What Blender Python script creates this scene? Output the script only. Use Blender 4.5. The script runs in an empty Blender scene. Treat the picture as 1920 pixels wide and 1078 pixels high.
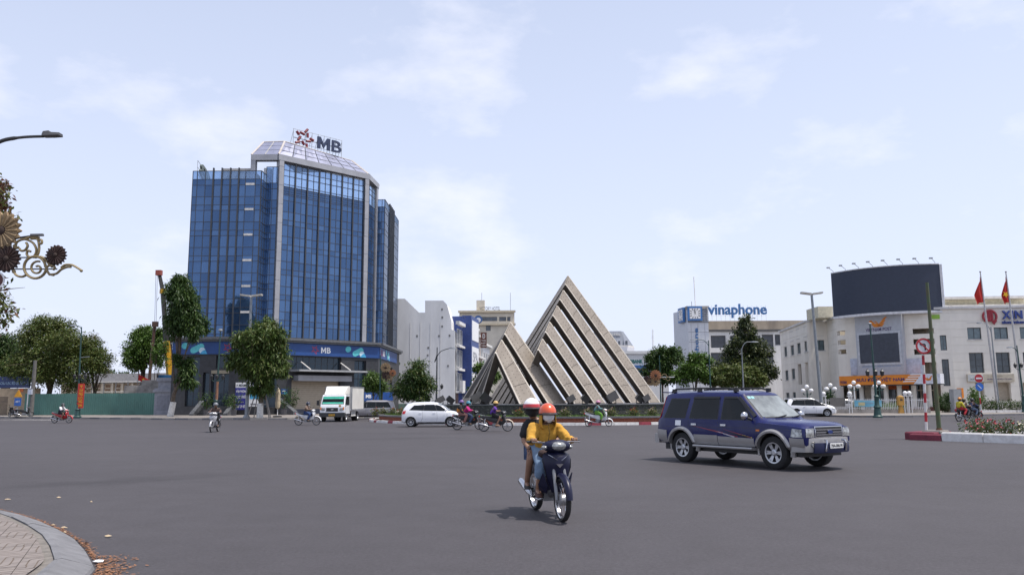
import bpy, bmesh, math, random
import numpy as np
from mathutils import Vector, Matrix
from mathutils.bvhtree import BVHTree

random.seed(7); np.random.seed(7)
scene = bpy.context.scene
COL = scene.collection
R = math.radians

# ------------------------------------------------------------------ camera
PITCH, ROLL, LENS, CAMH = 8.04, -0.33, 28.0, 1.6
cam_data = bpy.data.cameras.new('camera')
cam_data.lens = LENS; cam_data.sensor_width = 36.0
cam_data.clip_start = 0.1; cam_data.clip_end = 4000
cam = bpy.data.objects.new('camera', cam_data); COL.objects.link(cam)
CAMROT = Matrix.Rotation(R(90 + PITCH), 3, 'X') @ Matrix.Rotation(R(ROLL), 3, 'Z')
cam.matrix_world = Matrix.Translation((0, 0, CAMH)) @ CAMROT.to_4x4()
scene.camera = cam

# ------------------------------------------------------------------ sky, sun, exposure
SUN_EL, SUN_AZ = 69.0, 104.0          # azimuth clockwise from +Y (straight ahead)
world = bpy.data.worlds.new('World'); scene.world = world
world.use_nodes = True
wn, wl = world.node_tree.nodes, world.node_tree.links
wn.clear()
w_out = wn.new('ShaderNodeOutputWorld'); w_bg = wn.new('ShaderNodeBackground')
w_sky = wn.new('ShaderNodeTexSky'); w_sky.sky_type = 'NISHITA'; w_sky.sun_disc = False
w_sky.sun_elevation = R(SUN_EL); w_sky.sun_rotation = R(SUN_AZ)
w_sky.air_density = 1.0; w_sky.dust_density = 3.0; w_sky.ozone_density = 1.2
w_bg.inputs['Strength'].default_value = 0.125
w_tc = wn.new('ShaderNodeTexCoord')
w_map = wn.new('ShaderNodeMapping'); w_map.inputs['Scale'].default_value = (1.0, 1.0, 2.1)
w_map.inputs['Location'].default_value = (2.35, 1.2, 0.6)
w_n1 = wn.new('ShaderNodeTexNoise'); w_n1.inputs['Scale'].default_value = 4.2
w_n1.inputs['Detail'].default_value = 9; w_n1.inputs['Roughness'].default_value = 0.56
w_r1 = wn.new('ShaderNodeValToRGB')
w_r1.color_ramp.elements[0].position = 0.54; w_r1.color_ramp.elements[0].color = (0, 0, 0, 1)
w_r1.color_ramp.elements[1].position = 0.70; w_r1.color_ramp.elements[1].color = (1, 1, 1, 1)
w_haze = wn.new('ShaderNodeMix'); w_haze.data_type = 'RGBA'       # thin white veil over the blue
w_haze.inputs[0].default_value = 0.72
w_haze.inputs[7].default_value = (5.6, 6.05, 7.5, 1)
w_cl = wn.new('ShaderNodeMix'); w_cl.data_type = 'RGBA'
w_cl.inputs[7].default_value = (7.3, 7.2, 7.7, 1)
w_mul = wn.new('ShaderNodeMath'); w_mul.operation = 'MULTIPLY'; w_mul.inputs[1].default_value = 0.40
w_sep = wn.new('ShaderNodeSeparateXYZ'); w_mr = wn.new('ShaderNodeMapRange')      # the veil thins towards the zenith
w_mr.inputs['From Min'].default_value = 0.0; w_mr.inputs['From Max'].default_value = 0.9; w_mr.inputs['To Min'].default_value = 0.86; w_mr.inputs['To Max'].default_value = 0.25
wl.new(w_tc.outputs['Generated'], w_sep.inputs[0]); wl.new(w_sep.outputs[2], w_mr.inputs[0]); wl.new(w_mr.outputs[0], w_haze.inputs[0])
wl.new(w_tc.outputs['Generated'], w_map.inputs[0]); wl.new(w_map.outputs[0], w_n1.inputs['Vector'])
wl.new(w_n1.outputs[0], w_r1.inputs[0]); wl.new(w_r1.outputs[0], w_mul.inputs[0])
wl.new(w_sky.outputs[0], w_haze.inputs[6]); wl.new(w_haze.outputs[2], w_cl.inputs[6])
wl.new(w_mul.outputs[0], w_cl.inputs[0]); wl.new(w_cl.outputs[2], w_bg.inputs['Color'])
wl.new(w_bg.outputs[0], w_out.inputs[0])

sun_data = bpy.data.lights.new('sun', 'SUN'); sun_data.energy = 3.6; sun_data.angle = R(0.6)
sun_data.color = (1.0, 0.95, 0.88)
sun = bpy.data.objects.new('sun', sun_data); COL.objects.link(sun)
to_sun = Vector((math.sin(R(SUN_AZ)) * math.cos(R(SUN_EL)), math.cos(R(SUN_AZ)) * math.cos(R(SUN_EL)), math.sin(R(SUN_EL))))
sun.rotation_euler = to_sun.to_track_quat('Z', 'Y').to_euler()
sun.location = (40, -10, 90)
scene.view_settings.view_transform = 'Standard'; scene.view_settings.look = 'None'
scene.view_settings.gamma = 1.0; scene.view_settings.exposure = 0.37
scene.cycles.max_bounces = 6; scene.cycles.transparent_max_bounces = 12
scene.cycles.use_denoising = True

# ------------------------------------------------------------------ measuring the place from the photograph
FPX = LENS / 36.0 * 1920
def ray(px, py): return CAMROT @ Vector(((px - 960) / FPX, -(py - 539) / FPX, -1.0))
def gp(px, py, z=0.0):
    d = ray(px, py); t = (z - CAMH) / d.z
    return Vector((d.x * t, d.y * t, z))
def at(px, py, Y):
    d = ray(px, py); t = Y / d.y
    return Vector((d.x * t, Y, CAMH + d.z * t))

# ------------------------------------------------------------------ materials
MATS = {}
def mat(name, col, rough=0.6, metal=0.0, var=0.12, scale=3.0, bump=0.0, bscale=40.0, coat=0.0, col2=None, emit=None, spec=0.5, stretch=None, trans=0.0):
    if name in MATS: return MATS[name]
    m = bpy.data.materials.new(name); m.use_nodes = True; MATS[name] = m
    n, l = m.node_tree.nodes, m.node_tree.links
    b = n['Principled BSDF']
    b.inputs['Roughness'].default_value = rough; b.inputs['Metallic'].default_value = metal
    b.inputs['Specular IOR Level'].default_value = spec
    if coat: b.inputs['Coat Weight'].default_value = coat; b.inputs['Coat Roughness'].default_value = 0.05
    tc = n.new('ShaderNodeTexCoord'); vec = tc.outputs['Object']
    if stretch:
        mp = n.new('ShaderNodeMapping'); mp.inputs['Scale'].default_value = stretch
        l.new(vec, mp.inputs[0]); vec = mp.outputs[0]
    nz = n.new('ShaderNodeTexNoise'); nz.inputs['Scale'].default_value = scale
    nz.inputs['Detail'].default_value = 6; nz.inputs['Roughness'].default_value = 0.62
    l.new(vec, nz.inputs['Vector'])
    mx = n.new('ShaderNodeMix'); mx.data_type = 'RGBA'
    c2 = col2 or tuple(max(0, c * (1 - 2.2 * var)) for c in col)
    c1 = col if col2 else tuple(min(1, c * (1 + var)) for c in col)
    mx.inputs[6].default_value = (*c1, 1); mx.inputs[7].default_value = (*c2, 1)
    rp = n.new('ShaderNodeValToRGB'); rp.color_ramp.elements[0].position = 0.35; rp.color_ramp.elements[1].position = 0.75
    l.new(nz.outputs[0], rp.inputs[0]); l.new(rp.outputs[0], mx.inputs[0]); l.new(mx.outputs[2], b.inputs['Base Color'])
    if bump:
        nb = n.new('ShaderNodeTexNoise'); nb.inputs['Scale'].default_value = bscale; nb.inputs['Detail'].default_value = 4
        bp = n.new('ShaderNodeBump'); bp.inputs['Strength'].default_value = bump; bp.inputs['Distance'].default_value = 0.02
        l.new(vec, nb.inputs['Vector']); l.new(nb.outputs[0], bp.inputs['Height']); l.new(bp.outputs[0], b.inputs['Normal'])
    if emit:
        b.inputs['Emission Color'].default_value = (*emit[:3], 1); b.inputs['Emission Strength'].default_value = emit[3]
    return m

def leaf_mat(name, c1, c2, scale=1.5, tr=0.28):
    if name in MATS: return MATS[name]
    m = bpy.data.materials.new(name); m.use_nodes = True; MATS[name] = m
    n, l = m.node_tree.nodes, m.node_tree.links
    b = n['Principled BSDF']; b.inputs['Roughness'].default_value = 0.5; b.inputs['Specular IOR Level'].default_value = 0.35
    tc = n.new('ShaderNodeTexCoord'); nz = n.new('ShaderNodeTexNoise')
    nz.inputs['Scale'].default_value = scale; nz.inputs['Detail'].default_value = 8; nz.inputs['Roughness'].default_value = 0.8
    l.new(tc.outputs['Object'], nz.inputs['Vector'])
    rp = n.new('ShaderNodeValToRGB'); rp.color_ramp.elements[0].position = 0.33; rp.color_ramp.elements[1].position = 0.7
    rp.color_ramp.elements[0].color = (*c1, 1); rp.color_ramp.elements[1].color = (*c2, 1)
    l.new(nz.outputs[0], rp.inputs[0]); l.new(rp.outputs[0], b.inputs['Base Color'])
    t = n.new('ShaderNodeBsdfTranslucent'); l.new(rp.outputs[0], t.inputs[0])
    mx = n.new('ShaderNodeMixShader'); mx.inputs[0].default_value = tr
    l.new(b.outputs[0], mx.inputs[1]); l.new(t.outputs[0], mx.inputs[2]); l.new(mx.outputs[0], n['Material Output'].inputs[0])
    return m

def glass_mat(name, tint, transp=0.6, rough=0.03, tcol=None):
    if name in MATS: return MATS[name]
    m = bpy.data.materials.new(name); m.use_nodes = True; MATS[name] = m
    n, l = m.node_tree.nodes, m.node_tree.links
    b = n['Principled BSDF']; b.inputs['Base Color'].default_value = (*tint, 1); b.inputs['Roughness'].default_value = rough
    t = n.new('ShaderNodeBsdfTransparent'); t.inputs[0].default_value = (*(tcol or tint), 1)
    mx = n.new('ShaderNodeMixShader'); mx.inputs[0].default_value = transp
    l.new(b.outputs[0], mx.inputs[1]); l.new(t.outputs[0], mx.inputs[2]); l.new(mx.outputs[0], n['Material Output'].inputs[0])
    return m

def pane_mat(name, c1, c2, metal=0.55, rough=0.06):
    """mirror-coated facade glass, each pane a slightly different tone"""
    if name in MATS: return MATS[name]
    m = bpy.data.materials.new(name); m.use_nodes = True; MATS[name] = m
    n, l = m.node_tree.nodes, m.node_tree.links
    b = n['Principled BSDF']; b.inputs['Roughness'].default_value = rough; b.inputs['Metallic'].default_value = metal
    oi = n.new('ShaderNodeNewGeometry')
    mx = n.new('ShaderNodeMix'); mx.data_type = 'RGBA'
    mx.inputs[6].default_value = (*c1, 1); mx.inputs[7].default_value = (*c2, 1)
    wh = n.new('ShaderNodeTexWhiteNoise'); wh.noise_dimensions = '1D'
    ad = n.new('ShaderNodeMath'); ad.operation = 'ADD'
    ob = n.new('ShaderNodeObjectInfo')
    l.new(oi.outputs['Random Per Island'], ad.inputs[0]); l.new(ob.outputs['Random'], ad.inputs[1])
    l.new(ad.outputs[0], wh.inputs['W']); l.new(wh.outputs['Value'], mx.inputs[0]); l.new(mx.outputs[2], b.inputs['Base Color'])
    return m

# ------------------------------------------------------------------ mesh helpers
class MB:
    def __init__(s): s.v = []; s.f = []; s.m = []; s.cur = 0
    def add(s, vs, fs):
        o = len(s.v); s.v.extend([tuple(v) for v in vs])
        for f in fs: s.f.append(tuple(i + o for i in f)); s.m.append(s.cur)
        return s
    def hexa(s, p):
        return s.add(p, [(0, 3, 2, 1), (4, 5, 6, 7), (0, 1, 5, 4), (1, 2, 6, 5), (2, 3, 7, 6), (3, 0, 4, 7)])
    def box(s, x0, x1, y0, y1, z0, z1):
        return s.hexa([(x0, y0, z0), (x1, y0, z0), (x1, y1, z0), (x0, y1, z0), (x0, y0, z1), (x1, y0, z1), (x1, y1, z1), (x0, y1, z1)])
    def fbox(s, F, u0, u1, z0, z1, d0, d1):
        return s.hexa([F.p(u0, z0, d1), F.p(u1, z0, d1), F.p(u1, z0, d0), F.p(u0, z0, d0), F.p(u0, z1, d1), F.p(u1, z1, d1), F.p(u1, z1, d0), F.p(u0, z1, d0)])
    def quad(s, a, b, c, d): return s.add([a, b, c, d], [(0, 1, 2, 3)])
    def poly(s, pts): return s.add(pts, [tuple(range(len(pts)))])
    def prism(s, pts, d):
        """polygon extruded by the vector d"""
        n = len(pts); d = Vector(d); a = [Vector(p) for p in pts]; b = [p + d for p in a]
        fs = [tuple(range(n - 1, -1, -1)), tuple(range(n, 2 * n))]
        for i in range(n): j = (i + 1) % n; fs.append((i, j, n + j, n + i))
        return s.add(a + b, fs)
    def tube(s, pts, rs, n=8, cap=True, sq=1.0):
        pts = [Vector(p) for p in pts]
        if not hasattr(rs, '__len__'): rs = [rs] * len(pts)
        vs = []; up = None
        for i, p in enumerate(pts):
            t = (pts[min(i + 1, len(pts) - 1)] - pts[max(i - 1, 0)])
            t = t.normalized() if t.length > 1e-9 else Vector((0, 0, 1))
            if up is None: up = Vector((0, 0, 1)) if abs(t.z) < 0.9 else Vector((1, 0, 0))
            a = t.cross(up); a = a.normalized() if a.length > 1e-6 else t.orthogonal().normalized()
            b = a.cross(t).normalized(); up = b
            for k in range(n):
                q = 2 * math.pi * k / n
                vs.append(p + a * (math.cos(q) * rs[i]) + b * (math.sin(q) * rs[i] * sq))
        fs = []
        for i in range(len(pts) - 1):
            for k in range(n): k2 = (k + 1) % n; fs.append((i * n + k, i * n + k2, (i + 1) * n + k2, (i + 1) * n + k))
        if cap: fs.append(tuple(range(n - 1, -1, -1))); fs.append(tuple(range((len(pts) - 1) * n, len(pts) * n)))
        return s.add(vs, fs)
    def lathe(s, prof, n=16, c=(0, 0, 0), axis='Z', sx=1.0, sy=1.0):
        """prof: (radius, height) pairs about an axis through c"""
        vs = []; c = Vector(c)
        for r, h in prof:
            for k in range(n):
                q = 2 * math.pi * k / n; a, b = math.cos(q) * r * sx, math.sin(q) * r * sy
                vs.append(c + (Vector((a, b, h)) if axis == 'Z' else Vector((a, h, b)) if axis == 'Y' else Vector((h, a, b))))
        fs = []
        for i in range(len(prof) - 1):
            for k in range(n): k2 = (k + 1) % n; fs.append((i * n + k, i * n + k2, (i + 1) * n + k2, (i + 1) * n + k))
        fs.append(tuple(range(n - 1, -1, -1))); fs.append(tuple(range((len(prof) - 1) * n, len(prof) * n)))
        return s.add(vs, fs)
    def ball(s, c, rx, ry=None, rz=None, n=10, m=7, z0=-1.0, z1=1.0, rot=None):
        ry = ry or rx; rz = rz or rx
        a0, a1 = math.asin(max(-.999, z0)), math.asin(min(.999, z1)); vs = []; c = Vector(c)
        for i in range(m + 1):
            a = a0 + (a1 - a0) * i / m
            for k in range(n):
                q = 2 * math.pi * k / n
                d = Vector((math.cos(a) * math.cos(q) * rx, math.cos(a) * math.sin(q) * ry, math.sin(a) * rz))
                vs.append(c + (rot @ d if rot else d))
        fs = []
        for i in range(m):
            for k in range(n): k2 = (k + 1) % n; fs.append((i * n + k, i * n + k2, (i + 1) * n + k2, (i + 1) * n + k))
        fs.append(tuple(range(n - 1, -1, -1))); fs.append(tuple(range(m * n, (m + 1) * n)))
        return s.add(vs, fs)
    def loft(s, rings, cap=True, closed=True):
        n = len(rings[0]); vs = [p for r in rings for p in r]; fs = []
        kk = n if closed else n - 1
        for i in range(len(rings) - 1):
            for k in range(kk): k2 = (k + 1) % n; fs.append((i * n + k, i * n + k2, (i + 1) * n + k2, (i + 1) * n + k))
        if cap and closed: fs.append(tuple(range(n - 1, -1, -1))); fs.append(tuple(range((len(rings) - 1) * n, len(rings) * n)))
        return s.add(vs, fs)
    def mesh(s, name, mats, smooth=False):
        me = bpy.data.meshes.new(name); me.from_pydata(s.v, [], s.f)
        for m in (mats if isinstance(mats, (list, tuple)) else [mats]): me.materials.append(m)
        if any(s.m): me.polygons.foreach_set('material_index', s.m)
        if smooth: soft(me, smooth if smooth is not True else 35)
        me.update(); return me
    def build(s, name, mats, parent=None, smooth=False, fix=False):
        me = s.mesh(name, mats, False)
        if fix: fixn(me)
        if smooth: soft(me, smooth if smooth is not True else 35)
        return obj(name, me, parent)

def fixn(me):
    bm = bmesh.new(); bm.from_mesh(me); bmesh.ops.recalc_face_normals(bm, faces=bm.faces); bm.to_mesh(me); bm.free()
def soft(me, deg):
    me.shade_smooth()
    me.set_sharp_from_angle(angle=R(deg))
def obj(name, data, parent=None):
    o = bpy.data.objects.new(name, data); COL.objects.link(o)
    if parent is not None: o.parent = parent
    return o
def tag(o, label, cat, group=None):
    o['label'] = label; o['category'] = cat
    if group: o['group'] = group
    return o
def struct(o): o['kind'] = 'structure'; return o
def stuff(o, label=None, cat=None):
    o['kind'] = 'stuff'
    if label: o['label'] = label
    if cat: o['category'] = cat
    return o
def thing(name, label, cat, loc=(0, 0, 0), rz=0.0, group=None):
    o = obj(name, None); o.location = loc; o.rotation_euler = (0, 0, rz); o.empty_display_size = 0.2
    return tag(o, label, cat, group)
def copy_tree(o, parent=None):
    c = o.copy(); COL.objects.link(c); c.parent = parent
    for ch in list(o.children): copy_tree(ch, c)
    return c

class Face:
    """a vertical plane from A to B (left to right as seen from outside)"""
    def __init__(s, A, B, off=(0, 0, 0)):
        s.A = Vector((A[0], A[1], 0)); s.B = Vector((B[0], B[1], 0)); s.u = (s.B - s.A).normalized(); s.L = (s.B - s.A).length
        s.n = Vector((s.u.y, -s.u.x, 0)); s.off = Vector(off)
    def p(s, u, z, d=0.0): return s.A + s.u * u + s.n * d + Vector((0, 0, z)) - s.off
    def px(s, px, py, d=0.0):
        r = ray(px, py); A = s.A + s.n * d; t = (A - Vector((0, 0, CAMH))).dot(s.n) / r.dot(s.n)
        h = Vector((0, 0, CAMH)) + r * t
        return (h - A).dot(s.u), h.z
    def rect(s, x0, y0, x1, y1, d=0.0):
        """u0,u1,z0,z1 of a rectangle seen between two photo corners (top left, bottom right)"""
        a, b = s.px(x0, y0, d), s.px(x1, y1, d); c, e = s.px(x0, y1, d), s.px(x1, y0, d)
        return (a[0] + c[0]) / 2, (b[0] + e[0]) / 2, (b[1] + c[1]) / 2, (a[1] + e[1]) / 2
    def matrix(s, u, z, d=0.0):
        m = Matrix.Identity(4); m.col[0][:3] = s.u; m.col[1][:3] = (0, 0, 1); m.col[2][:3] = s.n; m.col[3][:3] = s.p(u, z, d); return m

def wall_cells(mb, F, u0, u1, z0, z1, holes, d0, d1):
    us = sorted({u0, u1, *[min(max(h[k], u0), u1) for h in holes for k in (0, 1)]})
    zs = sorted({z0, z1, *[min(max(h[k], z0), z1) for h in holes for k in (2, 3)]})
    for i in range(len(us) - 1):
        run = None
        for j in range(len(zs) - 1):
            cu, cz = (us[i] + us[i + 1]) / 2, (zs[j] + zs[j + 1]) / 2
            inside = any(h[0] < cu < h[1] and h[2] < cz < h[3] for h in holes)
            if not inside and run is None: run = zs[j]
            if (inside or j == len(zs) - 2) and run is not None:
                top = zs[j] if inside else zs[j + 1]
                if us[i + 1] - us[i] > 1e-4: mb.fbox(F, us[i], us[i + 1], run, top, d0, d1)
                run = None

def letter_m(F, u0, u1, z0, z1, d, depth, m, parent, name='lettering'):
    W, H = u1 - u0, z1 - z0
    for q in ([(0, 0), (0, 1), (.24, 1), (.24, 0)], [(.76, 0), (.76, 1), (1, 1), (1, 0)], [(.24, 1), (.5, .45), (.5, .08), (.24, .60)], [(.76, 1), (.76, .60), (.5, .08), (.5, .45)]):
        MB().prism([F.p(u0 + W * x, z0 + H * y, d) for x, y in q], F.n * depth).build(name, m, parent, fix=True)
def text_mesh(s, bold=0.0, extrude=0.0, shear=0.0, spacing=1.0):
    cu = bpy.data.curves.new('lettering', 'FONT'); cu.body = s; cu.size = 1.0; cu.offset = bold; cu.extrude = extrude
    cu.shear = shear; cu.space_character = spacing; cu.resolution_u = 3; cu.align_x = 'LEFT'
    o = bpy.data.objects.new('lettering', cu)
    me = bpy.data.meshes.new_from_object(o); bpy.data.objects.remove(o); bpy.data.curves.remove(cu)
    return me
def text_on(s, F, u0, u1, z0, z1, d, m, parent, bold=0.012, depth=0.02, name='lettering', shear=0.0, spacing=1.0):
    """lettering stretched to fill a rectangle of a face"""
    me = text_mesh(s, bold, 0.5, shear, spacing)
    co = np.empty(len(me.vertices) * 3, 'f'); me.vertices.foreach_get('co', co); co = co.reshape(-1, 3)
    mn, mxx = co.min(0), co.max(0); M4 = F.matrix(u0, z0, d)
    co[:, 0] = (co[:, 0] - mn[0]) / (mxx[0] - mn[0]) * (u1 - u0); co[:, 1] = (co[:, 1] - mn[1]) / (mxx[1] - mn[1]) * (z1 - z0)
    co[:, 2] = (co[:, 2] + 0.5) * depth
    A = np.array(M4); co = co @ A[:3, :3].T + A[:3, 3]
    me.vertices.foreach_set('co', co.astype('f').ravel()); me.materials.clear(); me.materials.append(m); me.update()
    return obj(name, me, parent)
# ------------------------------------------------------------------ ground, road, pavements
def asphalt_mat():
    m = bpy.data.materials.new('asphalt'); m.use_nodes = True
    n, l = m.node_tree.nodes, m.node_tree.links; b = n['Principled BSDF']
    b.inputs['Roughness'].default_value = 0.78; b.inputs['Specular IOR Level'].default_value = 0.35
    tc = n.new('ShaderNodeTexCoord')
    def noise(sc, det=5, st=None, rough=0.6):
        x = n.new('ShaderNodeTexNoise'); x.inputs['Scale'].default_value = sc; x.inputs['Detail'].default_value = det; x.inputs['Roughness'].default_value = rough
        if st:
            mp = n.new('ShaderNodeMapping'); mp.inputs['Scale'].default_value = st[0]; mp.inputs['Rotation'].default_value = (0, 0, R(st[1]))
            l.new(tc.outputs['Object'], mp.inputs[0]); l.new(mp.outputs[0], x.inputs['Vector'])
        else: l.new(tc.outputs['Object'], x.inputs['Vector'])
        return x.outputs[0]
    def ramp(s, a, b_, ca, cb):
        r = n.new('ShaderNodeValToRGB'); r.color_ramp.elements[0].position = a; r.color_ramp.elements[1].position = b_
        r.color_ramp.elements[0].color = (*ca, 1); r.color_ramp.elements[1].color = (*cb, 1); l.new(s, r.inputs[0]); return r.outputs[0]
    def mul(a, c):
        x = n.new('ShaderNodeMix'); x.data_type = 'RGBA'; x.blend_type = 'MULTIPLY'; x.inputs[0].default_value = 1
        l.new(a, x.inputs[6]); l.new(c, x.inputs[7]); return x.outputs[2]
    base = ramp(noise(0.09, 6), 0.3, 0.75, (0.0475, 0.044, 0.049), (0.063, 0.0585, 0.0645))
    streak = ramp(noise(0.5, 5, ((0.12, 0.8, 1), 40)), 0.3, 0.7, (0.93, 0.93, 0.935), (1.04, 1.04, 1.04))
    oil = ramp(noise(0.16, 4, ((0.35, 1.2, 1), -14)), 0.27, 0.40, (0.76, 0.75, 0.75), (1, 1, 1))
    grain = ramp(noise(22, 5, None, 0.85), 0.32, 0.70, (0.66, 0.65, 0.65), (1.32, 1.32, 1.33))
    mott = ramp(noise(1.6, 6, None, 0.7), 0.3, 0.7, (0.90, 0.895, 0.89), (1.08, 1.08, 1.085))
    chips = ramp(noise(9, 3, None, 0.6), 0.66, 0.78, (1, 1, 1), (1.5, 1.45, 1.4))
    mp = n.new('ShaderNodeMapping'); mp.vector_type = 'TEXTURE'; mp.inputs['Location'].default_value = (-7.7, 17.2, 0); mp.inputs['Rotation'].default_value = (0, 0, R(40)); mp.inputs['Scale'].default_value = (3.4, 1.0, 1)   # an old tyre smear
    wv = n.new('ShaderNodeVectorMath'); wv.operation = 'ADD'; nv = n.new('ShaderNodeTexNoise'); nv.inputs['Scale'].default_value = .8; l.new(tc.outputs['Object'], nv.inputs['Vector']); l.new(tc.outputs['Object'], wv.inputs[0]); l.new(nv.outputs['Color'], wv.inputs[1])
    gr = n.new('ShaderNodeTexGradient'); gr.gradient_type = 'SPHERICAL'; l.new(wv.outputs[0], mp.inputs[0]); l.new(mp.outputs[0], gr.inputs[0])
    smear = ramp(gr.outputs[1], 0.0, 0.75, (1, 1, 1), (0.58, 0.575, 0.575))
    l.new(mul(mul(mul(mul(mul(mul(base, streak), oil), grain), chips), mott), smear), b.inputs['Base Color'])
    bp = n.new('ShaderNodeBump'); bp.inputs['Strength'].default_value = 0.35; bp.inputs['Distance'].default_value = 0.01
    l.new(noise(70, 4, None, 0.7), bp.inputs['Height']); l.new(bp.outputs[0], b.inputs['Normal'])
    return m
ASPHALT = asphalt_mat()
PAVE = mat('paving_concrete', (0.20, 0.18, 0.165), 0.85, var=0.16, scale=0.7, bump=0.2, bscale=20)
KERB_GREY = mat('kerb_concrete', (0.155, 0.155, 0.165), 0.8, var=0.14, scale=5, bump=0.25, bscale=60)
KERB_WHITE = mat('kerb_white_paint', (0.72, 0.71, 0.70), 0.75, var=0.14, scale=4, bump=0.25, bscale=30, col2=(0.50, 0.48, 0.46))
KERB_RED = mat('kerb_red_paint', (0.26, 0.035, 0.055), 0.7, var=0.2, scale=5, bump=0.2)
EARTH = mat('bare_earth', (0.22, 0.19, 0.16), 0.95, var=0.2, scale=0.3)

struct(MB().box(-1800, 1800, -300, 3200, -0.6, -0.05).build('ground', EARTH))
struct(MB().add([(x, y, 0) for x, y in ((-160, -40), (160, -40), (160, 330), (-160, 330))], [(0, 1, 2, 3)]).build('road', ASPHALT))

def poly_slab(pts, z0, z1, name, m):
    mb = MB(); mb.prism([(x, y, z0) for x, y in pts], (0, 0, z1 - z0)); o = mb.build(name, m, fix=True); return struct(o)
def kerb_run(path, parent, prof, m_cycle, step=1.0, name='kerb_stone', gap=0.012):
    """separate kerb stones along a path; prof = (inward, height) pairs, inward is to the left of the travel direction"""
    P = [Vector((x, y, 0)) for x, y in path]; L = [0]
    for a, b in zip(P, P[1:]): L.append(L[-1] + (b - a).length)
    def pos(s):
        s = min(max(s, 0), L[-1] - 1e-6)
        for i in range(len(P) - 1):
            if s <= L[i + 1]:
                t = (s - L[i]) / (L[i + 1] - L[i]); return P[i].lerp(P[i + 1], t)
    k = 0; s = 0
    while s < L[-1] - step * 0.5:
        a, b = pos(s + gap), pos(s + step - gap); t = (pos(min(s + step + .3, L[-1])) - pos(max(s - .3, 0))).normalized()
        na = Vector((-t.y, t.x, 0)); mb = MB(); j = random.uniform(-0.006, 0.006)
        mb.loft([[q + na * i + Vector((0, 0, h + (j if h > .03 else 0))) for i, h in prof] for q in (a, b)])
        mb.build(name, m_cycle[k % len(m_cycle)], parent, fix=True); k += 1; s += step

def smooth_path(pts, n=8):
    out = []
    for i in range(len(pts) - 1):
        p0, p1, p2, p3 = pts[max(i - 1, 0)], pts[i], pts[i + 1], pts[min(i + 2, len(pts) - 1)]
        for k in range(n):
            t = k / n
            out.append(tuple(0.5 * (2 * p1[c] + (p2[c] - p0[c]) * t + (2 * p0[c] - 5 * p1[c] + 4 * p2[c] - p3[c]) * t * t + (3 * p1[c] - p0[c] - 3 * p2[c] + p3[c]) * t ** 3) for c in range(len(p1))))
    out.append(tuple(pts[-1])); return out

# near pavement at the lower left: broad sloping kerb, mortar strip, grooved tiles
near_edge = smooth_path([(-3.0, -8), (-3.1, 0), (-3.35, 5), (-3.86, 7.5), (-4.4, 8.6), (-5.62, 10.25), (-7.68, 12.26), (-11, 14.3), (-15, 16.2), (-18.5, 20), (-25.5, 35), (-36, 52), (-60, 66)], 8)
near_root = struct(poly_slab([(x - 0.36, y - 0.12) for x, y in near_edge] + [(-90, 66), (-90, -8)], 0.0, 0.105, 'pavement_near', mat('mortar', (0.17, 0.155, 0.14), 0.9, var=0.2, scale=9, bump=0.4, bscale=60)))
kerb_run(near_edge, near_root, [(0, -0.02), (0.03, 0.03), (0.30, 0.125), (0.36, 0.12), (0.36, -0.02)], [KERB_GREY], 0.95)
TILE = mat('cement_tile', (0.205, 0.178, 0.165), 0.85, var=0.13, scale=2.2, bump=0.15, bscale=50)
GROOVE = mat('dirt_in_groove', (0.10, 0.075, 0.055), 0.95, var=0.2, scale=8)
TS = 0.4
def tile_mesh():
    mb = MB(); h = TS / 2 - 0.004
    mb.box(-h, h, -h, h, -0.02, 0.0); mb.cur = 1
    def line(pts, w=0.011):
        for (x0, y0), (x1, y1) in zip(pts, pts[1:]):
            d = Vector((x1 - x0, y1 - y0)); q = Vector((-d.y, d.x)).normalized() * w / 2; e = d.normalized() * w * .4
            mb.quad((x0 - e.x + q.x, y0 - e.y + q.y, .0012), (x0 - e.x - q.x, y0 - e.y - q.y, .0012), (x1 + e.x - q.x, y1 + e.y - q.y, .0012), (x1 + e.x + q.x, y1 + e.y + q.y, .0012))
    def hook(x, y, r):                       # quarter-turn grooves, nested; neighbours turned half round make the S pattern
        line([(.194, y), (x + r, y)] + [(x + r - r * math.sin(t), y - r + r * math.cos(t)) for t in [i * math.pi / 10 for i in range(1, 6)]] + [(x, -.194)])
    hook(-.13, .15, .07); hook(-.05, .07, .06); hook(.05, -.03, .05); line([(.12, -.194), (.12, -.11), (.194, -.11)]); line([(-.194, .02), (-.13, .02)])
    return mb.mesh('paving_tile', [TILE, GROOVE])
tm = tile_mesh(); ta = R(25); tu = Vector((math.cos(ta), math.sin(ta), 0)); tv = Vector((-tu.y, tu.x, 0))
ne = [Vector((x, y, 0)) for x, y in near_edge]
def inset_ok(p, dist=0.60):
    best = 9e9; side = 1
    for a, b in zip(ne, ne[1:]):
        ab = b - a; t = max(0, min(1, (p - a).dot(ab) / ab.length_squared)); q = a + ab * t; d = (p - q).length
        if d < best: best = d; side = ab.x * (p - q).y - ab.y * (p - q).x
    return side > 0 and best > dist
c0 = Vector((-5.5, 8.2, 0)); cnt = 0
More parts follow.
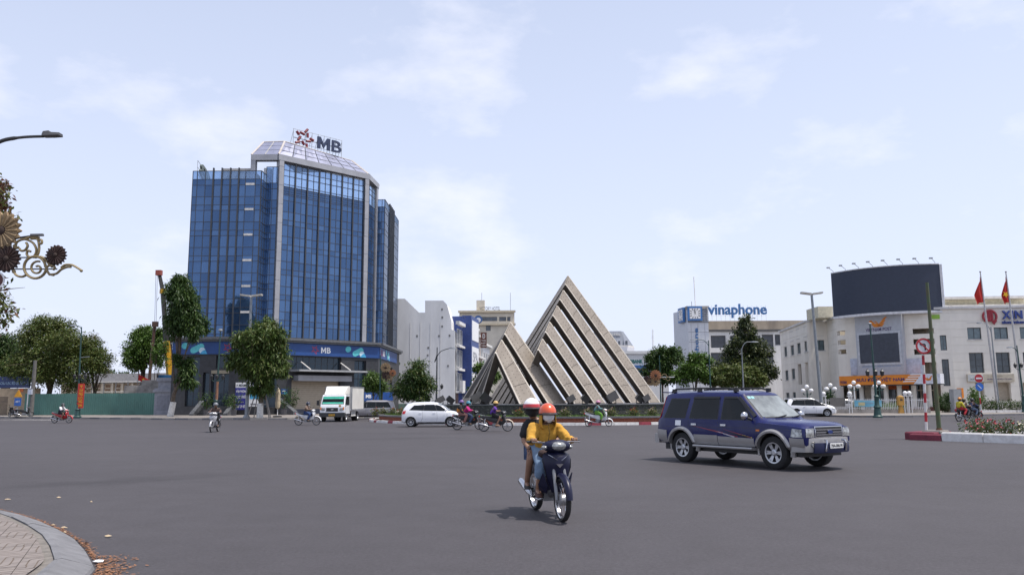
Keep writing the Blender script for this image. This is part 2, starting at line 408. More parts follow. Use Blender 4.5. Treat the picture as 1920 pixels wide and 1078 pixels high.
for i in range(-16, 12):
    for j in range(-10, 14):
        p = c0 + tu * i * TS + tv * j * TS
        if p.y < 5.6 or p.x < -0.68 * p.y - 0.6: continue
        cs_ = [p + tu * a * TS / 2 + tv * b * TS / 2 for a in (-1, 1) for b in (-1, 1)]; ok = [inset_ok(q, 0.45) for q in cs_]
        if not any(ok): continue
        me_ = tm; rot = ta + (math.pi if (i + j) % 2 else 0)
        if not all(ok):                      # a cut tile along the kerb
            bm = bmesh.new(); bm.from_mesh(tm); bm.transform(Matrix.Translation((p.x, p.y, 0)) @ Matrix.Rotation(rot, 4, 'Z'))
            for a, b in zip(ne, ne[1:]):
                if min((p - a).length, (p - b).length) > 1.2: continue
                t_ = (b - a).normalized(); n_ = Vector((-t_.y, t_.x, 0)); bmesh.ops.bisect_plane(bm, geom=bm.verts[:] + bm.edges[:] + bm.faces[:], plane_co=a + n_ * .45, plane_no=n_, clear_inner=True)
            if len(bm.faces) < 1: bm.free(); continue
            bm.transform(Matrix.Rotation(-rot, 4, 'Z') @ Matrix.Translation((-p.x, -p.y, 0))); me_ = bpy.data.meshes.new('paving_tile'); bm.to_mesh(me_); bm.free(); me_.materials.append(TILE); me_.materials.append(GROOVE)
        o = obj('paving_tile', me_, near_root); o.location = (p.x, p.y, 0.126 + random.uniform(-.002, .002)); o.rotation_euler = (0, 0, rot)

# pavement before the tower and the hoarding, across the junction
left_edge = smooth_path([(-12, 150), (-12.6, 100), (-13.2, 82), (-15.5, 75), (-21.7, 71.5), (-30, 73.5), (-38, 78), (-48, 83.5), (-62, 90.5), (-85, 101)], 6)
left_root = poly_slab(left_edge + [(-150, 120), (-150, 150)], 0.0, 0.135, 'pavement_far_left', PAVE)
kerb_run(left_edge[8:], left_root, [(0, 0.0), (-0.16, 0.0), (-0.14, 0.15), (0.12, 0.15), (0.12, 0.0)][::-1] if False else [(0.12, 0.0), (0.12, 0.155), (-0.12, 0.155), (-0.15, 0.0)], [KERB_GREY, mat('kerb_pale', (0.27, 0.255, 0.24), 0.85)], 1.6)
right_edge = smooth_path([(85, 74), (62, 75), (52, 74), (43, 71.5), (36, 68.5), (31, 67.4), (28, 70), (26, 82), (24.5, 110), (24, 150)], 6)
right_root = poly_slab(right_edge + [(150, 150), (150, 74)], 0.0, 0.135, 'pavement_far_right', PAVE)
kerb_run(right_edge, right_root, [(0.12, 0.0), (0.12, 0.155), (-0.12, 0.155), (-0.15, 0.0)], [KERB_GREY], 1.6)
CROSS = mat('worn_white_paint', (0.36, 0.35, 0.35), 0.8, var=0.25, scale=1.5, col2=(0.17, 0.165, 0.17))
pm = MB()
for k in range(7):
    a = Vector((-48.5 + k * 1.15, 80.0 - k * 0.5, 0.006)); d = Vector((0.9, -0.39, 0)); e = Vector((-1.1, -3.0, 0))
    pm.quad(a, a + d * .55, a + d * .55 + e, a + e)
struct(pm.build('crossing_markings', CROSS))

# ------------------------------------------------------------------ the round island
IC = Vector((4.9, 67.6, 0)); IR = 16.7
def ringpts(r, z, a0=0, a1=2 * math.pi, n=96): return [IC + Vector((r * math.cos(a0 + (a1 - a0) * k / n), r * math.sin(a0 + (a1 - a0) * k / n), z)) for k in range(n)]
BRICK = mat('red_brick', (0.24, 0.075, 0.045), 0.85, var=0.3, scale=14, bump=0.3)
COPING = mat('dark_stone_coping', (0.11, 0.11, 0.12), 0.55, var=0.15, scale=4)
STONE = bpy.data.materials.new('dark_rubble_stone'); STONE.use_nodes = True
def stone_nodes(m, c1, c2, sc, mortar=(0.03, 0.03, 0.03)):
    n, l = m.node_tree.nodes, m.node_tree.links; b = n['Principled BSDF']; b.inputs['Roughness'].default_value = 0.85
    tc = n.new('ShaderNodeTexCoord'); vo = n.new('ShaderNodeTexVoronoi'); vo.inputs['Scale'].default_value = sc
    ve = n.new('ShaderNodeTexVoronoi'); ve.feature = 'DISTANCE_TO_EDGE'; ve.inputs['Scale'].default_value = sc
    l.new(tc.outputs['Object'], vo.inputs['Vector']); l.new(tc.outputs['Object'], ve.inputs['Vector'])
    r = n.new('ShaderNodeValToRGB'); r.color_ramp.elements[0].color = (*c1, 1); r.color_ramp.elements[1].color = (*c2, 1); l.new(vo.outputs['Color'], r.inputs[0])
    e = n.new('ShaderNodeValToRGB'); e.color_ramp.elements[0].position = 0.02; e.color_ramp.elements[1].position = 0.09; l.new(ve.outputs['Distance'], e.inputs[0])
    mx = n.new('ShaderNodeMix'); mx.data_type = 'RGBA'; mx.inputs[6].default_value = (*mortar, 1); l.new(e.outputs[0], mx.inputs[0]); l.new(r.outputs[0], mx.inputs[7])
    l.new(mx.outputs[2], b.inputs['Base Color'])
    bp = n.new('ShaderNodeBump'); bp.inputs['Strength'].default_value = 0.6; bp.inputs['Distance'].default_value = 0.05; l.new(e.outputs[0], bp.inputs['Height']); l.new(bp.outputs[0], b.inputs['Normal'])
stone_nodes(STONE, (0.030, 0.030, 0.033), (0.095, 0.092, 0.09), 6.5)
isl = struct(MB().loft([ringpts(IR - 0.2, 0.0), ringpts(IR - 0.2, 0.13), ringpts(15.95, 0.135)], cap=True).build('roundabout_island', PAVE, fix=True))
kp = [tuple(p)[:2] for p in ringpts(IR, 0, math.pi * 0.95, math.pi * 2.1, 110)] 
kerb_run(kp, isl, [(0, 0.0), (0.02, 0.17), (0.22, 0.17), (0.22, 0.0)], [KERB_WHITE, KERB_WHITE, KERB_WHITE, KERB_RED], 0.82)
MB().loft([ringpts(15.9, 0.1), ringpts(15.9, 0.42), ringpts(15.6, 0.42), ringpts(15.6, 0.1)], cap=False).build('brick_ring', BRICK, isl, fix=True)
MB().loft([ringpts(16.02, 0.42), ringpts(16.02, 0.53), ringpts(15.55, 0.53), ringpts(15.55, 0.42)], cap=False).build('coping_ring', COPING, isl, smooth=30, fix=True)
MB().loft([ringpts(15.58, 0.46), ringpts(13.7, 0.56)], cap=False).build('soil_bed', EARTH, isl)
sw = thing('stone_wall', 'round dark rubble stone wall carrying the triangular sculpture', 'wall', IC)
def rp(r, z, n=96): return [Vector((r * math.cos(2 * math.pi * k / n), r * math.sin(2 * math.pi * k / n), z)) for k in range(n)]
MB().loft([rp(13.8, 0.4), rp(13.8, 1.24), rp(13.5, 1.24), rp(13.5, 1.1)], cap=False).build('wall_face', STONE, sw, smooth=30, fix=True)
MB().loft([rp(13.86, 1.242), rp(13.86, 1.31), rp(13.0, 1.31)], cap=True).build('wall_top', COPING, sw, smooth=30, fix=True)
GRASS = leaf_mat('grass_blades', (0.05, 0.10, 0.02), (0.12, 0.19, 0.045), 3.0)
gv, gf = [], []
for k in range(15000):
    a = random.uniform(math.pi * 0.93, math.pi * 2.12); r = random.uniform(13.85, 15.56); h = random.uniform(0.05, 0.13)
    z = 0.46 + (15.58 - r) * 0.053; p = IC + Vector((r * math.cos(a), r * math.sin(a), z)); q = random.uniform(0, 6.28); w = random.uniform(.01, .03)
    dx, dy = math.cos(q) * w, math.sin(q) * w; o = len(gv)
    gv += [(p.x - dx, p.y - dy, p.z), (p.x + dx, p.y + dy, p.z), (p.x + random.uniform(-.05, .05), p.y + random.uniform(-.05, .05), p.z + h)]; gf.append((o, o + 1, o + 2))
gm = bpy.data.meshes.new('grass'); gm.from_pydata(gv, [], gf); gm.materials.append(GRASS)
MB().loft([ringpts(15.57, 0.475), ringpts(13.8, 0.575)], cap=False).build('turf', mat('turf_green', (0.075, 0.13, 0.03), 0.95, var=0.3, scale=5), isl)
stuff(obj('grass', gm), 'short green grass on the roundabout bed below the stone wall', 'grass')

# ------------------------------------------------------------------ the triangular sculpture
def perforated():
    m = bpy.data.materials.new('perforated_bronze_panel'); m.use_nodes = True
    n, l = m.node_tree.nodes, m.node_tree.links; b = n['Principled BSDF']; b.inputs['Roughness'].default_value = 0.5; b.inputs['Metallic'].default_value = 0.15
    tc = n.new('ShaderNodeTexCoord'); nz = n.new('ShaderNodeTexNoise'); nz.inputs['Scale'].default_value = 1.3; nz.inputs['Detail'].default_value = 5
    l.new(tc.outputs['Object'], nz.inputs['Vector'])
    r = n.new('ShaderNodeValToRGB'); r.color_ramp.elements[0].position = .3; r.color_ramp.elements[1].position = .75
    r.color_ramp.elements[0].color = (0.265, 0.228, 0.188, 1); r.color_ramp.elements[1].color = (0.355, 0.31, 0.258, 1)
    l.new(nz.outputs[0], r.inputs[0]); l.new(r.outputs[0], b.inputs['Base Color'])
    return m
PANEL = perforated()
HOLE = mat('panel_hole_dark', (0.075, 0.065, 0.055), 0.9)
BRONZE = mat('dark_bronze_side', (0.085, 0.072, 0.058), 0.5, metal=0.3, var=0.15, scale=1.2)
EDGE = mat('pale_edge_trim', (0.58, 0.53, 0.46), 0.5)
def chevrons(apexes, rfeet, lfeet, label, frac, thick, zb):
    base = Vector((apexes[0].x, apexes[0].y, zb)); root = thing('triangle_sculpture', label, 'sculpture', base)
    for i in range(len(apexes)):
        A = apexes[i]; nx = apexes[i + 1] if i + 1 < len(apexes) else A + (A - apexes[i - 1])
        E = (nx - A) * frac
        fr = obj('chevron_frame', None, root)
        nr_ = (nx - A).cross(rfeet[i] - A).normalized(); nl_ = (nx - A).cross(lfeet[i] - A).normalized()
        if nr_.x < 0: nr_ = -nr_
        if nl_.x > 0: nl_ = -nl_
        inw = -(nr_ + nl_).normalized(); inw = inw * (thick / abs(inw.dot(nr_)))
        for side, feet in ((1, rfeet), (-1, lfeet)):
            F0 = feet[i]; F1 = feet[i] + (feet[i + 1] - feet[i]) * frac if i + 1 < len(feet) else feet[i] + (feet[i] - feet[i - 1]) * frac
            nrm = (nx - A).cross(F0 - A).normalized()
            if nrm.x * side < 0: nrm = -nrm
            q = [A, A + E, F1, F0]
            mb = MB(); mb.prism([p - base for p in q], inw); beam = mb.build('beam', BRONZE, fr, fix=True)
            # cover panels with holes, set 3 cm proud of the beam
            L = (F0 - A).length; npan = max(2, round(L / 2.1)); w_ = (A + E - A)
            for k in range(npan):
                t0, t1 = k / npan, (k + 1) / npan; g = 0.012 / L * 2
                def P(t, s): return (A.lerp(F0, t)).lerp((A + E).lerp(F1, t), s)
                pq = [P(t0 + g, 0.08), P(t0 + g, 0.92), P(t1 - g, 0.92), P(t1 - g, 0.08)]
                pb = MB(); pb.prism([p - base + nrm * 0.004 for p in pq], nrm * 0.03); pb.cur = 1
                nr = max(3, int((t1 - t0) * L / 0.30))
                for r_ in range(nr):
                    for c in range(3):
                        if random.random() < 0.12: continue
                        t = t0 + (t1 - t0) * (r_ + .5 + (.25 if c % 2 else -.25) * .6) / nr; s = 0.2 + 0.3 * c
                        ce = P(t, s) - base + nrm * 0.0365; du = (F0 - A).normalized() * 0.046; dv = (P(t, 1) - P(t, 0)); dv = (dv - du.normalized() * dv.dot(du.normalized())).normalized() * 0.046
                        pb.add([ce + du, ce + dv, ce - du, ce - dv], [(0, 1, 2, 3)])
                pb.build('cover_panel', [PANEL, HOLE], fr)
            tb = MB()
            for s0, s1 in ((0.0, 0.075), (0.925, 1.0)):
                a, b_, c, d = A.lerp(A + E, s0), A.lerp(A + E, s1), F0.lerp(F1, s1), F0.lerp(F1, s0)
                tb.prism([p - base + nrm * 0.004 for p in (a, b_, c, d)], nrm * 0.045)
            tb.build('edge_trim', EDGE, fr, fix=True)
    return root
ZB = 1.31
def foot(px, Y): p = at(px, 757, Y); return Vector((p.x, Y, ZB))
bigA = [at(1065, 517, 66.0), at(1056.5, 544.5, 64.9), at(1045, 573.5, 63.7), at(1031, 604, 62.3), at(1017.5, 635.7, 60.9)]
bigR = [foot(1238, 70.5), foot(1203, 68.6), foot(1169, 66.7), foot(1135, 64.8), foot(1099, 62.9)]
bigL = [foot(914, 73.5), foot(925, 71.2), foot(936, 68.9), foot(947, 66.6), foot(958, 64.3)]
chevrons(bigA, bigR, bigL, 'taller triangular sculpture of five nested perforated bronze frames on stone wall', 0.62, 0.56, ZB)
smA = [at(957.5, 604, 60.2), at(941, 637.5, 58.6)]
smR = [foot(1061, 62.5), foot(1011, 59.8)]
smL = [foot(863, 64.5), foot(884, 61.6)]
chevrons(smA, smR, smL, 'lower triangular sculpture of two nested perforated frames left of the tall one', 0.70, 0.5, ZB)
# ------------------------------------------------------------------ shared building helpers
GLASS_DARK = mat('window_glass_dark', (0.035, 0.05, 0.06), 0.06, var=0.3, scale=0.6, spec=0.8)
FRAME_DARK = mat('window_frame_dark', (0.06, 0.065, 0.07), 0.5)
WHITE_PAINT = mat('white_paint', (0.78, 0.78, 0.77), 0.6, var=0.05)
def window(F, u0, u1, z0, z1, parent, d=-0.16, cols=2, rows=1, fm=None, gm=None, fw=0.06, sill=None, name='window'):
    """frame with mullions set back in its opening, one pane as sub-part"""
    fm = fm or FRAME_DARK; gm = gm or GLASS_DARK
    f = MB(); f.fbox(F, u0, u0 + fw, z0, z1, d, d + .07).fbox(F, u1 - fw, u1, z0, z1, d, d + .07).fbox(F, u0 + fw, u1 - fw, z1 - fw, z1, d, d + .07).fbox(F, u0 + fw, u1 - fw, z0, z0 + fw, d, d + .07)
    for k in range(1, cols): c = u0 + (u1 - u0) * k / cols; f.fbox(F, c - fw * .4, c + fw * .4, z0 + fw, z1 - fw, d, d + .06)
    for k in range(1, rows): c = z0 + (z1 - z0) * k / rows; f.fbox(F, u0 + fw, u1 - fw, c - fw * .35, c + fw * .35, d, d + .05)
    w = f.build(name, fm, parent)
    MB().fbox(F, u0 + fw * .5, u1 - fw * .5, z0 + fw * .5, z1 - fw * .5, d - .03, d + .015).build('pane', gm, w)
    if sill: MB().fbox(F, u0 - .08, u1 + .08, z0 - .12, z0 - .003, -.05, .09).build('sill', sill, w)
    return w

# ------------------------------------------------------------------ the glass bank tower
MBR = Vector((-28.0, 96.0, 0))
tower = thing('glass_office_tower', 'tall blue glass office tower with silver frame and rooftop letter sign', 'building', MBR)
OFF = tuple(MBR)
SILVER = mat('silver_cladding', (0.34, 0.345, 0.37), 0.45, metal=0.2, var=0.08, scale=0.8)
GRANITE = mat('dark_granite', (0.036, 0.038, 0.044), 0.5, var=0.2, scale=2.5)
MULL = mat('dark_mullion', (0.045, 0.05, 0.06), 0.45)
PANE = pane_mat('blue_mirror_glass', (0.052, 0.105, 0.215), (0.085, 0.16, 0.305), 0.62, 0.05)
PANE_SIDE = PANE
CLEARP = glass_mat('clear_parapet_glass', (0.45, 0.62, 0.85), 0.72, 0.03, (0.62, 0.75, 0.92))
FL = Face((-37.5, 91.0), (-29.4, 91.0), OFF); FLr = Face((-29.4, 91.0), (-29.4, 92.8), OFF); FLg = Face((-29.4, 92.8), (-28.02, 92.8), OFF)
FC = Face((-28.0, 92.8), (-18.8, 101.5), OFF); FRc = Face((-18.8, 101.5), (-18.4, 105.7), OFF); FRa = Face((-18.4, 105.7), (-17.2, 105.7), OFF); FR = Face((-17.2, 105.7), (-17.2, 118.5), OFF)
ZC, ZW, ZT = 8.85, 28.5, 30.3
core = MB()
core.box(*[v for ab in ((-37.44, -29.46, 0), (91.06, 119, 1), (ZC - .3, ZW - 1.4, 2)) for v in (ab[0] - OFF[ab[2]], ab[1] - OFF[ab[2]])])
core.prism([Vector(p) - MBR for p in ((-29.5, 92.86, ZC - .3), (-28.05, 92.86, ZC - .3), (-18.87, 101.54, ZC - .3), (-18.46, 105.76, ZC - .3), (-17.26, 105.76, ZC - .3), (-17.26, 118.4, ZC - .3), (-29.5, 118.4, ZC - .3))], (0, 0, ZW - 2.2 - ZC + .3))
core.build('wall_core', mat('dark_interior', (0.02, 0.022, 0.028), 0.8), tower, fix=True)
panes = []; mull = MB(); clear = []
FLOORH = 3.02; ztop_left = ZW - 1.0
def rows_for(ztop):
    r = []; z = ztop; r.append((z - 0.72, z)); z -= 0.72
    while z > ZC + 0.3:
        for h in (1.38, 1.0, 0.64):
            lo = max(z - h, ZC); r.append((lo, z)); z = lo
            if z <= ZC + 1e-3: break
    return r
def curtain(F, cols, fins, ztop, zpar, clear_from=None):
    rs = rows_for(ztop)
    for u0, u1 in zip(cols, cols[1:]):
        for z0, z1 in rs:
            (clear if clear_from is not None and z0 > clear_from else panes).append((F, u0 + .03, u1 - .03, z0 + .03, z1 - .03))
        if zpar > ztop + .2: clear.append((F, u0 + .03, u1 - .03, ztop + .04, zpar - .04))
    for u in cols:
        fin = any(abs(u - f) < 1e-3 for f in fins)
        mull.fbox(F, u - (.075 if fin else .03), u + (.075 if fin else .03), ZC, zpar + (.35 if fin else 0), -.08, .16 if fin else .035)
    for z in [r[0] for r in rs] + [ztop, zpar]:
        mull.fbox(F, cols[0], cols[-1], z - .028, z + .028, -.07, .028)
lc = [0, .54, 1.5, 2.45, 3.45, 4.45, 5.44, 6.23, 7.4, 8.1]
curtain(FL, lc, [2.45, 3.45, 4.45, 5.44], ztop_left, ZW)
curtain(FLr, [0, .9, 1.8], [], ztop_left, ZW)
curtain(FLg, [0, .75, 1.36], [], ztop_left, ZT - .8)
cw = 0.62; n7 = (FC.L - 2 * cw) / 7
cc = [cw + n7 * (k // 2) + (n7 * .54 if k % 2 else 0) for k in range(14)] + [FC.L - cw]
curtain(FC, cc, [cw + n7 * k for k in range(8)], ZT - 1.0, ZT - .25, clear_from=ZT - 3.7)
for k in range(5): mull.fbox(FC, cw, FC.L - cw, ZT - 3.9 + k * .28, ZT - 3.86 + k * .28, -.05, .05)
curtain(FRc, [.7, 2.2, 3.5], [], ZT - 1.0, ZT - .5, clear_from=ZT - 3.7)
curtain(FRa, [0, .8, 1.2], [], ztop_left + .2, ZW + .2)
rc = [0, .9, 1.9, 2.9, 3.9, 4.9, 5.9, 6.9, 7.9, 8.9, 9.9, 10.9, 11.9, 12.8]
curtain(FR, rc, [3.9, 4.9, 5.9, 6.9, 7.9], ztop_left + .2, ZW + .2)
mull.build('mullions', MULL, tower)
def vis(p): F, u0, u1, z0, z1 = p; c = F.p((u0 + u1) / 2, 0) + MBR; v = -c.normalized(); return (u1 - u0) * (z1 - z0) * max(0.02, v.dot(F.n))
panes.sort(key=vis, reverse=True)
rest = MB()
for i, (F, u0, u1, z0, z1) in enumerate(panes):
    if i < 300:
        mb = MB(); t = [random.gauss(0, 0.006) for _ in range(4)]
        mb.add([F.p(u0, z0, t[0]), F.p(u1, z0, t[1]), F.p(u1, z1, t[2]), F.p(u0, z1, t[0] + t[2] - t[1]), F.p(u0, z0, -.04), F.p(u1, z0, -.04), F.p(u1, z1, -.04), F.p(u0, z1, -.04)], [(0, 1, 2, 3), (5, 4, 7, 6), (0, 4, 5, 1), (1, 5, 6, 2), (2, 6, 7, 3), (3, 7, 4, 0)])
        mb.build('pane', PANE, tower)
    else: rest.fbox(F, u0, u1, z0, z1, -.04, random.uniform(0, .006))
o = rest.build('small_panes', PANE, tower); o['kind'] = 'stuff'
cl = MB()
for F, u0, u1, z0, z1 in clear: cl.fbox(F, u0, u1, z0, z1, -.012, .0)
o = cl.build('parapet_glass', CLEARP, tower); o['kind'] = 'stuff'
for k in range(7):                           # pale vent boxes, one per storey of the left wing
    z = ztop_left - .62 - k * FLOORH; MB().fbox(FL, 6.3, 7.3, z - .13, z + .12, .03, .12).build('vent_box', mat('vent_white', (0.62, 0.6, 0.57), 0.6), tower)
fr = MB()                                    # silver portal frame
fr.fbox(FC, 0, cw - .04, ZC, ZT, -.5, .30).build('frame_column', SILVER, tower); MB().fbox(FC, FC.L - cw + .04, FC.L, ZC, ZT, -.5, .30).build('frame_column', SILVER, tower)
fr = MB(); fr.fbox(FC, -.12, FC.L + .12, ZT + .004, ZT + .72, -.6, .32)
Fx = Face((-31.3, 92.8), (-28.0, 92.8), OFF); fr.fbox(Fx, 0, 3.2, ZT + .004, ZT + .70, -.6, .2)
fr.fbox(FRc, .1, 4.6, ZT + .004, ZT + .70, -.6, .26)
fr.build('frame_beam', SILVER, tower)
MB().fbox(Fx, 0, .55, ZW - 1.5, ZT, -.55, .15).build('frame_post', SILVER, tower); MB().fbox(FRc, 3.7, 4.5, ZC, ZT, -.6, .2).build('frame_post', SILVER, tower)
jt = MB()
for k in range(9):
    z = ZC + 2.3 + k * 2.3
    for u0 in (0.0, FC.L - cw + .04): jt.fbox(FC, u0 - .003, u0 + cw - .04 + .003, z, z + .03, -.3, .304)
jt.build('frame_joints', MULL, tower)
B = [Vector(p) - MBR for p in ((-31.3, 92.8, ZT + .7), (-28.0, 92.7, ZT + .72), (-18.8, 101.4, ZT + .72), (-18.3, 107, ZT + .7))]
T = [Vector(p) - MBR for p in ((-30.4, 94.4, 33.1), (-27.8, 94.2, 33.1), (-21.2, 102.3, 33.1), (-21.0, 107.5, 33.1))]
RG = mat('pale_roof_glass', (0.30, 0.315, 0.42), 0.3, metal=0.2, var=0.12, scale=0.5)
RF = mat('pale_roof_frame', (0.42, 0.38, 0.36), 0.5)
rib = MB(); rroot = obj('glass_roof', None, tower)
for a, b, c, d, n in ((B[0], B[1], T[1], T[0], 2), (B[1], B[2], T[2], T[1], 7), (B[2], B[3], T[3], T[2], 3)):
    nn = (b - a).cross(d - a).normalized()
    for k in range(n):
        s0, s1 = k / n, (k + 1) / n; g = .06 / (b - a).length
        q = [a.lerp(b, s0 + g), a.lerp(b, s1 - g), d.lerp(c, s1 - g), d.lerp(c, s0 + g)]
        MB().prism(q, nn * .05).build('roof_pane', RG, rroot, fix=True)
    for k in range(n + 1):
        p, q = a.lerp(b, k / n), d.lerp(c, k / n); edge = k in (0, n)
        rib.cur = 1 if edge else 0; rib.tube([p + nn * .04, q + nn * .04], .13 if edge else .06, 4)
    rib.cur = 1; rib.tube([d + nn * .02, c + nn * .02], .10, 4); rib.cur = 0
    for k in (1, 2): rib.tube([a.lerp(d, k / 3) + nn * .05, b.lerp(c, k / 3) + nn * .05], .025, 4)
rib.build('roof_ribs', [MULL, RF], rroot)
MB().prism([T[0], T[1], T[2], T[3], T[3] + Vector((-9, 0, 0)), T[0] + Vector((0, 8, 0))], (0, 0, .06)).build('roof_deck', SILVER, tower, fix=True)
MB().box(-34.9 - OFF[0], -31.5 - OFF[0], 93.5 - OFF[1], 97 - OFF[1], ZW - 1.4, ZW + 1.05).build('roof_plant_room', mat('stained_concrete', (0.42, 0.41, 0.39), 0.9, var=0.3, scale=1.0, stretch=(1, 1, .25)), tower)
ac = MB(); ac.box(-30.0 - OFF[0], -29.2 - OFF[0], 93.6 - OFF[1], 94.3 - OFF[1], ZW - 1.4, ZW + 1.1).build('roof_fan_unit', WHITE_PAINT, tower)
# the rooftop sign: ten-petal star and two letters on a lattice
NAVY = mat('sign_navy', (0.022, 0.035, 0.085), 0.5); SIGNRED = mat('sign_red', (0.20, 0.025, 0.035), 0.5)
STAR = [((235, 255), (305, 365)), ((340, 290), (465, 360)), ((480, 290), (555, 210)), ((555, 320), (555, 440)), ((620, 470), (725, 535)), ((510, 545), (635, 555)), ((525, 625), (525, 735)), ((385, 540), (460, 655)), ((205, 585), (330, 560)), ((350, 415), (275, 510))]
FS = Face((-27.3, 95.8), (-22.0, 100.8), OFF)
sg = obj('rooftop_sign', None, tower)
for a, b in STAR:
    pa, pb = FS.px(540 + a[0] / 15.4, 230 + a[1] / 15.4), FS.px(540 + b[0] / 15.4, 230 + b[1] / 15.4)
    MB().tube([FS.p(*pa, .12), FS.p(*pb, .12)], .2, 8, sq=.8).build('star_petal', SIGNRED, sg)
u0, z0 = FS.px(594, 278); u0b, z1 = FS.px(595.5, 256.5); u1, zz = FS.px(618, 270)
letter_m(FS, u0, u1, z0, z1, 0, .2, NAVY, sg)
u0, _ = FS.px(621, 285); u1, _ = FS.px(639, 288)
text_on('B', FS, u0, u1, z0 - .02, z1 - .02, 0, NAVY, sg, .012, .2)
lat = MB(); ua, ub = FS.px(553, 270)[0] - .2, FS.px(640, 280)[0] + .1; zt = z1 + .35
for k in range(9): u = ua + (ub - ua) * k / 8; lat.tube([FS.p(u, 32.9, -.1), FS.p(u, zt, -.1)], .03, 4); lat.tube([FS.p(u, 32.9, -1.2), FS.p(u, zt - .3, -.12)], .025, 4)
for z in (z0 + .1, (z0 + z1) / 2, zt - .05, z0 + .7): lat.tube([FS.p(ua, z, -.1), FS.p(ub, z, -.1)], .025, 4)
lat.build('sign_lattice', mat('galvanised', (0.33, 0.34, 0.36), 0.5, metal=.4), sg)
FB = Face((at(404, 315, 103).x, 103), (at(376, 300, 93).x, 93), OFF); sb = obj('rooftop_sign_back', None, tower)
text_on('MB', FB, 0.3, FB.L - .6, ZW + .35, ZW + 2.0, 0, mat('sign_back_green', (0.12, 0.15, 0.14), 0.6), sb, .03, .25)
lat = MB()
for k in range(7): u = FB.L * k / 6; lat.tube([FB.p(u, ZW - 1.2, .3), FB.p(u, ZW + 1.9 - .12 * k if False else ZW + 1.9, .3)], .03, 4)
for z in (ZW + .3, ZW + 1.1, ZW + 1.9): lat.tube([FB.p(0, z, .3), FB.p(FB.L, z, .3)], .03, 4)
lat.build('sign_lattice', MATS['galvanised'], sb)

# podium
PL = Face((-38.6, 90.6), (-28.6, 90.6), OFF); PC = Face((-28.6, 90.6), (-17.0, 101.4), OFF); PR = Face((-17.0, 101.4), (-16.8, 118.5), OFF)
for F in (PL, PC, PR):
    pass
def ext(F, x0, y0, x1, y1): return F.rect(x0, y0, x1, y1)
holesL = [ext(PL, 348, 668, 373, 762), ext(PL, 379, 698, 391, 776), ext(PL, 395, 700, 428, 772), ext(PL, 405, 666, 432, 690), ext(PL, 488, 706, 517, 764)]
holesC = [ext(PC, 547, 669, 640, 694), ext(PC, 546, 712, 637, 776), ext(PC, 664, 676, 686, 742)]
holesR = [(2.0, 3.4, 1.0, 6.2), (5.2, 6.8, 1.0, 6.2), (9, 11, 1.0, 6.2)]
pod = MB()
for F, hs in ((PL, holesL), (PC, holesC), (PR, holesR)): wall_cells(pod, F, 0 if F is not PC else .0, F.L, 0.0, 8.4, hs, -.6, 0)
pod.box(-38.5 - OFF[0], -29.3 - OFF[0], 92.3 - OFF[1], 118 - OFF[1], 0, 8.3)
pod.prism([Vector(p) - MBR for p in ((-29.3, 92.3, 0), (-28.9, 92.3, 0), (-18.4, 102.0, 0), (-18.4, 118, 0), (-29.3, 118, 0))], (0, 0, 8.3))
pod.build('podium_wall', GRANITE, tower)
gl = pane_mat('podium_glass', (0.02, 0.035, 0.05), (0.035, 0.06, 0.085), 0.3, 0.06)
for F, hs, cr in ((PL, holesL, [(2, 4), (1, 1), (3, 2), (2, 1), (2, 3)]), (PC, holesC, [(8, 2), None, (2, 4)]), (PR, holesR, [(2, 4)] * 3)):
    for h, c in zip(hs, cr):
        if c: window(F, h[0] + .01, h[1] - .01, h[2] + .01, h[3] - .01, tower, d=-.45, cols=c[0], rows=c[1], gm=gl, fm=MULL)
h = holesC[1]; sh = MB()
for k in range(14): z = h[2] + .6 + (h[3] - h[2] - .6) * k / 14; sh.fbox(PC, h[0] + .01, h[1] - .01, z, z + (h[3] - h[2] - .6) / 14 - .015, -.5, -.40)
sh.build('roller_shutter', mat('beige_shutter', (0.42, 0.36, 0.28), 0.6, var=.06), tower)
MB().fbox(PC, h[0] + .01, h[1] - .01, h[2], h[2] + .59, -.5, -.36).build('shutter_plinth', mat('slate_blue_plinth', (0.09, 0.10, 0.13), .5), tower)
h = holesL[2]; MB().fbox(PL, h[0], h[1], h[3] - .02, h[3] + .35, .003, .12).build('door_lintel', mat('beige_lintel', (0.30, 0.26, 0.19), .6), tower)
cor = MB()
for F, a, b in ((PL, -.2, .06), (PC, 0, 0), (PR, 0, 0)):
    cor.fbox(F, a, F.L + b, 8.404, 8.62, -.9, .35); cor.fbox(F, a, F.L + b, 8.62, 8.9, -1.6, .55)
cor.build('podium_cornice', mat('grey_cornice', (0.11, 0.115, 0.125), .5), tower)
BAND = mat('blue_sign_panel', (0.016, 0.062, 0.22), .45, var=.08, scale=.4)
AQUA = mat('aqua_capsule', (0.10, 0.50, 0.55), .5); PALE = mat('pale_capsule', (0.55, 0.72, 0.80), .5); LBLUE = mat('light_blue_capsule', (0.06, 0.36, 0.62), .5)
WHT = mat('letter_white', (0.80, 0.80, 0.80), .5, var=.03); LRED = mat('logo_red', (0.38, 0.03, 0.06), .5)
def capsule(mb, F, a, b, r, d):
    a, b = Vector(a), Vector(b); t = (b - a).normalized(); q = Vector((-t.y, t.x)); pts = []
    for k in range(9): an = math.pi / 2 + math.pi * k / 8; pts.append(a + t * (math.cos(an) * r) + q * (math.sin(an) * r))
    for k in range(9): an = -math.pi / 2 + math.pi * k / 8; pts.append(b + t * (math.cos(an) * r) + q * (math.sin(an) * r))
    mb.prism([F.p(p.x, p.y, d) for p in pts], F.n * .012)
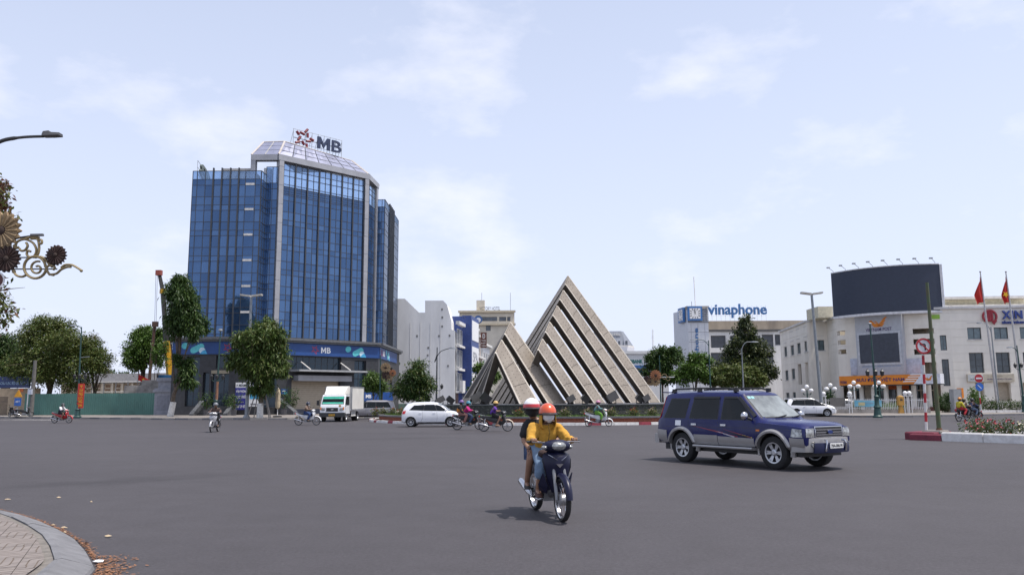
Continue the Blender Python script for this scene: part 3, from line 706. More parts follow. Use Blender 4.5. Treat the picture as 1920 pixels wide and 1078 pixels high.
def band(F, u0, u1, z0, z1, motifs, parent):
    bd = MB().fbox(F, u0, u1, z0, z1, .003, .14).build('sign_band', BAND, parent)
    H = z1 - z0
    for u, s in motifs:
        if s == 'caps':
            m1, m2, m3 = MB(), MB(), MB()
            # capsule standing on the lower edge, cut there; disc and fan beside it
            capsule(m1, F, (u, z0 + .32 * H), (u + .62 * H, z1 - .38 * H), .25 * H, .142); m1.build('capsule_motif', AQUA, bd)
            m2.prism([F.p(u + .72 * H + .26 * H * math.cos(t), z0 + .29 * H + .26 * H * math.sin(t), .155) for t in [2 * math.pi * k / 16 for k in range(16)]], F.n * .01); m2.build('disc_motif', PALE, bd)
            m3.prism([F.p(*p, .168) for p in ((u + .5 * H, z0 + .02), (u + 1.15 * H, z0 + .02), (u + .98 * H, z0 + .36 * H), (u + .78 * H, z0 + .3 * H))], F.n * .01); m3.build('fan_motif', LBLUE, bd)
            m4 = MB(); capsule(m4, F, (u - .72 * H, z1 - .33 * H), (u - .66 * H, z1 - .30 * H), .25 * H, .142); m4.build('capsule_motif', AQUA, bd)
        elif s == 'logo':
            st = MB()
            for a, b in STAR:
                f = lambda q: (u + (q[0] - 460) / 560 * .72 * H, z0 + H / 2 - (q[1] - 470) / 560 * .72 * H)
                capsule(st, F, f(a), f(b), .028 * H, .142)
            st.build('star_logo', LRED, bd); letter_m(F, u + .55 * H, u + 1.03 * H, z0 + .27 * H, z1 - .25 * H, .142, .012, WHT, bd); text_on('B', F, u + 1.11 * H, u + 1.48 * H, z0 + .27 * H, z1 - .25 * H, .142, WHT, bd, .02, .012)
    return bd
band(PL, .0, PL.L - .05, 6.95, 8.35, [(PL.px(362, 655)[0] + .1, 'caps'), (PL.px(428, 655)[0], 'logo')], tower)
band(PC, .05, PC.L - .05, 6.95, 8.35, [(PC.px(590, 660)[0], 'logo'), (PC.px(667, 665)[0] - .2, 'caps'), (1.2, 'caps')], tower)
band(PR, .05, 14, 6.95, 8.35, [(1.6, 'logo'), (6.0, 'caps')], tower)
can = MB(); ca, cb = PC.px(543, 700)[0], PC.px(670, 700)[0]
can.fbox(PC, ca, cb, 5.02, 5.22, .0, 2.3).build('entrance_canopy', mat('canopy_grey', (0.34, 0.35, 0.36), .5), tower)
can = MB(); can.fbox(PC, ca + .5, cb - 1.5, 3.95, 4.6, .01, 1.2).build('canopy_box', SILVER, tower)
for u in (ca + 1.6, cb - 2.2): MB().tube([PC.p(u, 5.25, 2.0), PC.p(u - .2, 6.2, .05)], .07, 6).build('canopy_rod', MATS['vent_white'], tower)
# steps with sloping side walls
h = holesL[2]; su0, su1 = h[0] - .7, h[1] + .55
for k in range(7): MB().fbox(PL, su0, su1, 0, .16 * (7 - k), .004 + .3 * k, .304 + .3 * k).build('step', mat('step_granite', (0.055, 0.058, 0.064), .5, var=.2), tower)
for a, b in ((su0 - .45, su0 - .006), (su1 + .006, su1 + .45)):
    m = MB(); m.prism([PL.p(a, 0, .01), PL.p(a, 0, 2.9), PL.p(a, .35, 2.9), PL.p(a, 1.75, .01)], PL.u * (b - a)); m.build('ramp_wall', mat('ramp_granite', (0.10, 0.105, 0.115), .5), tower, fix=True)
m = MB(); g = PC.px(537, 760)[0]; m.prism([PC.p(g - 1.2, 0, .01), PC.p(g - 1.2, 0, 4.0), PC.p(g - 1.2, .5, 4.0), PC.p(g - 1.2, 2.0, .01)], PC.u * .5); m.build('ramp_wall', MATS['ramp_granite'], tower, fix=True)
# hoardings on the podium
def board(F, x0, y0, x1, y1, name, label, cat, parts, d=.25, m=None):
    u0, u1, z0, z1 = F.rect(x0, y0, x1, y1, d); root = thing(name, label, cat, F.p((u0 + u1) / 2, z0, d) + F.off)
    G = Face(F.A[:2], F.B[:2], tuple(root.location)); H = z1 - z0; W = u1 - u0
    MB().fbox(G, u0, u1, z0, z1, d - .08, d).build('panel', m or WHT, root)
    for (a, b, c, e, kind, val, mm) in parts:
        ua, ub, za, zb = u0 + W * a, u0 + W * b, z1 - H * e, z1 - H * c
        if kind == 'box': MB().fbox(G, ua, ub, za, zb, d + .004, d + .012).build(val, mm, root)
        else: text_on(val, G, ua, ub, za, zb, d + .016, mm, root, .02, .006)
    return root, G
BBLUE = mat('board_blue', (0.035, 0.035, 0.25), .5)
board(PL, 441, 717, 463.5, 768, 'rental_board', 'blue and white office rental banner with white Vietnamese lettering', 'sign', [(0, 1, .19, 1, 'box', 'blue_field', BBLUE), (.06, .94, .05, .15, 'text', '✶ MBAMC', NAVY), (.06, .94, .25, .37, 'text', 'VĂN PHÒNG', WHT), (.12, .88, .45, .58, 'text', 'CHO THUÊ', WHT), (.3, .7, .68, .74, 'text', 'Hotline', WHT), (.05, .95, .83, .93, 'text', '0987 29 873', WHT)])
board(PL, 466.5, 711, 486.5, 762, 'bank_poster', 'white poster panel with blue picture beside the rental banner', 'sign', [(.1, .9, .35, .72, 'box', 'picture', LBLUE), (.15, .85, .08, .2, 'box', 'heading', NAVY), (.2, .8, .88, .93, 'text', 'MB BANK', NAVY)])
board(PC, 527, 729, 539, 739, 'blue_plate', 'small square blue plate on dark granite wall', 'sign', [(.2, .7, .3, .5, 'text', 'MB', WHT), (.5, .95, .6, .95, 'box', 'aqua_corner', AQUA)], d=.12, m=BAND)
kr, kg = board(PC, 671, 735, 712, 772, 'cash_machine_kiosk', 'blue cash machine kiosk against the tower base behind the truck', 'kiosk', [(.35, .6, .12, .3, 'text', 'MB', WHT), (0, .5, .45, 1, 'box', 'glass_front', gl), (.55, .95, .45, 1, 'box', 'machine_front', LBLUE)], d=1.2, m=BAND)
u0, u1, z0, z1 = PC.rect(671, 735, 712, 772, 1.2); MB().fbox(kg, u0, u1, 0.135, z1, .3, 1.1).build('kiosk_body', BAND, kr)
# ------------------------------------------------------------------ row of white houses along the side street
OLDWHITE = mat('old_white_render', (0.76, 0.76, 0.76), 0.85, var=0.10, scale=0.35, stretch=(1, 1, .3), bump=.1, bscale=3)
OFFWHITE = mat('off_white_trim', (0.70, 0.69, 0.67), 0.7, var=.06)
CREAM = mat('cream_render', (0.66, 0.60, 0.49), 0.8, var=.08, scale=.4)
GREYGLASS = mat('grey_window_glass', (0.08, 0.10, 0.13), 0.1, var=.4, scale=.5, spec=.8)
ra = Vector((-8.7, 122.0, 0)); rb = Vector((-3.3, 168.0, 0)); rdir = (rb - ra).normalized()
def street_face(s0, s1, off): return Face((ra + rdir * s0)[:2], (ra + rdir * s1)[:2], off)
def party(loc): return Face((-20.5, 122.0), (-8.7, 122.0), tuple(loc))
W0 = Vector((-8.7, 122.0, 0))
h1 = thing('white_corner_house', 'tall white corner house with bare weathered party wall beside the glass tower', 'building', W0)
F = party(W0); w = MB()
prof = [F.px(741, 771), F.px(741, 560), F.px(759, 560), F.px(786, 586), F.px(797, 586), F.px(797, 563.5), F.px(831, 563.5), F.px(838, 571), F.px(846, 600), F.px(846.5, 618), F.px(853, 620), F.px(853, 771)]
prof = [(u, max(z, 0.0)) for u, z in prof]
w.prism([F.p(u, z, 0) for u, z in prof], -F.n * 7.5); w.build('wall', OLDWHITE, h1, fix=True)
u0 = F.px(741, 760)[0]; MB().fbox(F, u0, F.L - .02, 0, 1.15, .003, .03).build('green_dado', mat('green_dado', (0.13, 0.21, 0.18), .8), h1)
for k in range(4): u = F.px(768 + k * 19, 700)[0]; MB().fbox(F, u, u + .08, 1.2, 13.5, .002, .035).build('render_strip', OFFWHITE, h1)
for x, y in ((829, 580), (829.5, 595), (829, 612), (803, 652), (782, 630), (823, 630), (843, 629), (802, 666), (840, 686)):
    u, z = F.px(x, y); MB().fbox(F, u - .13, u + .13, z - .16, z + .16, .004, .02).build('wall_patch', mat('patch_grey', (0.2, .2, .2), .9), h1)
G = street_face(0.05, 5.5, tuple(W0))
for z0, z1 in ((10.2, 12.6), (6.6, 9.4), (3.2, 5.8)):
    window(G, .7, 2.6, z0, z1, h1, d=.06, cols=2, gm=GREYGLASS, fm=OFFWHITE); window(G, 3.2, 5.0, z0, z1, h1, d=.06, cols=2, gm=GREYGLASS, fm=OFFWHITE)
    MB().fbox(G, .3, 5.3, z0 - .45, z0 - .12, .01, .55).build('balcony_slab', OFFWHITE, h1)
MB().fbox(G, 0, 5.4, 13.2, 13.7, .01, .6).build('cornice', OFFWHITE, h1); MB().fbox(G, .4, 1.9, .2, 2.7, .02, .12).build('door', mat('red_brown_door', (0.10, .04, .03), .6), h1)
sgn = MB().fbox(G, .3, 2.4, 2.9, 4.6, .6, 1.1).build('sign_box', OFFWHITE, h1)
def rowhouse(s0, s1, zt, m, label, name='row_house', sign=None, floors=4):
    c = ra + rdir * s0; r = thing(name, label, 'building', c); f = Face(c[:2], (ra + rdir * s1)[:2], tuple(c)); L = f.L
    MB().fbox(f, 0.01, L - .01, 0, zt, -9, 0).build('wall', m, r)
    MB().fbox(f, 0, L, zt - .02 - .4, zt - .02, .005, .55).build('cornice', OFFWHITE, r)
    fh = (zt - 1.2) / floors
    for k in range(1, floors):
        z0 = fh * k + .5
        if not (sign and k < 9 and sign == 'full'):
            n = max(1, int(L / 2.6))
            for q in range(n):
                a = L * (q + .2) / n; b = L * (q + .8) / n; window(f, a, b, z0, z0 + fh - 1.0, r, d=.04, cols=2, gm=GREYGLASS, fm=OFFWHITE)
            MB().fbox(f, .2, L - .2, z0 - .4, z0 - .1, .01, .5).build('balcony_slab', OFFWHITE, r)
    return r, f
r2, f2 = rowhouse(5.6, 13.0, 15.0, mat('blue_cladding', (0.03, 0.06, 0.22), .5), 'shop house clad in deep blue with three white sign boards', sign='full')
MB().fbox(f2, 0, f2.L, 2.6, 15.1, .01, 1.5).build('blue_sign_frame', MATS['blue_cladding'], r2)
for z0, z1, tx, mm in ((11.2, 14.4, None, None), (6.9, 10.2, 'SPA', mat('text_grey', (.25, .26, .3), .6)), (2.9, 6.0, 'nuk', mat('text_red', (.5, .03, .03), .5))):
    p = MB().fbox(f2, .5, f2.L - .4, z0, z1, 1.503, 1.56).build('sign_board', WHT, r2)
    if tx: text_on(tx, f2, 1.4, f2.L - 1.5, z0 + .8, z1 - .8, 1.564, mm, p, .01, .02)
r3, f3 = rowhouse(13.2, 20, 14.2, OLDWHITE, 'white balconied row house just past the blue clad shop house')
r4, f4 = rowhouse(20.2, 27, 13.2, mat('pale_pink_render', (.58, .5, .46), .8), 'pale pinkish row house behind the brown hanging sign')
bs = thing('brown_blade_sign', 'brown vertical blade sign with pale lettering above the side street', 'sign', ra + rdir * 21 + Vector((1.5, 0, 8)))
fb = Face((at(901, 640, 143).x, 143), (at(912.5, 640, 143).x, 143), tuple(bs.location))
za, zb = at(906, 652, 143).z, at(906, 623, 143).z
MB().fbox(fb, 0, fb.L, za, zb, -.2, 0).build('panel', mat('sign_brown', (.13, .055, .04), .6), bs)
text_on('Đ', fb, .3, fb.L - .3, zb - 1.1, zb - .25, .003, WHT, bs, .01, .02)
for k, t_ in enumerate(('THẨM', 'MỸ', 'VIỆN')): text_on(t_, fb, .15, fb.L - .15, za + .2 + (2 - k) * .5, za + .5 + (2 - k) * .5, .003, WHT, bs, .01, .02)
rowhouse(27.2, 36, 12.2, OLDWHITE, 'farthest low white row house before the sculpture hides the street', floors=3)
rs_ = thing('round_rooftop_sign', 'round blue and red sign disc standing on a row house roof', 'sign', (ra + rdir * 15)[:2] + (14.2,) if False else Vector((*(ra + rdir * 14.6)[:2], 14.2)))
MB().lathe([(.7, -.1), (.7, .1)], 20, (1.2, -.5, 1.1), 'Y').build('disc', mat('disc_blue', (.05, .12, .3), .5), rs_); MB().lathe([(.42, -.02), (.42, .02)], 16, (1.2, -.62, 1.0), 'Y').build('disc_motif', WHT, rs_)
MB().tube([(1.2, -.5, -.2), (1.2, -.5, .5)], .08, 6).build('post', MATS['galvanised'], rs_)

# cream hotel beyond
HC = Vector((-6, 210, 0)); ht = thing('cream_hotel', 'cream hotel block with roof lettering far behind the row houses', 'building', HC)
F = Face((-14, 210), (0.6, 210), tuple(HC)); hs = [F.rect(903, 594, 932, 602), F.rect(936, 594, 949, 602), F.rect(951, 594, 957, 602), F.rect(911, 610, 920, 620)]
w = MB(); wall_cells(w, F, 0, F.L, 0, 24.6, hs, -.5, 0); w.fbox(F, .1, F.L - .1, 0, 24.4, -14, -1.2); w.build('wall', CREAM, ht)
for h in hs: window(F, *h, ht, d=-.4, cols=4 if h[1] - h[0] > 3 else 2, gm=GREYGLASS)
for z in (24.6, 21.2): MB().fbox(F, -.3, F.L + .3, z, z + .5, -.4, .7).build('cornice', mat('cream_trim', (.6, .52, .38), .8), ht)
u, _ = F.px(893, 578); MB().fbox(F, u, u + 2.2, 25.1, 28, -3, -.8).build('stair_tower', CREAM, ht)
u0, _ = F.px(899, 586); u1, _ = F.px(938, 586); text_on('VICTORY HOTEL', F, u0, u1, 25.12, 26.1, .2, mat('letter_dark', (.2, .2, .2), .6), ht, .01, .15)
for x in (903, 957): u, _ = F.px(x, 570); MB().tube([F.p(u, 25.0, -1), F.p(u, 30, -1)], .06, 5).build('mast', MATS['galvanised'], ht)

# far mansard hotel tower and bank building right of the sculpture
TC = Vector((57, 420, 0)); tw = thing('mansard_hotel_tower', 'distant pale hotel tower with grey mansard roof and small windows', 'building', TC)
F = Face((44, 420), (60.5, 420), tuple(TC)); F2 = Face((60.5, 420), (65.5, 428), tuple(TC)); PALEW = mat('pale_blue_white', (.58, .60, .66), .8)
MB().prism([F.p(0, 0, 0), F.p(F.L, 0, 0), F2.p(F2.L, 0, 0), F.p(0, 0, -20)], (0, 0, 29)).build('wall', PALEW, tw, fix=True)
wm = MB()
for f, n in ((F, 9), (F2, 3)):
    for r_ in range(8):
        for k in range(n): u = f.L * (k + .3) / n; wm.fbox(f, u, u + f.L / n * .45, 2 + r_ * 3.3, 3.8 + r_ * 3.3, .005, .08)
o = wm.build('small_windows', GREYGLASS, tw); o['kind'] = 'stuff'
MB().prism([F.p(0, 29, 0), F.p(F.L, 29, 0), F2.p(F2.L, 29, 0), F.p(0, 29, -20)], (0, 0, .9)).build('cornice', OFFWHITE, tw, fix=True)
a = [F.p(0, 29.9, -.3), F.p(F.L, 29.9, -.3), F2.p(F2.L - .5, 29.9, -.3), F.p(0, 29.9, -19)]; b = [F.p(0, 37.6, -3), F.p(F.L - 2.6, 37.6, -3), F2.p(F2.L - 5, 37.6, -4), F.p(0, 37.6, -16)]
MB().loft([a, b]).build('mansard_roof', mat('mansard_slate', (.20, .22, .26), .6), tw, fix=True)
for k in range(2): u = F.px(1161 + k * 13.5, 640)[0]; d_ = MB().fbox(F, u - 1.1, u + 1.1, 29.95, 32.6, -3, .0).build('dormer', PALEW, tw); MB().fbox(F, u - .6, u + .6, 30.2, 32.2, .003, .06).build('dormer_window', GREYGLASS, d_)
text_on('GRAND HOTEL' if False else 'HOTEL', F, 6, 13.5, 35.2, 36.3, -2.0, OFFWHITE, tw, .01, .4)
BC = Vector((31, 190, 0)); bk = thing('bank_building', 'low white bank building with green roof lettering and a blue sign board', 'building', BC)
F = Face((23.5, 190), (37, 190), tuple(BC)); MB().fbox(F, 0, F.L, 0, 12.3, -10, 0).build('wall', OFFWHITE, bk)
u0, u1 = F.px(1181, 678)[0], F.px(1205, 678)[0]; z0, z1 = F.px(1190, 681)[1], F.px(1190, 674)[1]
text_on('DBANK', F, u0, u1, z0, z1, .02, mat('bank_green', (.02, .18, .15), .5), bk, .03, .1)
z0, z1 = F.px(1190, 699)[1], F.px(1190, 685)[1]; p = MB().fbox(F, u0 + .5, u0 + 4.2, z0, z1, .2, .5).build('sign_board', mat('sign_mid_blue', (.04, .14, .36), .5), bk)
text_on('HỘI NGHỊ', F, u0 + .9, u0 + 3.8, z0 + .4, z1 - .5, .503, mat('letter_orange', (.5, .16, .03), .5), p, .01, .02)
MB().fbox(F, 0, F.L, 12.3, 13.0, -9, .4).build('parapet', OFFWHITE, bk)

# ------------------------------------------------------------------ telephone company building with clock tower
VC = Vector((33, 140, 0)); vb = thing('clock_tower_building', 'stained white office block with blue clock tower and blue roof lettering', 'building', VC)
TOFF = tuple(VC)
F = Face((31.0, 140), (34.6, 140), TOFF); S = Face((29.9, 147), (31.0, 140), TOFF); Mn = Face((34.6, 141), (60, 141), TOFF)
TILEW = mat('white_wall_tiles', (.60, .62, .66), .5, var=.05); LOUV = mat('grey_louvre', (.22, .23, .25), .6)
w = MB(); w.prism([F.p(0, 0, 0), F.p(F.L, 0, 0), F.p(F.L, 0, -7), S.p(0, 0, 0)], (0, 0, 17.4)); w.build('clock_tower', TILEW, vb, fix=True)
jt = MB()
for k in range(9): jt.fbox(F, .0, F.L, 1 + 1.75 * k, 1.05 + 1.75 * k, .002, .012)
for u in (.5, 1.7, 2.9): jt.fbox(F, u, u + .04, 0, 14.8, .001, .011)
jt.build('tile_joints', LOUV, vb)
MB().fbox(F, -.2, F.L + .15, 17.4, 17.85, -5, .25).build('tower_cap', mat('weathered_concrete', (.38, .35, .31), .9, var=.3, scale=.8), vb)
lv = MB()
for k in range(7): lv.fbox(F, -.05, F.L + .05, 14.95 + k * .35, 15.15 + k * .35, .0, .12)
lv.build('tower_louvres', LOUV, vb)
CB = mat('clock_blue', (.05, .17, .42), .45)
def clock(f, u0, u1, z0, z1):
    c = MB().fbox(f, u0, u1, z0, z1, .13, .5).build('clock_box', CB, vb); e = .13 * (u1 - u0)
    MB().fbox(f, u0 + e, u1 - e, z0 + e, z1 - e, .503, .53).build('clock_face', WHT, c)
    cu, cz, rr = (u0 + u1) / 2, (z0 + z1) / 2, (u1 - u0) * .36; tk = MB()
    for k in range(12):
        a = 2 * math.pi * k / 12; d = Vector((math.cos(a), math.sin(a))); q = Vector((-d.y, d.x)) * .06 * (u1 - u0) * .4; s = 1.0 / max(abs(d.x), abs(d.y)) if k % 3 else 1.0
        p0, p1 = Vector((cu, cz)) + d * rr * .62 * min(s, 1.25), Vector((cu, cz)) + d * rr * .95 * min(s, 1.25)
        tk.prism([f.p(*(p0 + q), .533), f.p(*(p0 - q), .533), f.p(*(p1 - q), .533), f.p(*(p1 + q), .533)], f.n * .01)
    tk.build('hour_marks', FRAME_DARK, c)
    for L_, a in ((.75, R(105)), (.5, R(80))):
        d = Vector((math.cos(a), math.sin(a))); q = Vector((-d.y, d.x)) * .05; p0 = Vector((cu, cz)) - d * .1; p1 = Vector((cu, cz)) + d * rr * L_
        MB().prism([f.p(*(p0 + q), .548), f.p(*(p0 - q), .548), f.p(*(p1 - q), .548), f.p(*(p1 + q), .548)], f.n * .01).build('clock_hand', FRAME_DARK, c)
u0, u1, z0, z1 = F.rect(1288.5, 575, 1315.5, 601.5); clock(F, u0, u1, z0, z1); clock(S, 3.6, 6.2, z0 - .1, z1)
def text_vert(s, f, u0, u1, z0, z1, d, m, parent):
    me = text_mesh(s, .02, .5); co = np.empty(len(me.vertices) * 3, 'f'); me.vertices.foreach_get('co', co); co = co.reshape(-1, 3); mn, mx_ = co.min(0), co.max(0)
    a = (co[:, 0] - mn[0]) / (mx_[0] - mn[0]); b_ = (co[:, 1] - mn[1]) / (mx_[1] - mn[1]); n_ = np.stack([u1 - b_ * (u1 - u0), z0 + a * (z1 - z0), co[:, 2] * .1], 1)
    A = np.array(f.matrix(0, 0, d)); n_ = n_ @ A[:3, :3].T + A[:3, 3]
    me.vertices.foreach_set('co', n_.astype('f').ravel()); me.materials.clear(); me.materials.append(m); me.update(); return obj('lettering', me, parent)
VB = mat('letter_blue', (.05, .16, .38), .5)
u0, u1, za, zb = F.rect(1303, 615, 1312, 702); text_vert('vinaphone', F, u0, u1, za, zb, .06, VB, vb)
MB().tube([F.p(1.9, 17.8, -2), F.p(1.8, 23.4, -2)], .09, 6).build('mast', WHITE_PAINT, vb)
MB().tube([F.p(1.0, 17.8, -1), F.p(1.0, 18.8, -1)], .05, 6).build('short_mast', LOUV, vb)
# main block
z_r = 15.3; hs = [Mn.rect(1333, 629, 1361, 652), Mn.rect(1429, 627, 1450, 651), Mn.rect(1453, 627, 1466, 647), Mn.rect(1333, 661, 1361, 684), Mn.rect(1429, 660, 1450, 683), Mn.rect(1370, 629, 1398, 652), Mn.rect(1400, 629, 1426, 652)]
w = MB(); wall_cells(w, Mn, 0, Mn.L, 0, 13.4, hs, -.5, 0); w.fbox(Mn, .1, Mn.L - .1, 0, 13.3, -12, -1.0); w.build('wall', mat('grubby_white', (.68, .67, .65), .85, var=.14, scale=.4, stretch=(1, 1, .3)), vb)
for h in hs:
    l_ = MB(); n = 10
    for k in range(n): z = h[2] + (h[3] - h[2]) * k / n; l_.prism([Mn.p(h[0], z, -.4), Mn.p(h[0], z + .02, -.15), Mn.p(h[0], z + (h[3] - h[2]) / n, -.4)], Mn.u * (h[1] - h[0]))
    l_.build('louvre_bank', LOUV, vb)
    MB().fbox(Mn, h[0], h[1], h[2], h[3], -.6, -.45).build('louvre_backing', FRAME_DARK, vb)
MB().fbox(Mn, 0, Mn.L, 13.4, 13.75, -.8, .25).build('eave_slab', mat('eave_dark', (.10, .10, .10), .8), vb)
MB().fbox(Mn, -.2, Mn.L, 13.75, z_r, -1, .1).build('stained_parapet', mat('stained_beige', (.50, .42, .32), .9, var=.2, scale=.35, stretch=(1, 1, .4), col2=(.20, .17, .14)), vb)
u0, u1 = Mn.px(1323, 590)[0], Mn.px(1432, 590)[0]; z0, z1 = Mn.px(1375, 598)[1], Mn.px(1375, 572)[1]
FV = Face((34.6, 139.4), (60, 139.4), TOFF)
sg = obj('rooftop_lettering', None, vb); text_on('vinaphone', FV, u0, u1, z0, z1, 0, VB, sg, .022, .35)
lt = MB()
for k in range(14): u = u0 + (u1 - u0) * k / 13; lt.tube([FV.p(u, 15.2, -.3), FV.p(u, z1 - .2, -.3)], .03, 4)
for z in (16.1, 17.2): lt.tube([FV.p(u0, z, -.3), FV.p(u1, z, -.3)], .03, 4)
lt.build('sign_lattice', WHITE_PAINT, sg)

# ------------------------------------------------------------------ post office: side block, rounded corner, right wing
PC0 = Vector((45, 96, 0)); po = thing('post_office', 'cream three storey post office with rounded corner and orange entrance sign', 'building', PC0); PO = tuple(PC0)
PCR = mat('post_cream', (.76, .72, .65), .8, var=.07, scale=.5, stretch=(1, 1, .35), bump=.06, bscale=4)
PTR = mat('post_trim_grey', (.60, .59, .58), .75, var=.12, scale=1)
ZP = 11.55
FSd = Face((40.9, 121.6), (38.8, 104.6), PO); FFr = Face((38.8, 104.6), (42.2, 104.6), PO)
FRt = Face((49.6, 90.0), (66.0, 87.6), PO)
def arc(t, s=1.6):
    a, b = Vector((40.5, 99.3, 0)), Vector((49.6, 90.0, 0)); d = (b - a).normalized(); n = Vector((d.y, -d.x, 0)); return a.lerp(b, t) + n * s * 4 * t * (1 - t)
ARC = [Face(arc(k / 10)[:2], arc((k + 1) / 10)[:2], PO) for k in range(10)]
FRet = Face((41.4, 104.6), (40.5, 99.3), PO)
wl_ = MB(); inner = []
def pwall(F, hs, z0=0.0, z1=ZP, a=0, b=None):
    b = F.L if b is None else b
    slots = [(a - 1, b + 1, z, z + .035) for z in np.arange(z0 + .95, z1 - .3, .92)]
    wall_cells(wl_, F, a, b, z0, z1, hs + slots, -.035, 0); wall_cells(wl_, F, a, b, z0, z1, hs, -.4, -.035)
hS = [FSd.rect(x0, y0, x1, y1) for x0, y0, x1, y1 in ((1470.5, 650, 1475.5, 668.5), (1482.5, 647, 1488.5, 666), (1494.5, 643, 1501, 663), (1508, 639, 1515.5 - .5, 659))]
hS2 = [FSd.rect(x0, y0, x1, y1) for x0, y0, x1, y1 in ((1472.5, 694, 1478, 713), (1484.5, 691, 1490.5, 711))]
hS3 = [FSd.rect(x0, y0, x1, y1) for x0, y0, x1, y1 in ((1496.5, 682, 1503, 721), (1510, 679, 1517, 719))]
hS4 = [FSd.rect(1474, 736, 1480, 746), FSd.rect(1486.5, 735, 1492, 746)]
pwall(FSd, hS + hS2 + hS3 + hS4)
hF = [FFr.rect(1530, 637.5, 1546, 657)]; hF2 = [FFr.rect(1533.5, 678, 1539.5, 717), FFr.rect(1537, 724, 1543, 745)]
pwall(FFr, hF + hF2); pwall(FRet, [])
hR = [FRt.rect(*q) for q in ((1814, 614, 1840, 636), (1864, 613.5, 1890, 635.5), (1912.5, 613, 1939, 635))]
hR2 = [FRt.rect(*q) for q in ((1818, 661, 1845, 699), (1868.5, 660.5, 1894.5, 699), (1919, 660, 1945, 698))]
hR3 = [FRt.rect(1830, 717, 1846, 752), FRt.rect(1868, 717, 1896, 752), FRt.rect(1919, 717, 1945, 752)]
pwall(FRt, hR + hR2 + hR3)
for k, f in enumerate(ARC):
    hs = []
    if k in (0,): hs = [(0.1, f.L + .1, z, z + .55) for z in (7.0, 8.15, 9.3)]
    if k in (7, 8): hs = [(-.1 if k == 8 else .3, f.L - .25 if k == 8 else f.L + .1, z, z + .62) for z in (6.5, 7.65, 8.85)]
    if k == 9: hs = [(.3, .95, 6.9, 8.6), (.3, 1.0, 2.9, 5.9)]
    if k in (7, 8): hs.append((-.1 if k == 8 else .3, f.L - .25 if k == 8 else f.L + .1, 2.5, 5.6))
    pwall(f, hs, 4.2 if k < 9 else 0.0)
    for h in hs: inner.append((f, max(h[0], .0), min(h[1], f.L), h[2] - .1, h[3] + .1, -2.4, -2.2)); inner.append((f, max(h[0], .0), min(h[1], f.L), h[3] + .005, h[3] + .09, -2.2, -.41)); inner.append((f, max(h[0], .0), min(h[1], f.L), h[2] - .09, h[2] - .005, -2.2, -.41))  # back wall, plus slabs over and under each slot added to darken it
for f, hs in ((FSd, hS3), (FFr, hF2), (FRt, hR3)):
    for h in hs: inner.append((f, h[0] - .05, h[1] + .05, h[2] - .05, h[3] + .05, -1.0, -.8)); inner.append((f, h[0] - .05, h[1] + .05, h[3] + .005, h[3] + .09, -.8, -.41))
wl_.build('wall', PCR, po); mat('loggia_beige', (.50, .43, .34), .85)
for q_ in inner: MB().fbox(*q_).build('loggia_lining', MATS['loggia_beige'], po)
for f, hs in ((FSd, hS + hS2 + hS4), (FFr, hF), (FRt, hR)):
    for h in hs: window(f, h[0] + .005, h[1] - .005, h[2] + .005, h[3] - .005, po, d=-.2, cols=2, gm=mat('teal_glass', (.10, .15, .17), .08, var=.2, spec=.8), sill=PTR)
for h in hR2: window(FRt, h[0] + .005, h[1] - .005, h[2] + .005, h[3] - .005, po, d=-.28, cols=2, rows=3)
window(ARC[9], .31, .94, 6.91, 8.59, po, d=-.2, cols=2, gm=MATS['teal_glass']); window(ARC[9], .31, .99, 2.91, 5.89, po, d=-.2, cols=2, rows=3)
for f, hs in ((FSd, hS), (FFr, hF), (FRt, hR)):      # shallow framed panels above the upper windows
    for h in hs:
        for dz in (.55, 1.9):
            if h[3] + dz + .5 > ZP: continue
            q = MB(); a, b, z = h[0], h[1], h[3] + dz
            q.fbox(f, a, b, z, z + .06, .002, .05).build('lintel_panel', PTR, po)
co = MB()
for f in [FSd, FFr, FRet] + ARC + [FRt]: co.fbox(f, -.02, f.L + .02, ZP, ZP + .25, -3.2 if f in ARC else -.6, .22)  # run far back over the curve to stop light falling in behind the wall
co.build('cornice', PTR, po)
MB().prism([Vector((x, y, 0)) - PC0 for x, y in ((41.5, 121), (39.9, 105.5), (42.5, 105.3), (42.3, 100.2), (45.3, 95.5), (50.5, 91.2), (66, 89), (66, 121))], (0, 0, ZP - .1)).build('building_core', PCR, po, fix=True)
MB().prism([Vector((x, y, 0)) - PC0 for x, y in ((51, 97), (64, 96), (64, 110), (51, 110))], (0, 0, 13.4)).build('setback_storey', mat('pale_yellow_render', (.60, .56, .43), .8), po, fix=True)
fz = Face((50.5, 96.6), (62.2, 95.6), PO); MB().fbox(fz, 0, fz.L, 13.42, 13.7, -3, .5).fbox(fz, 0, fz.L, 12.5, 12.7, -.2, .3).build('setback_cornice', PTR, po)
fz = Face((39.0, 101), (43, 101), PO); MB().fbox(fz, 0, 1.9, ZP + .2, 13.2, -4, 0).build('stair_head', MATS['pale_yellow_render'], po)
for k in range(7):                                  # entrance columns below the sign
    p = arc(.12 + .115 * k, 1.5) - PC0; MB().lathe([(.36, 0.1), (.36, .35), (.28, .4), (.27, 4.0), (.36, 4.1), (.36, 4.3)], 14, p).build('column', PCR, po, smooth=30)
ent = MB(); g0 = MB()
for k in range(9):
    a, b = arc(k / 10, 1.6) + Vector((1.5, 1.4, 0)), arc((k + 1) / 10, 1.6) + Vector((1.5, 1.4, 0)); f = Face(a[:2], b[:2], PO)
    ent.fbox(f, 0, f.L, 0, 4.3, -.3, 0)
    if k in (1, 3, 4, 5, 6, 7): window(f, .1, f.L - .1, .25, 3.4, po, d=.02, cols=2, rows=2)
ent.build('entrance_wall', MATS['loggia_beige'], po)
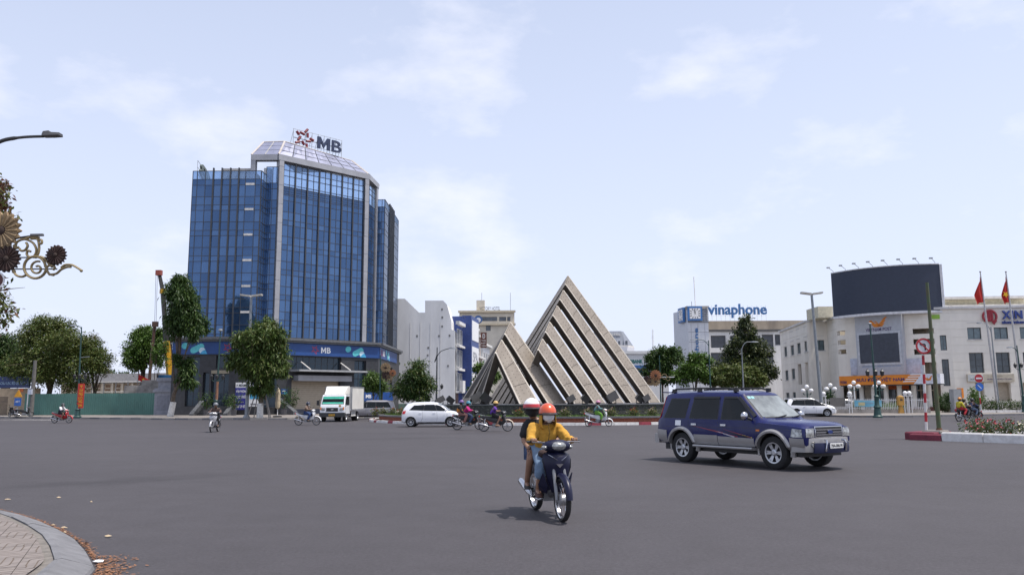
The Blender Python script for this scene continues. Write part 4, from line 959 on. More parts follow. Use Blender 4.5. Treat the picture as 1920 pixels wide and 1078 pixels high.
f = Face((arc(.42) + Vector((1.1, 1.0, 0)))[:2], (arc(.62) + Vector((1.1, 1.0, 0)))[:2], PO); MB().fbox(f, 0, f.L, 2.6, 3.5, 0, .1).build('entrance_banner', mat('banner_orange', (.55, .12, .03), .6), po)
for k in range(3): MB().prism([arc(.55 + .1 * q, 2.4 + .35 * (2 - k)) - PC0 for q in range(6)] + [arc(1.05 - .1 * q, 1.0) - PC0 for q in range(6)], (0, 0, .16 * (k + 1) + .1)).build('entrance_step', mat('dark_red_step', (.12, .03, .035), .6), po, fix=True)
# grey sign panel with screen
PT = Face((arc(.20) + Vector((-.45, -.42, 0)))[:2], (arc(.66) + Vector((-.45, -.42, 0)))[:2], PO)
GP = mat('grey_alu_panel', (.42, .44, .48), .45, var=.06)
u0, u1 = PT.px(1605, 640)[0], PT.px(1693, 640)[0]; z0, z1 = PT.px(1650, 703)[1], PT.px(1650, 590)[1]
pn = MB().fbox(PT, u0, u1, z0, z1, -1.6, 0).build('sign_panel', GP, po)
s0, s1, s2, s3 = PT.rect(1612.5, 626, 1686, 680); MB().fbox(PT, s0 - .25, s1 + .25, s2 - .25, s3 + .25, .003, .06).build('screen_border', mat('panel_light', (.52, .54, .58), .4), pn); MB().fbox(PT, s0, s1, s2, s3, .064, .12).build('screen', mat('dark_screen', (.04, .048, .07), .35), pn)
ORG = mat('post_orange', (.72, .23, .02), .5, var=.06); PURP = mat('post_purple', (.07, .035, .13), .5)
def swoosh(f, u0, u1, z0, z1, d, parent):
    W, H = u1 - u0, z1 - z0; q = lambda x, y: f.p(u0 + W * x, z0 + H * y, d)
    MB().prism([q(0, .62), q(.12, .72), q(.32, .34), q(.42, .42), q(.25, .55), q(.36, .60), q(.52, .26), q(.72, .05), q(.40, .0), q(.25, .02)][::-1], f.n * .03).build('bird_logo', ORG, parent, fix=True)
    for k in range(3):
        y = .0 + .3 * k; MB().prism([q(.40 + .13 * k, y + .06), q(.66 + .07 * k, y + .06), q(.80 + .07 * k, y + .34), q(.52 + .16 * k, y + .34)], f.n * .03).build('wing_stripe', ORG, parent, fix=True)
s = PT.rect(1629, 594, 1666, 613); swoosh(PT, s[0], s[1], s[2], s[3], .004, pn)
s = PT.rect(1623, 614.5, 1672, 620.5); text_on('VIETNAM POST', PT, s[0], s[1], s[2], s[3], .004, PURP, pn, .01, .02)
s = PT.rect(1617, 684, 1689, 688.5); text_on('BƯU ĐIỆN TỈNH - NHANH CHÓNG - AN TOÀN', PT, s[0], s[1], s[2], s[3], .004, mat('faint_blue', (.16, .25, .45), .6), pn, .0, .01)
for x0, x1 in ((1591, 1604), (1695, 1722)):
    f = PT; s = f.rect(x0, 672, x1, 703); MB().fbox(f, s[0], s[1], s[2], s[3], -1.4, -.5).build('side_panel', mat('pale_blue_panel', (.46, .50, .60), .5), po)
# orange fascia
OF = Face((PT.A - PT.u * 5 + PT.n * .9)[:2], (PT.B + PT.u * 6 + PT.n * .9)[:2], PO)
s = OF.rect(1573.5, 703.5, 1722, 721); e = OF.rect(1704, 703, 1763, 718); z0, z1 = s[2], s[3]
ofb = MB().fbox(OF, s[0], s[1] + .3, z0, z1, -1.2, 0).build('orange_fascia', ORG, po)
wp = MB().prism([OF.p(s[1] - .55, z0 - .01, .004), OF.p(e[1], z0 - .01, .004), OF.p(e[1], z1 + .01, .004), OF.p(s[1] + .35, z1 + .01, .004)], -OF.n * 1.0).build('white_fascia', mat('white_fascia', (.68, .70, .76), .5), ofb, fix=True)
for k in range(4): MB().prism([OF.p(s[1] - 1.75 + .28 * k, z0 + .25 + .25 * k, .008), OF.p(s[1] - .45 + .25 * k, z0 + .25 + .25 * k, .008), OF.p(s[1] - .35 + .25 * k, z0 + .36 + .25 * k, .008), OF.p(s[1] - 1.6 + .28 * k, z0 + .36 + .25 * k, .008)], OF.n * .01).build('white_stripe', WHT, ofb, fix=True)
q = OF.rect(1606, 707, 1696, 717.5); text_on('BƯU ĐIỆN VIỆT NAM', OF, q[0], q[1], z0 + .28, z1 - .22, .006, PURP, ofb, .022, .02)
q = OF.rect(1576, 714, 1588, 718); text_on('POSTBANK', OF, q[0], q[1], q[2] - .1, q[3], .006, PURP, ofb, .01, .02)
q = OF.rect(1733, 704, 1750, 716); swoosh(OF, q[0], q[1], z0 + .35, z1 - .15, .01, wp)
MB().fbox(OF, s[0] + .1, e[1], z0 - .12, z0 - .01, -1.1, -.1).build('fascia_soffit', FRAME_DARK, po)
q = ARC[8].rect(1746, 590, 1762, 598, .02); MB().fbox(ARC[8], q[0], q[1], q[2], q[3], .003, .06).build('green_plate', mat('lime_green', (.25, .45, .05), .5), po)
for dz in (0, .95): a_ = MB(); a_.fbox(ARC[8], .75, 1.25, 3.6 + dz, 4.3 + dz, -.9, -.5).build('air_conditioner', WHITE_PAINT, po)
# large curved screen on the roof edge
bb = thing('curved_billboard', 'huge dark curved screen standing on the post office roof', 'billboard', Vector((44, 95, 11.7)))
ba, bz = Vector((39.3, 97.0, 0)), Vector((49.1, 90.3, 0)); bd = (bz - ba).normalized(); bn = Vector((bd.y, -bd.x, 0)); Lb = Vector((44, 95, 11.7))
def barc(t, d=0): return ba.lerp(bz, t) + bn * (1.9 * 4 * t * (1 - t) + d) - Vector((Lb.x, Lb.y, 0))
zb0, zb1 = 11.45 - Lb.z, 16.75 - Lb.z
N = 16; front = [barc(k / N, 0) for k in range(N + 1)]; back = [barc(k / N, -.45) for k in range(N + 1)]
MB().loft([[Vector((f.x, f.y, zb0)), Vector((f.x, f.y, zb1)), Vector((b.x, b.y, zb1)), Vector((b.x, b.y, zb0))] for f, b in zip(front, back)]).build('screen', mat('slate_screen', (.028, .038, .066), .5, var=.06), bb, smooth=30, fix=True)
ft = [barc(k / N, .08) for k in range(N + 1)]
for nm, a, b in (('top_trim', zb1 + .003, zb1 + .12), ('bottom_trim', zb0 - .28, zb0 - .003)): MB().loft([[Vector((f.x, f.y, a)), Vector((f.x, f.y, b)), Vector((q.x, q.y, b)), Vector((q.x, q.y, a))] for f, q in zip(ft, back)]).build(nm, mat('white_trim', (.66, .66, .68), .5), bb, fix=True)
e0 = barc(1, .06); e1 = barc(1, -.5); MB().prism([Vector((e0.x, e0.y, zb0)), Vector((e0.x + .25, e0.y - .1, zb0)), Vector((e1.x + .25, e1.y, zb0)), Vector((e1.x, e1.y, zb0))], (0, 0, zb1 - zb0)).build('end_trim', MATS['white_trim'], bb, fix=True)
for k in range(8):
    t = .03 + k * .134; p = barc(t, 0); q = barc(t, 1.5); lm = MB(); lm.tube([(p.x, p.y, zb1), (p.x, p.y, zb1 + .25), (q.x - .2, q.y, zb1 + .5)], .03, 5)
    l_ = lm.build('floodlight_arm', MATS['galvanised'], bb); MB().box(q.x - .42, q.x - .08, q.y - .12, q.y + .12, zb1 + .44, zb1 + .58).build('floodlight', MATS['galvanised'], l_)
for k in range(6): p = barc(.1 + .16 * k, -.3); MB().tube([(p.x, p.y, -.35), (p.x, p.y, zb0 + .3)], .09, 6).build('support_post', MATS['galvanised'], bb)
# signs on the right wing
xs = thing('wall_sign', 'red round emblem and blue wall lettering on the right wing', 'sign', Vector((55, 89, 9))); XF = Face((49.6, 90.0), (66.0, 87.6), tuple(xs.location))
q = XF.rect(1841, 580, 1869, 607, .1); cu, cz, rr = (q[0] + q[1]) / 2, (q[2] + q[3]) / 2, (q[1] - q[0]) / 2
XR = mat('emblem_red', (.30, .02, .035), .5); ring = MB(); n = 28
pts = [(math.cos(t), math.sin(t)) for t in [R(-55) + R(290) * k / n for k in range(n + 1)]]
ring.loft([[XF.p(cu + x * rr, cz + y * rr, .1), XF.p(cu + x * rr, cz + y * rr, .3), XF.p(cu + x * rr * .78, cz + y * rr * .78, .3), XF.p(cu + x * rr * .78, cz + y * rr * .78, .1)] for x, y in pts]); ring.build('emblem_ring', XR, xs, fix=True)
for a, b, zt in ((-.38, -.14, .86), (-.10, .14, .93), (.18, .42, .86)): MB().fbox(XF, cu + rr * a, cu + rr * b, cz - rr * .55, cz + rr * zt, .1, .28).build('emblem_bar', XR, xs)
MB().fbox(XF, cu - rr * .8, cu + rr * .15, cz - rr * .72, cz - rr * .5, .1, .27).build('emblem_bar', XR, xs); MB().prism([XF.p(cu + rr * .15, cz - rr * .6, .1), XF.p(cu + rr * .95, cz - rr * .6, .1), XF.p(cu + rr * .5, cz - rr * 1.2, .1)], XF.n * .17).build('emblem_tip', XR, xs, fix=True)
q = XF.rect(1878, 582.5, 1916, 598, .1); text_on('XIN', XF, q[0], q[1], q[2], q[3], .1, mat('xin_blue', (.03, .06, .26), .5), xs, .02, .2, spacing=1.1)
q = XF.rect(1878, 600.5, 1921, 607, .1); text_on('aluminium', XF, q[0], q[1], q[2], q[3], .1, MATS['xin_blue'], xs, .02, .15)
br = thing('branch_board', 'long beige name board above the right wing ground floor', 'sign', Vector((55, 89, 4))); BF = Face((49.6, 90.0), (66.0, 87.6), tuple(br.location))
q = BF.rect(1814, 701, 1902, 715.5, .25); MB().fbox(BF, q[0], q[1], q[2], q[3], .02, .25).build('panel', mat('board_beige', (.52, .46, .36), .6), br)
w_ = q[1] - q[0]; H = q[3] - q[2]; MB().fbox(BF, q[0] + .05, q[0] + w_ * .34, q[2] + .06, q[3] - .06, .254, .27).build('pale_field', mat('pale_field', (.55, .56, .55), .6), br)
text_on('NGÂN HÀNG SỐ CỦA BẠN', BF, q[0] + w_ * .42, q[1] - .25, q[2] + .18, q[2] + H * .5, .256, PURP, br, .01, .012); text_on('CHI NHÁNH', BF, q[0] + w_ * .5, q[1] - 1.2, q[2] + H * .62, q[3] - .12, .256, mat('faint_brown', (.3, .26, .2), .6), br, .0, .012)
text_on('BƯU CỤC', BF, q[0] + .3, q[0] + w_ * .28, q[2] + .2, q[2] + H * .45, .274, FRAME_DARK, br, .0, .01)

# ------------------------------------------------------------------ left background: hoarding, club gate, hall, concrete, pillar
GRN = mat('green_hoarding', (.075, .185, .155), .55, var=.10, scale=.5)
hd = thing('green_hoarding', 'long green corrugated metal construction hoarding on the far left pavement', 'fence', (-50, 95.6, .135)); HF = Face((-59.0, 97.2), (-41.2, 93.8), (-50, 95.6, .135))
npan = 17; pw = HF.L / npan
for k in range(npan):
    m = MB(); n = 8; up = []; 
    for j in range(n * 2 + 1): up.append((k * pw + .006 + (pw - .012) * j / (n * 2), .035 if (j // 2) % 2 else 0.0))
    ht_ = .135 + 2.55 + random.uniform(-.015, .015) - (.02 * k / npan)
    m.loft([[HF.p(u, .135 + .02, d), HF.p(u, ht_, d), HF.p(u, ht_, d - .012), HF.p(u, .135 + .02, d - .012)] for u, d in up]); m.build('corrugated_panel', GRN, hd, fix=True)
for z in (.5, 1.4, 2.4): MB().fbox(HF, 0, HF.L, z, z + .06, -.09, -.03).build('rail', MATS['galvanised'], hd)
# side return of the hoarding and the club gate
gt = thing('club_gate', 'club entrance gate with dark blue name board and beige wall', 'gate', (-61.5, 97.5, .135)); GO = tuple(gt.location); GF = Face((-64.8, 98.6), (-59.3, 97.4), GO)
q = GF.rect(-12, 706, 55, 727, .3); bd_ = MB().fbox(GF, q[0], q[1], q[2], q[3], .1, .3).build('name_board', mat('club_navy', (.02, .04, .13), .5), gt)
q2 = GF.rect(1, 713, 55, 722, .3); text_on('CÂU LẠC BỘ QUẦN VỢT', GF, q2[0], q2[1], q2[2], q2[3], .304, mat('club_letter', (.30, .42, .55), .6), bd_, .01, .02)
MB().fbox(GF, -.6, GF.L, .135, q[2], -2.6, -2.4).build('beige_wall', mat('club_beige', (.52, .40, .27), .8), gt)
MB().fbox(GF, q[1] - .22, q[1] - .1, .135, q[2] - .003, .1, .22).build('gate_post', WHITE_PAINT, gt)
for k in range(14): u = q[0] + .1 + k * .14; MB().fbox(GF, u, u + .05, .2, 2.35, 0, .04).build('gate_bar', mat('gate_brown', (.12, .09, .07), .6), gt)
for z in (.22, 1.75, 2.3): MB().fbox(GF, q[0], q[0] + 2.1, z, z + .06, .045, .08).build('gate_rail', MATS['gate_brown'], gt)
MB().fbox(GF, q[0] + .7 * (q[1] - q[0]), q[0] + .82 * (q[1] - q[0]), q[2] - .5, q[2] - .1, .1, .15).build('orange_plate', mat('plate_orange', (.55, .13, .03), .6), gt)
cp = thing('concrete_pole', 'plain grey concrete utility pole beside the club gate', 'pole', gp(58, 780, .135)); MB().tube([(0, 0, 0), (0, 0, 6.2)], [.24, .18], 10).build('shaft', mat('shaded_pole_concrete', (.13, .125, .12), .9), cp, smooth=True); MB().box(-.3, .1, -.45, -.2, 2.4, 3.0).build('meter_box', MATS['pale_blue_panel'], cp)  # shaft grey darkened to carry the shade of the trees above
wb = thing('warning_board', 'yellow warning triangle over a blue notice board at the club gate', 'sign', gp(31, 781, .135)); bw = Face((wb.location.x - .6, wb.location.y), (wb.location.x + .6, wb.location.y), tuple(wb.location)); 
MB().tube([(0, .05, 0), (0, .05, 2.9)], .04, 6).build('post', MATS['galvanised'], wb); MB().box(-.36, .36, -.02, .02, 1.15, 2.0).build('notice_board', mat('notice_blue', (.03, .12, .42), .5), wb)
MB().prism([(-.45, -.03, 2.12), (.45, -.03, 2.12), (0, -.03, 2.88)], (0, .05, 0)).build('warning_triangle', mat('warning_yellow', (.65, .30, .02), .5), wb, fix=True)
text_on('CHÚ Ý', bw, .38, .82, 1.5 + .135, 1.75 + .135, .03, WHT, wb, .01, .006)
hall = thing('louvred_hall', 'long low beige hall with louvred wall behind the green hoarding', 'building', (-52, 126, 0)); HO = tuple(hall.location); F = Face((-72, 128), (-45, 124), HO)
MB().fbox(F, 0, F.L, 0, 4.6, -8, 0).build('wall', mat('hall_beige', (.50, .42, .32), .85), hall); MB().fbox(F, -.3, F.L + .3, 4.65, 6.1, -8, .5).build('roof_band', mat('hall_grey', (.48, .47, .46), .8), hall)
for k in range(16):
    u = .4 + k * F.L / 16; MB().fbox(F, u, u + .3, 1, 4.6, .005, .3).build('pilaster', mat('hall_cream', (.6, .53, .42), .8), hall)
    for j in range(4): MB().fbox(F, u + .55, u + 1.3, 2.0 + j * .65, 2.4 + j * .65, .005, .06).build('vent', mat('vent_brown', (.20, .13, .08), .8), hall)
rl = thing('white_railing', 'low white pipe railing before the beige hall', 'fence', (-48.5, 106, 0)); F = Face((-56, 106.8), (-44, 105), tuple(rl.location))
for z in (3.0, 4.3): MB().tube([F.p(0, z), F.p(F.L, z)], .05, 6).build('rail', WHITE_PAINT, rl)
for k in range(8): MB().tube([F.p(F.L * k / 7, 0), F.p(F.L * k / 7, 4.3)], .06, 6).build('post', MATS['galvanised'], rl)
SLAB = mat('rough_concrete', (.30, .28, .26), .95, var=.22, scale=1.2, bump=.5, bscale=4)
for (x0, y0, x1, y1, lb) in ((231, 722, 304, 739, 'long lower concrete slab lying above the hoarding'), (264, 712, 306, 724, 'short upper concrete slab stacked at the hoarding end')):
    a, b = at(x0, y1, 99), at(x1, y0, 99); sl = tag(MB().hexa([(0, 0, 0), (b.x - a.x, 0, 0), (b.x - a.x - .1, 1.4, 0), (.15, 1.4, 0), (.1, .05, b.z - a.z), (b.x - a.x - .2, .05, b.z - a.z - .05), (b.x - a.x - .2, 1.3, b.z - a.z), (.2, 1.3, b.z - a.z)]).build('concrete_slab', SLAB), lb, 'slab', 'slabs above the hoarding'); sl.location = a
st = thing('slab_stack_base', 'earth heap carrying the concrete slabs behind the hoarding', 'mound', (-45, 99.5, 0)); MB().loft([[(-4, -1.2, 0), (5, -1.2, 0), (5, 2.5, 0), (-4, 2.5, 0)], [(-2.6, -.2, 2.55), (4, -.2, 2.55), (4, 1.9, 2.55), (-2.6, 1.9, 2.55)]]).build('heap', EARTH, st, fix=True)
gpil = thing('gate_pillar', 'square grey pillar with moulded cap at the hoarding end', 'pillar', Vector((-40.0, 93.0, .135)))
pl = MB()
for (r, z0, z1) in ((1.0, 0, 2.6), (1.15, 2.6, 2.85), (1.05, 2.85, 3.05), (.75, 3.05, 3.85), (.9, 3.85, 4.25)): pl.box(-r, r, -r, r, z0 + .002, z1)
pl.build('shaft', mat('pillar_grey', (.26, .27, .31), .8, var=.12), gpil); MB().box(-.7, .7, -1.02, -.98, .5, 2.2).build('recess_panel', mat('pillar_dark', (.2, .21, .25), .8), gpil)
# ------------------------------------------------------------------ vehicles: wheels and lofted car bodies
RUBBER = mat('tyre_rubber', (.018, .018, .019), .85, var=.2, scale=6)
ALLOY = mat('alloy_wheel', (.50, .51, .53), .3, metal=.8, var=.05)
CHROME = mat('chrome', (.55, .55, .57), .16, metal=1.0, var=.02)
BLACKP = mat('black_plastic', (.02, .02, .022), .5)
CARGLASS = mat('car_glass', (.008, .010, .011), .05, var=.3, scale=1.2, spec=.3)
SCREENG = glass_mat('windscreen_glass', (.10, .12, .13), .35, .03, (.55, .62, .62))
LENS = mat('headlamp_lens', (.34, .345, .34), .14, var=.5, scale=11, metal=.5, spec=.8)
AMBER = mat('amber_lens', (.7, .2, .02), .2); REDL = mat('red_lens', (.45, .01, .015), .2)
PLATEW = mat('plate_white', (.72, .72, .70), .5, var=.04); PLATET = mat('plate_text', (.03, .03, .03), .6)
def wheel(parent, c, r, w, side, spokes=6, name='wheel', hub=None, dark=False):
    """tyre with rim, spokes and hub cap as sub-parts; axle along Y"""
    c = Vector(c); tp = [(r * .64, -w / 2), (r * .90, -w / 2), (r * .985, -w * .40), (r, -w * .2), (r, w * .2), (r * .985, w * .40), (r * .90, w / 2), (r * .64, w / 2), (r * .62, 0)]
    vs = MB(); n = 30; ring = []
    for k in range(n):
        a = 2 * math.pi * k / n; ring.append([c + Vector((math.cos(a) * q, h, math.sin(a) * q)) for q, h in tp])
    ring.append(ring[0]); vs.loft(ring, cap=False); ty = vs.build(name, RUBBER, parent, smooth=40, fix=True)
    rm = MB(); y = side * w * .30
    rl = []
    for k in range(27):
        a = 2 * math.pi * k / 26; rl.append([c + Vector((math.cos(a) * q, h, math.sin(a) * q)) for q, h in ((r * .65, -w * .47), (r * .66, w * .47), (r * .61, w * .47), (r * .57, w * .38), (r * .56, -w * .45))])
    rm.loft(rl, cap=False)
    rim = rm.build('rim', ALLOY, ty, smooth=40, fix=True)
    bk = MB(); bk.lathe([(r * .57, -.01), (r * .57, .01)], 20, c + Vector((0, side * w * .02, 0)), 'Y'); bk.build('brake_disc', mat('dark_wheel_metal', (.05, .05, .055), .6, metal=.5), ty)  # dark metal disc filling the rim behind the spokes
    sp = MB()
    for k in range(spokes):
        for da in ((-.13, .13) if spokes <= 6 else (0,)):
            a = 2 * math.pi * k / spokes + da; d = Vector((math.cos(a), 0, math.sin(a))); q = Vector((-d.z, 0, d.x)) * r * (.055 if spokes <= 6 else .075)
            p0, p1 = c + d * r * .14 + Vector((0, y, 0)), c + d * r * .60 + Vector((0, y + side * w * .06, 0)); o = Vector((0, -side * .02, 0))
            sp.hexa([p0 - q, p1 - q, p1 + q, p0 + q, p0 - q + o, p1 - q + o, p1 + q + o, p0 + q + o])
    sp.build('spokes', ALLOY if not dark else mat('dark_alloy', (.28, .28, .30), .35, metal=.7), rim, fix=True)
    hb = MB(); hb.lathe([(r * .2, 0), (r * .2, side * .03), (r * .12, side * .045)], 14, c + Vector((0, y - side * .01, 0)), 'Y'); hb.build('hub_cap', hub or ALLOY, rim, fix=True)
    return ty

class Car:
    def __init__(s, name, label, loc, heading, st, paint, axles, wr, ww, track, group=None, spokes=6, well=None, dark=False):
        s.root = thing(name, label, 'car', (loc[0], loc[1], 0.0), math.atan2(heading[1], heading[0]), group)
        xs = [a[0] for a in st]; full = []
        for a, b in zip(st, st[1:]):
            n = max(1, int((b[0] - a[0]) / .11))
            for k in range(n): t = k / n; full.append([a[i] + (b[i] - a[i]) * t for i in range(len(a))])
        full.append(list(st[-1])); rings = []
        for (x, zs, w, zm, zb, wb, zr, wr_) in full:
            h = [(0, zs), (w * .84, zs), (w * .97, zs + .07), (w, zs + .16), (w + .012, zm), (w, (zm + zb) / 2 + .03), (wb, zb), (wr_ + .012, max(zr - .075, zb + .004)), (wr_ - .03, max(zr - .03, zb + .008)), (wr_ - .12, zr), (wr_ * .4, zr + .018), (0, zr + .024)]
            rings.append([Vector((x, y, z)) for y, z in h] + [Vector((x, -y, z)) for y, z in h[-2:0:-1]])
        mb = MB(); mb.loft(rings); me = mb.mesh('body', paint); fixn(me)
        bo = obj('body', me, s.root); s.body = bo
        cut = MB(); wr2 = well or wr * 1.16
        for ax in axles:
            for sd in (1, -1):
                cut.lathe([(wr2, 0), (wr2, sd * .9)], 28, (ax, sd * .42, wr + .02), 'Y')
        cme = cut.mesh('cutter', BLACKP); fixn(cme); co = obj('cutter', cme, None); co.matrix_world = Matrix.Identity(4)
        bo.parent = None; md = bo.modifiers.new('b', 'BOOLEAN'); md.operation = 'DIFFERENCE'; md.object = co; md.solver = 'EXACT'
        dg = bpy.context.evaluated_depsgraph_get(); nm = bpy.data.meshes.new_from_object(bo.evaluated_get(dg)); bo.modifiers.clear(); bpy.data.objects.remove(co)
        nm.name = 'body'; nm.materials.clear(); nm.materials.append(paint); nm.materials.append(BLACKP)
        for p in nm.polygons:
            c = p.center; p.material_index = 0
            for ax in axles:
                if abs(math.hypot(c.x - ax, c.z - wr - .02) - wr2) < .03 and abs(c.y) < 2 and abs(p.normal.y) < .5 and .42 < abs(c.y): p.material_index = 1
                if abs(abs(c.y) - .42) < .01 and math.hypot(c.x - ax, c.z - wr - .02) < wr2: p.material_index = 1
        soft(nm, 28); bo.data = nm; bo.parent = s.root
        bm = bmesh.new(); bm.from_mesh(me); s.bvh = BVHTree.FromBMesh(bm); bm.free()
        for ax in axles:
            for sd in (1, -1): wheel(s.root, (ax, sd * track / 2, wr), wr, ww, sd, spokes, dark=dark)
    def patch(s, pts, axis, eps, name, m, parent=None, n=(6, 3), side=1, thick=0.0):
        """4-corner patch laid on the body. axis 'y': pts are (x,z) on the given side; 'x': pts are (y,z) seen from the front (side=1) or rear (-1); 'z': (x,y) from above"""
        a, b, c, d = [Vector(p) for p in pts]; vs = []; fs = []; low = []
        for j in range(n[1] + 1):
            for i in range(n[0] + 1):
                u, v = i / n[0], j / n[1]; p = a.lerp(b, u).lerp(d.lerp(c, u), v)
                if axis == 'y': o, dr = Vector((p.x, 3 * side, p.y)), Vector((0, -side, 0))
                elif axis == 'x': o, dr = Vector((6 * side, p.x, p.y)), Vector((-side, 0, 0))
                else: o, dr = Vector((p.x, p.y, 4)), Vector((0, 0, -1))
                h, nr, _, _ = s.bvh.ray_cast(o, dr)
                if h is None:
                    g = Vector((p.x, .8 * side, p.y)) if axis == 'y' else Vector((2.2 * side, p.x, p.y)) if axis == 'x' else Vector((p.x, p.y, 1.6))
                    h, nr, _, _ = s.bvh.find_nearest(g)
                if nr.dot(dr) > 0: nr = -nr
                vs.append(h + nr * eps); low.append(h - nr * .006)
        W = n[0] + 1
        for j in range(n[1]):
            for i in range(n[0]): fs.append((j * W + i, j * W + i + 1, (j + 1) * W + i + 1, (j + 1) * W + i))
        edge = [i for i in range(W)] + [j * W + n[0] for j in range(1, n[1] + 1)] + [n[1] * W + i for i in range(n[0] - 1, -1, -1)] + [j * W for j in range(n[1] - 1, 0, -1)]
        mb = MB(); mb.add(vs, fs); me = mb.mesh(name, m); fixn(me)
        nf = len(fs); tot = sum((me.polygons[i].center - Vector((0, 0, .8))).dot(me.polygons[i].normal) for i in range(nf))
        if tot < 0: me.flip_normals()
        if eps > .0075:
            fl = [tuple(p.vertices) for p in me.polygons]; o_ = len(vs); m2 = MB(); m2.add(vs + [low[i] for i in edge], fl)
            for k in range(len(edge)):
                k2 = (k + 1) % len(edge); m2.f.append((edge[k], edge[k2], o_ + k2, o_ + k)); m2.m.append(0)
            me = m2.mesh(name, m)
        soft(me, 40)
        return obj(name, me, parent or s.root)
    def seam(s, pts, side, w=.009, name='door_seam'):
        for (x0, z0), (x1, z1) in zip(pts, pts[1:]):
            d = Vector((x1 - x0, z1 - z0)).normalized() * w / 2; q = Vector((-d.y, d.x))
            s.patch([(x0 - q.x, z0 - q.y), (x1 - q.x, z1 - q.y), (x1 + q.x, z1 + q.y), (x0 + q.x, z0 + q.y)], 'y', .0015, name, BLACKP, side=side, n=(6, 1))
    def flare(s, ax, wr, side, m, w=.085, out=.045, a0=-12, a1=192, y=None):
        mb = MB(); rings = []; n = 22
        for k in range(n + 1):
            a = R(a0 + (a1 - a0) * k / n); r0 = wr * 1.15; cx, cz = ax + math.cos(a) * r0, wr + .02 + math.sin(a) * r0; ox, oz = ax + math.cos(a) * (r0 + w), wr + .02 + math.sin(a) * (r0 + w)
            h, nr, _, _ = s.bvh.ray_cast(Vector((ox, 3 * side, max(oz, .45))), Vector((0, -side, 0))); yb = (h.y if h else side * .88)
            rings.append([Vector((cx, yb - side * .08, cz)), Vector((cx, yb + side * out, cz)), Vector((ox * .5 + cx * .5, yb + side * (out + .006), oz * .5 + cz * .5)), Vector((ox, yb + side * .004, oz)), Vector((ox, yb - side * .05, oz))])
        mb.loft(rings); return mb.build('wheel_arch', m, s.root, smooth=30, fix=True)

# ---- the blue and silver off-roader
BLUEP = mat('blue_car_paint', (.0085, .0125, .085), .25, metal=.0, var=.05, coat=.15, spec=.35)
SILVP = mat('silver_car_trim', (.37, .36, .355), .38, metal=.45, var=.05, coat=.3)
suv_st = [(-2.34, .52, .74, .75, 1.02, .74, 1.05, .60), (-2.30, .48, .86, .75, 1.04, .85, 1.08, .74), (-2.24, .46, .89, .75, 1.06, .875, 1.30, .76), (-2.12, .45, .90, .76, 1.07, .88, 1.74, .675),
          (-1.95, .44, .90, .76, 1.08, .88, 1.775, .685), (-1.0, .44, .90, .76, 1.075, .885, 1.80, .70), (.1, .44, .90, .76, 1.06, .885, 1.785, .695), (.42, .44, .90, .76, 1.055, .885, 1.735, .67),
          (.75, .44, .90, .76, 1.05, .88, 1.44, .735), (1.10, .44, .90, .76, 1.045, .88, 1.125, .80), (1.22, .44, .90, .76, 1.04, .875, 1.10, .80), (1.75, .44, .895, .74, 1.0, .86, 1.075, .77), (2.08, .44, .88, .72, .97, .84, 1.05, .74), (2.20, .46, .85, .70, .95, .81, 1.015, .72), (2.26, .48, .81, .68, .93, .78, .985, .70), (2.285, .52, .76, .68, .90, .73, .93, .64)]
suvA, suvB = Vector((6.09, 18.56)), Vector((4.44, 21.07)); hd_ = (suvA - suvB).normalized(); lf = Vector((-hd_.y, hd_.x))
cen = (suvA + suvB) / 2 - Vector((0, 0)) ; cen = cen + (lf * .76 if lf.dot(-cen) < 0 else lf * -.76) * -1 if False else cen
nrm_side = Vector((hd_.y, -hd_.x)); 
if nrm_side.dot(-cen) < 0: nrm_side = -nrm_side
cen = cen - nrm_side * .74
suv = Car('off_road_car', 'dark blue and silver off-road car with spare wheel cover driving right', (cen.x, cen.y), hd_, suv_st, BLUEP, (1.43, -1.43), .375, .25, 1.50, spokes=6, well=.44)
r = suv.root
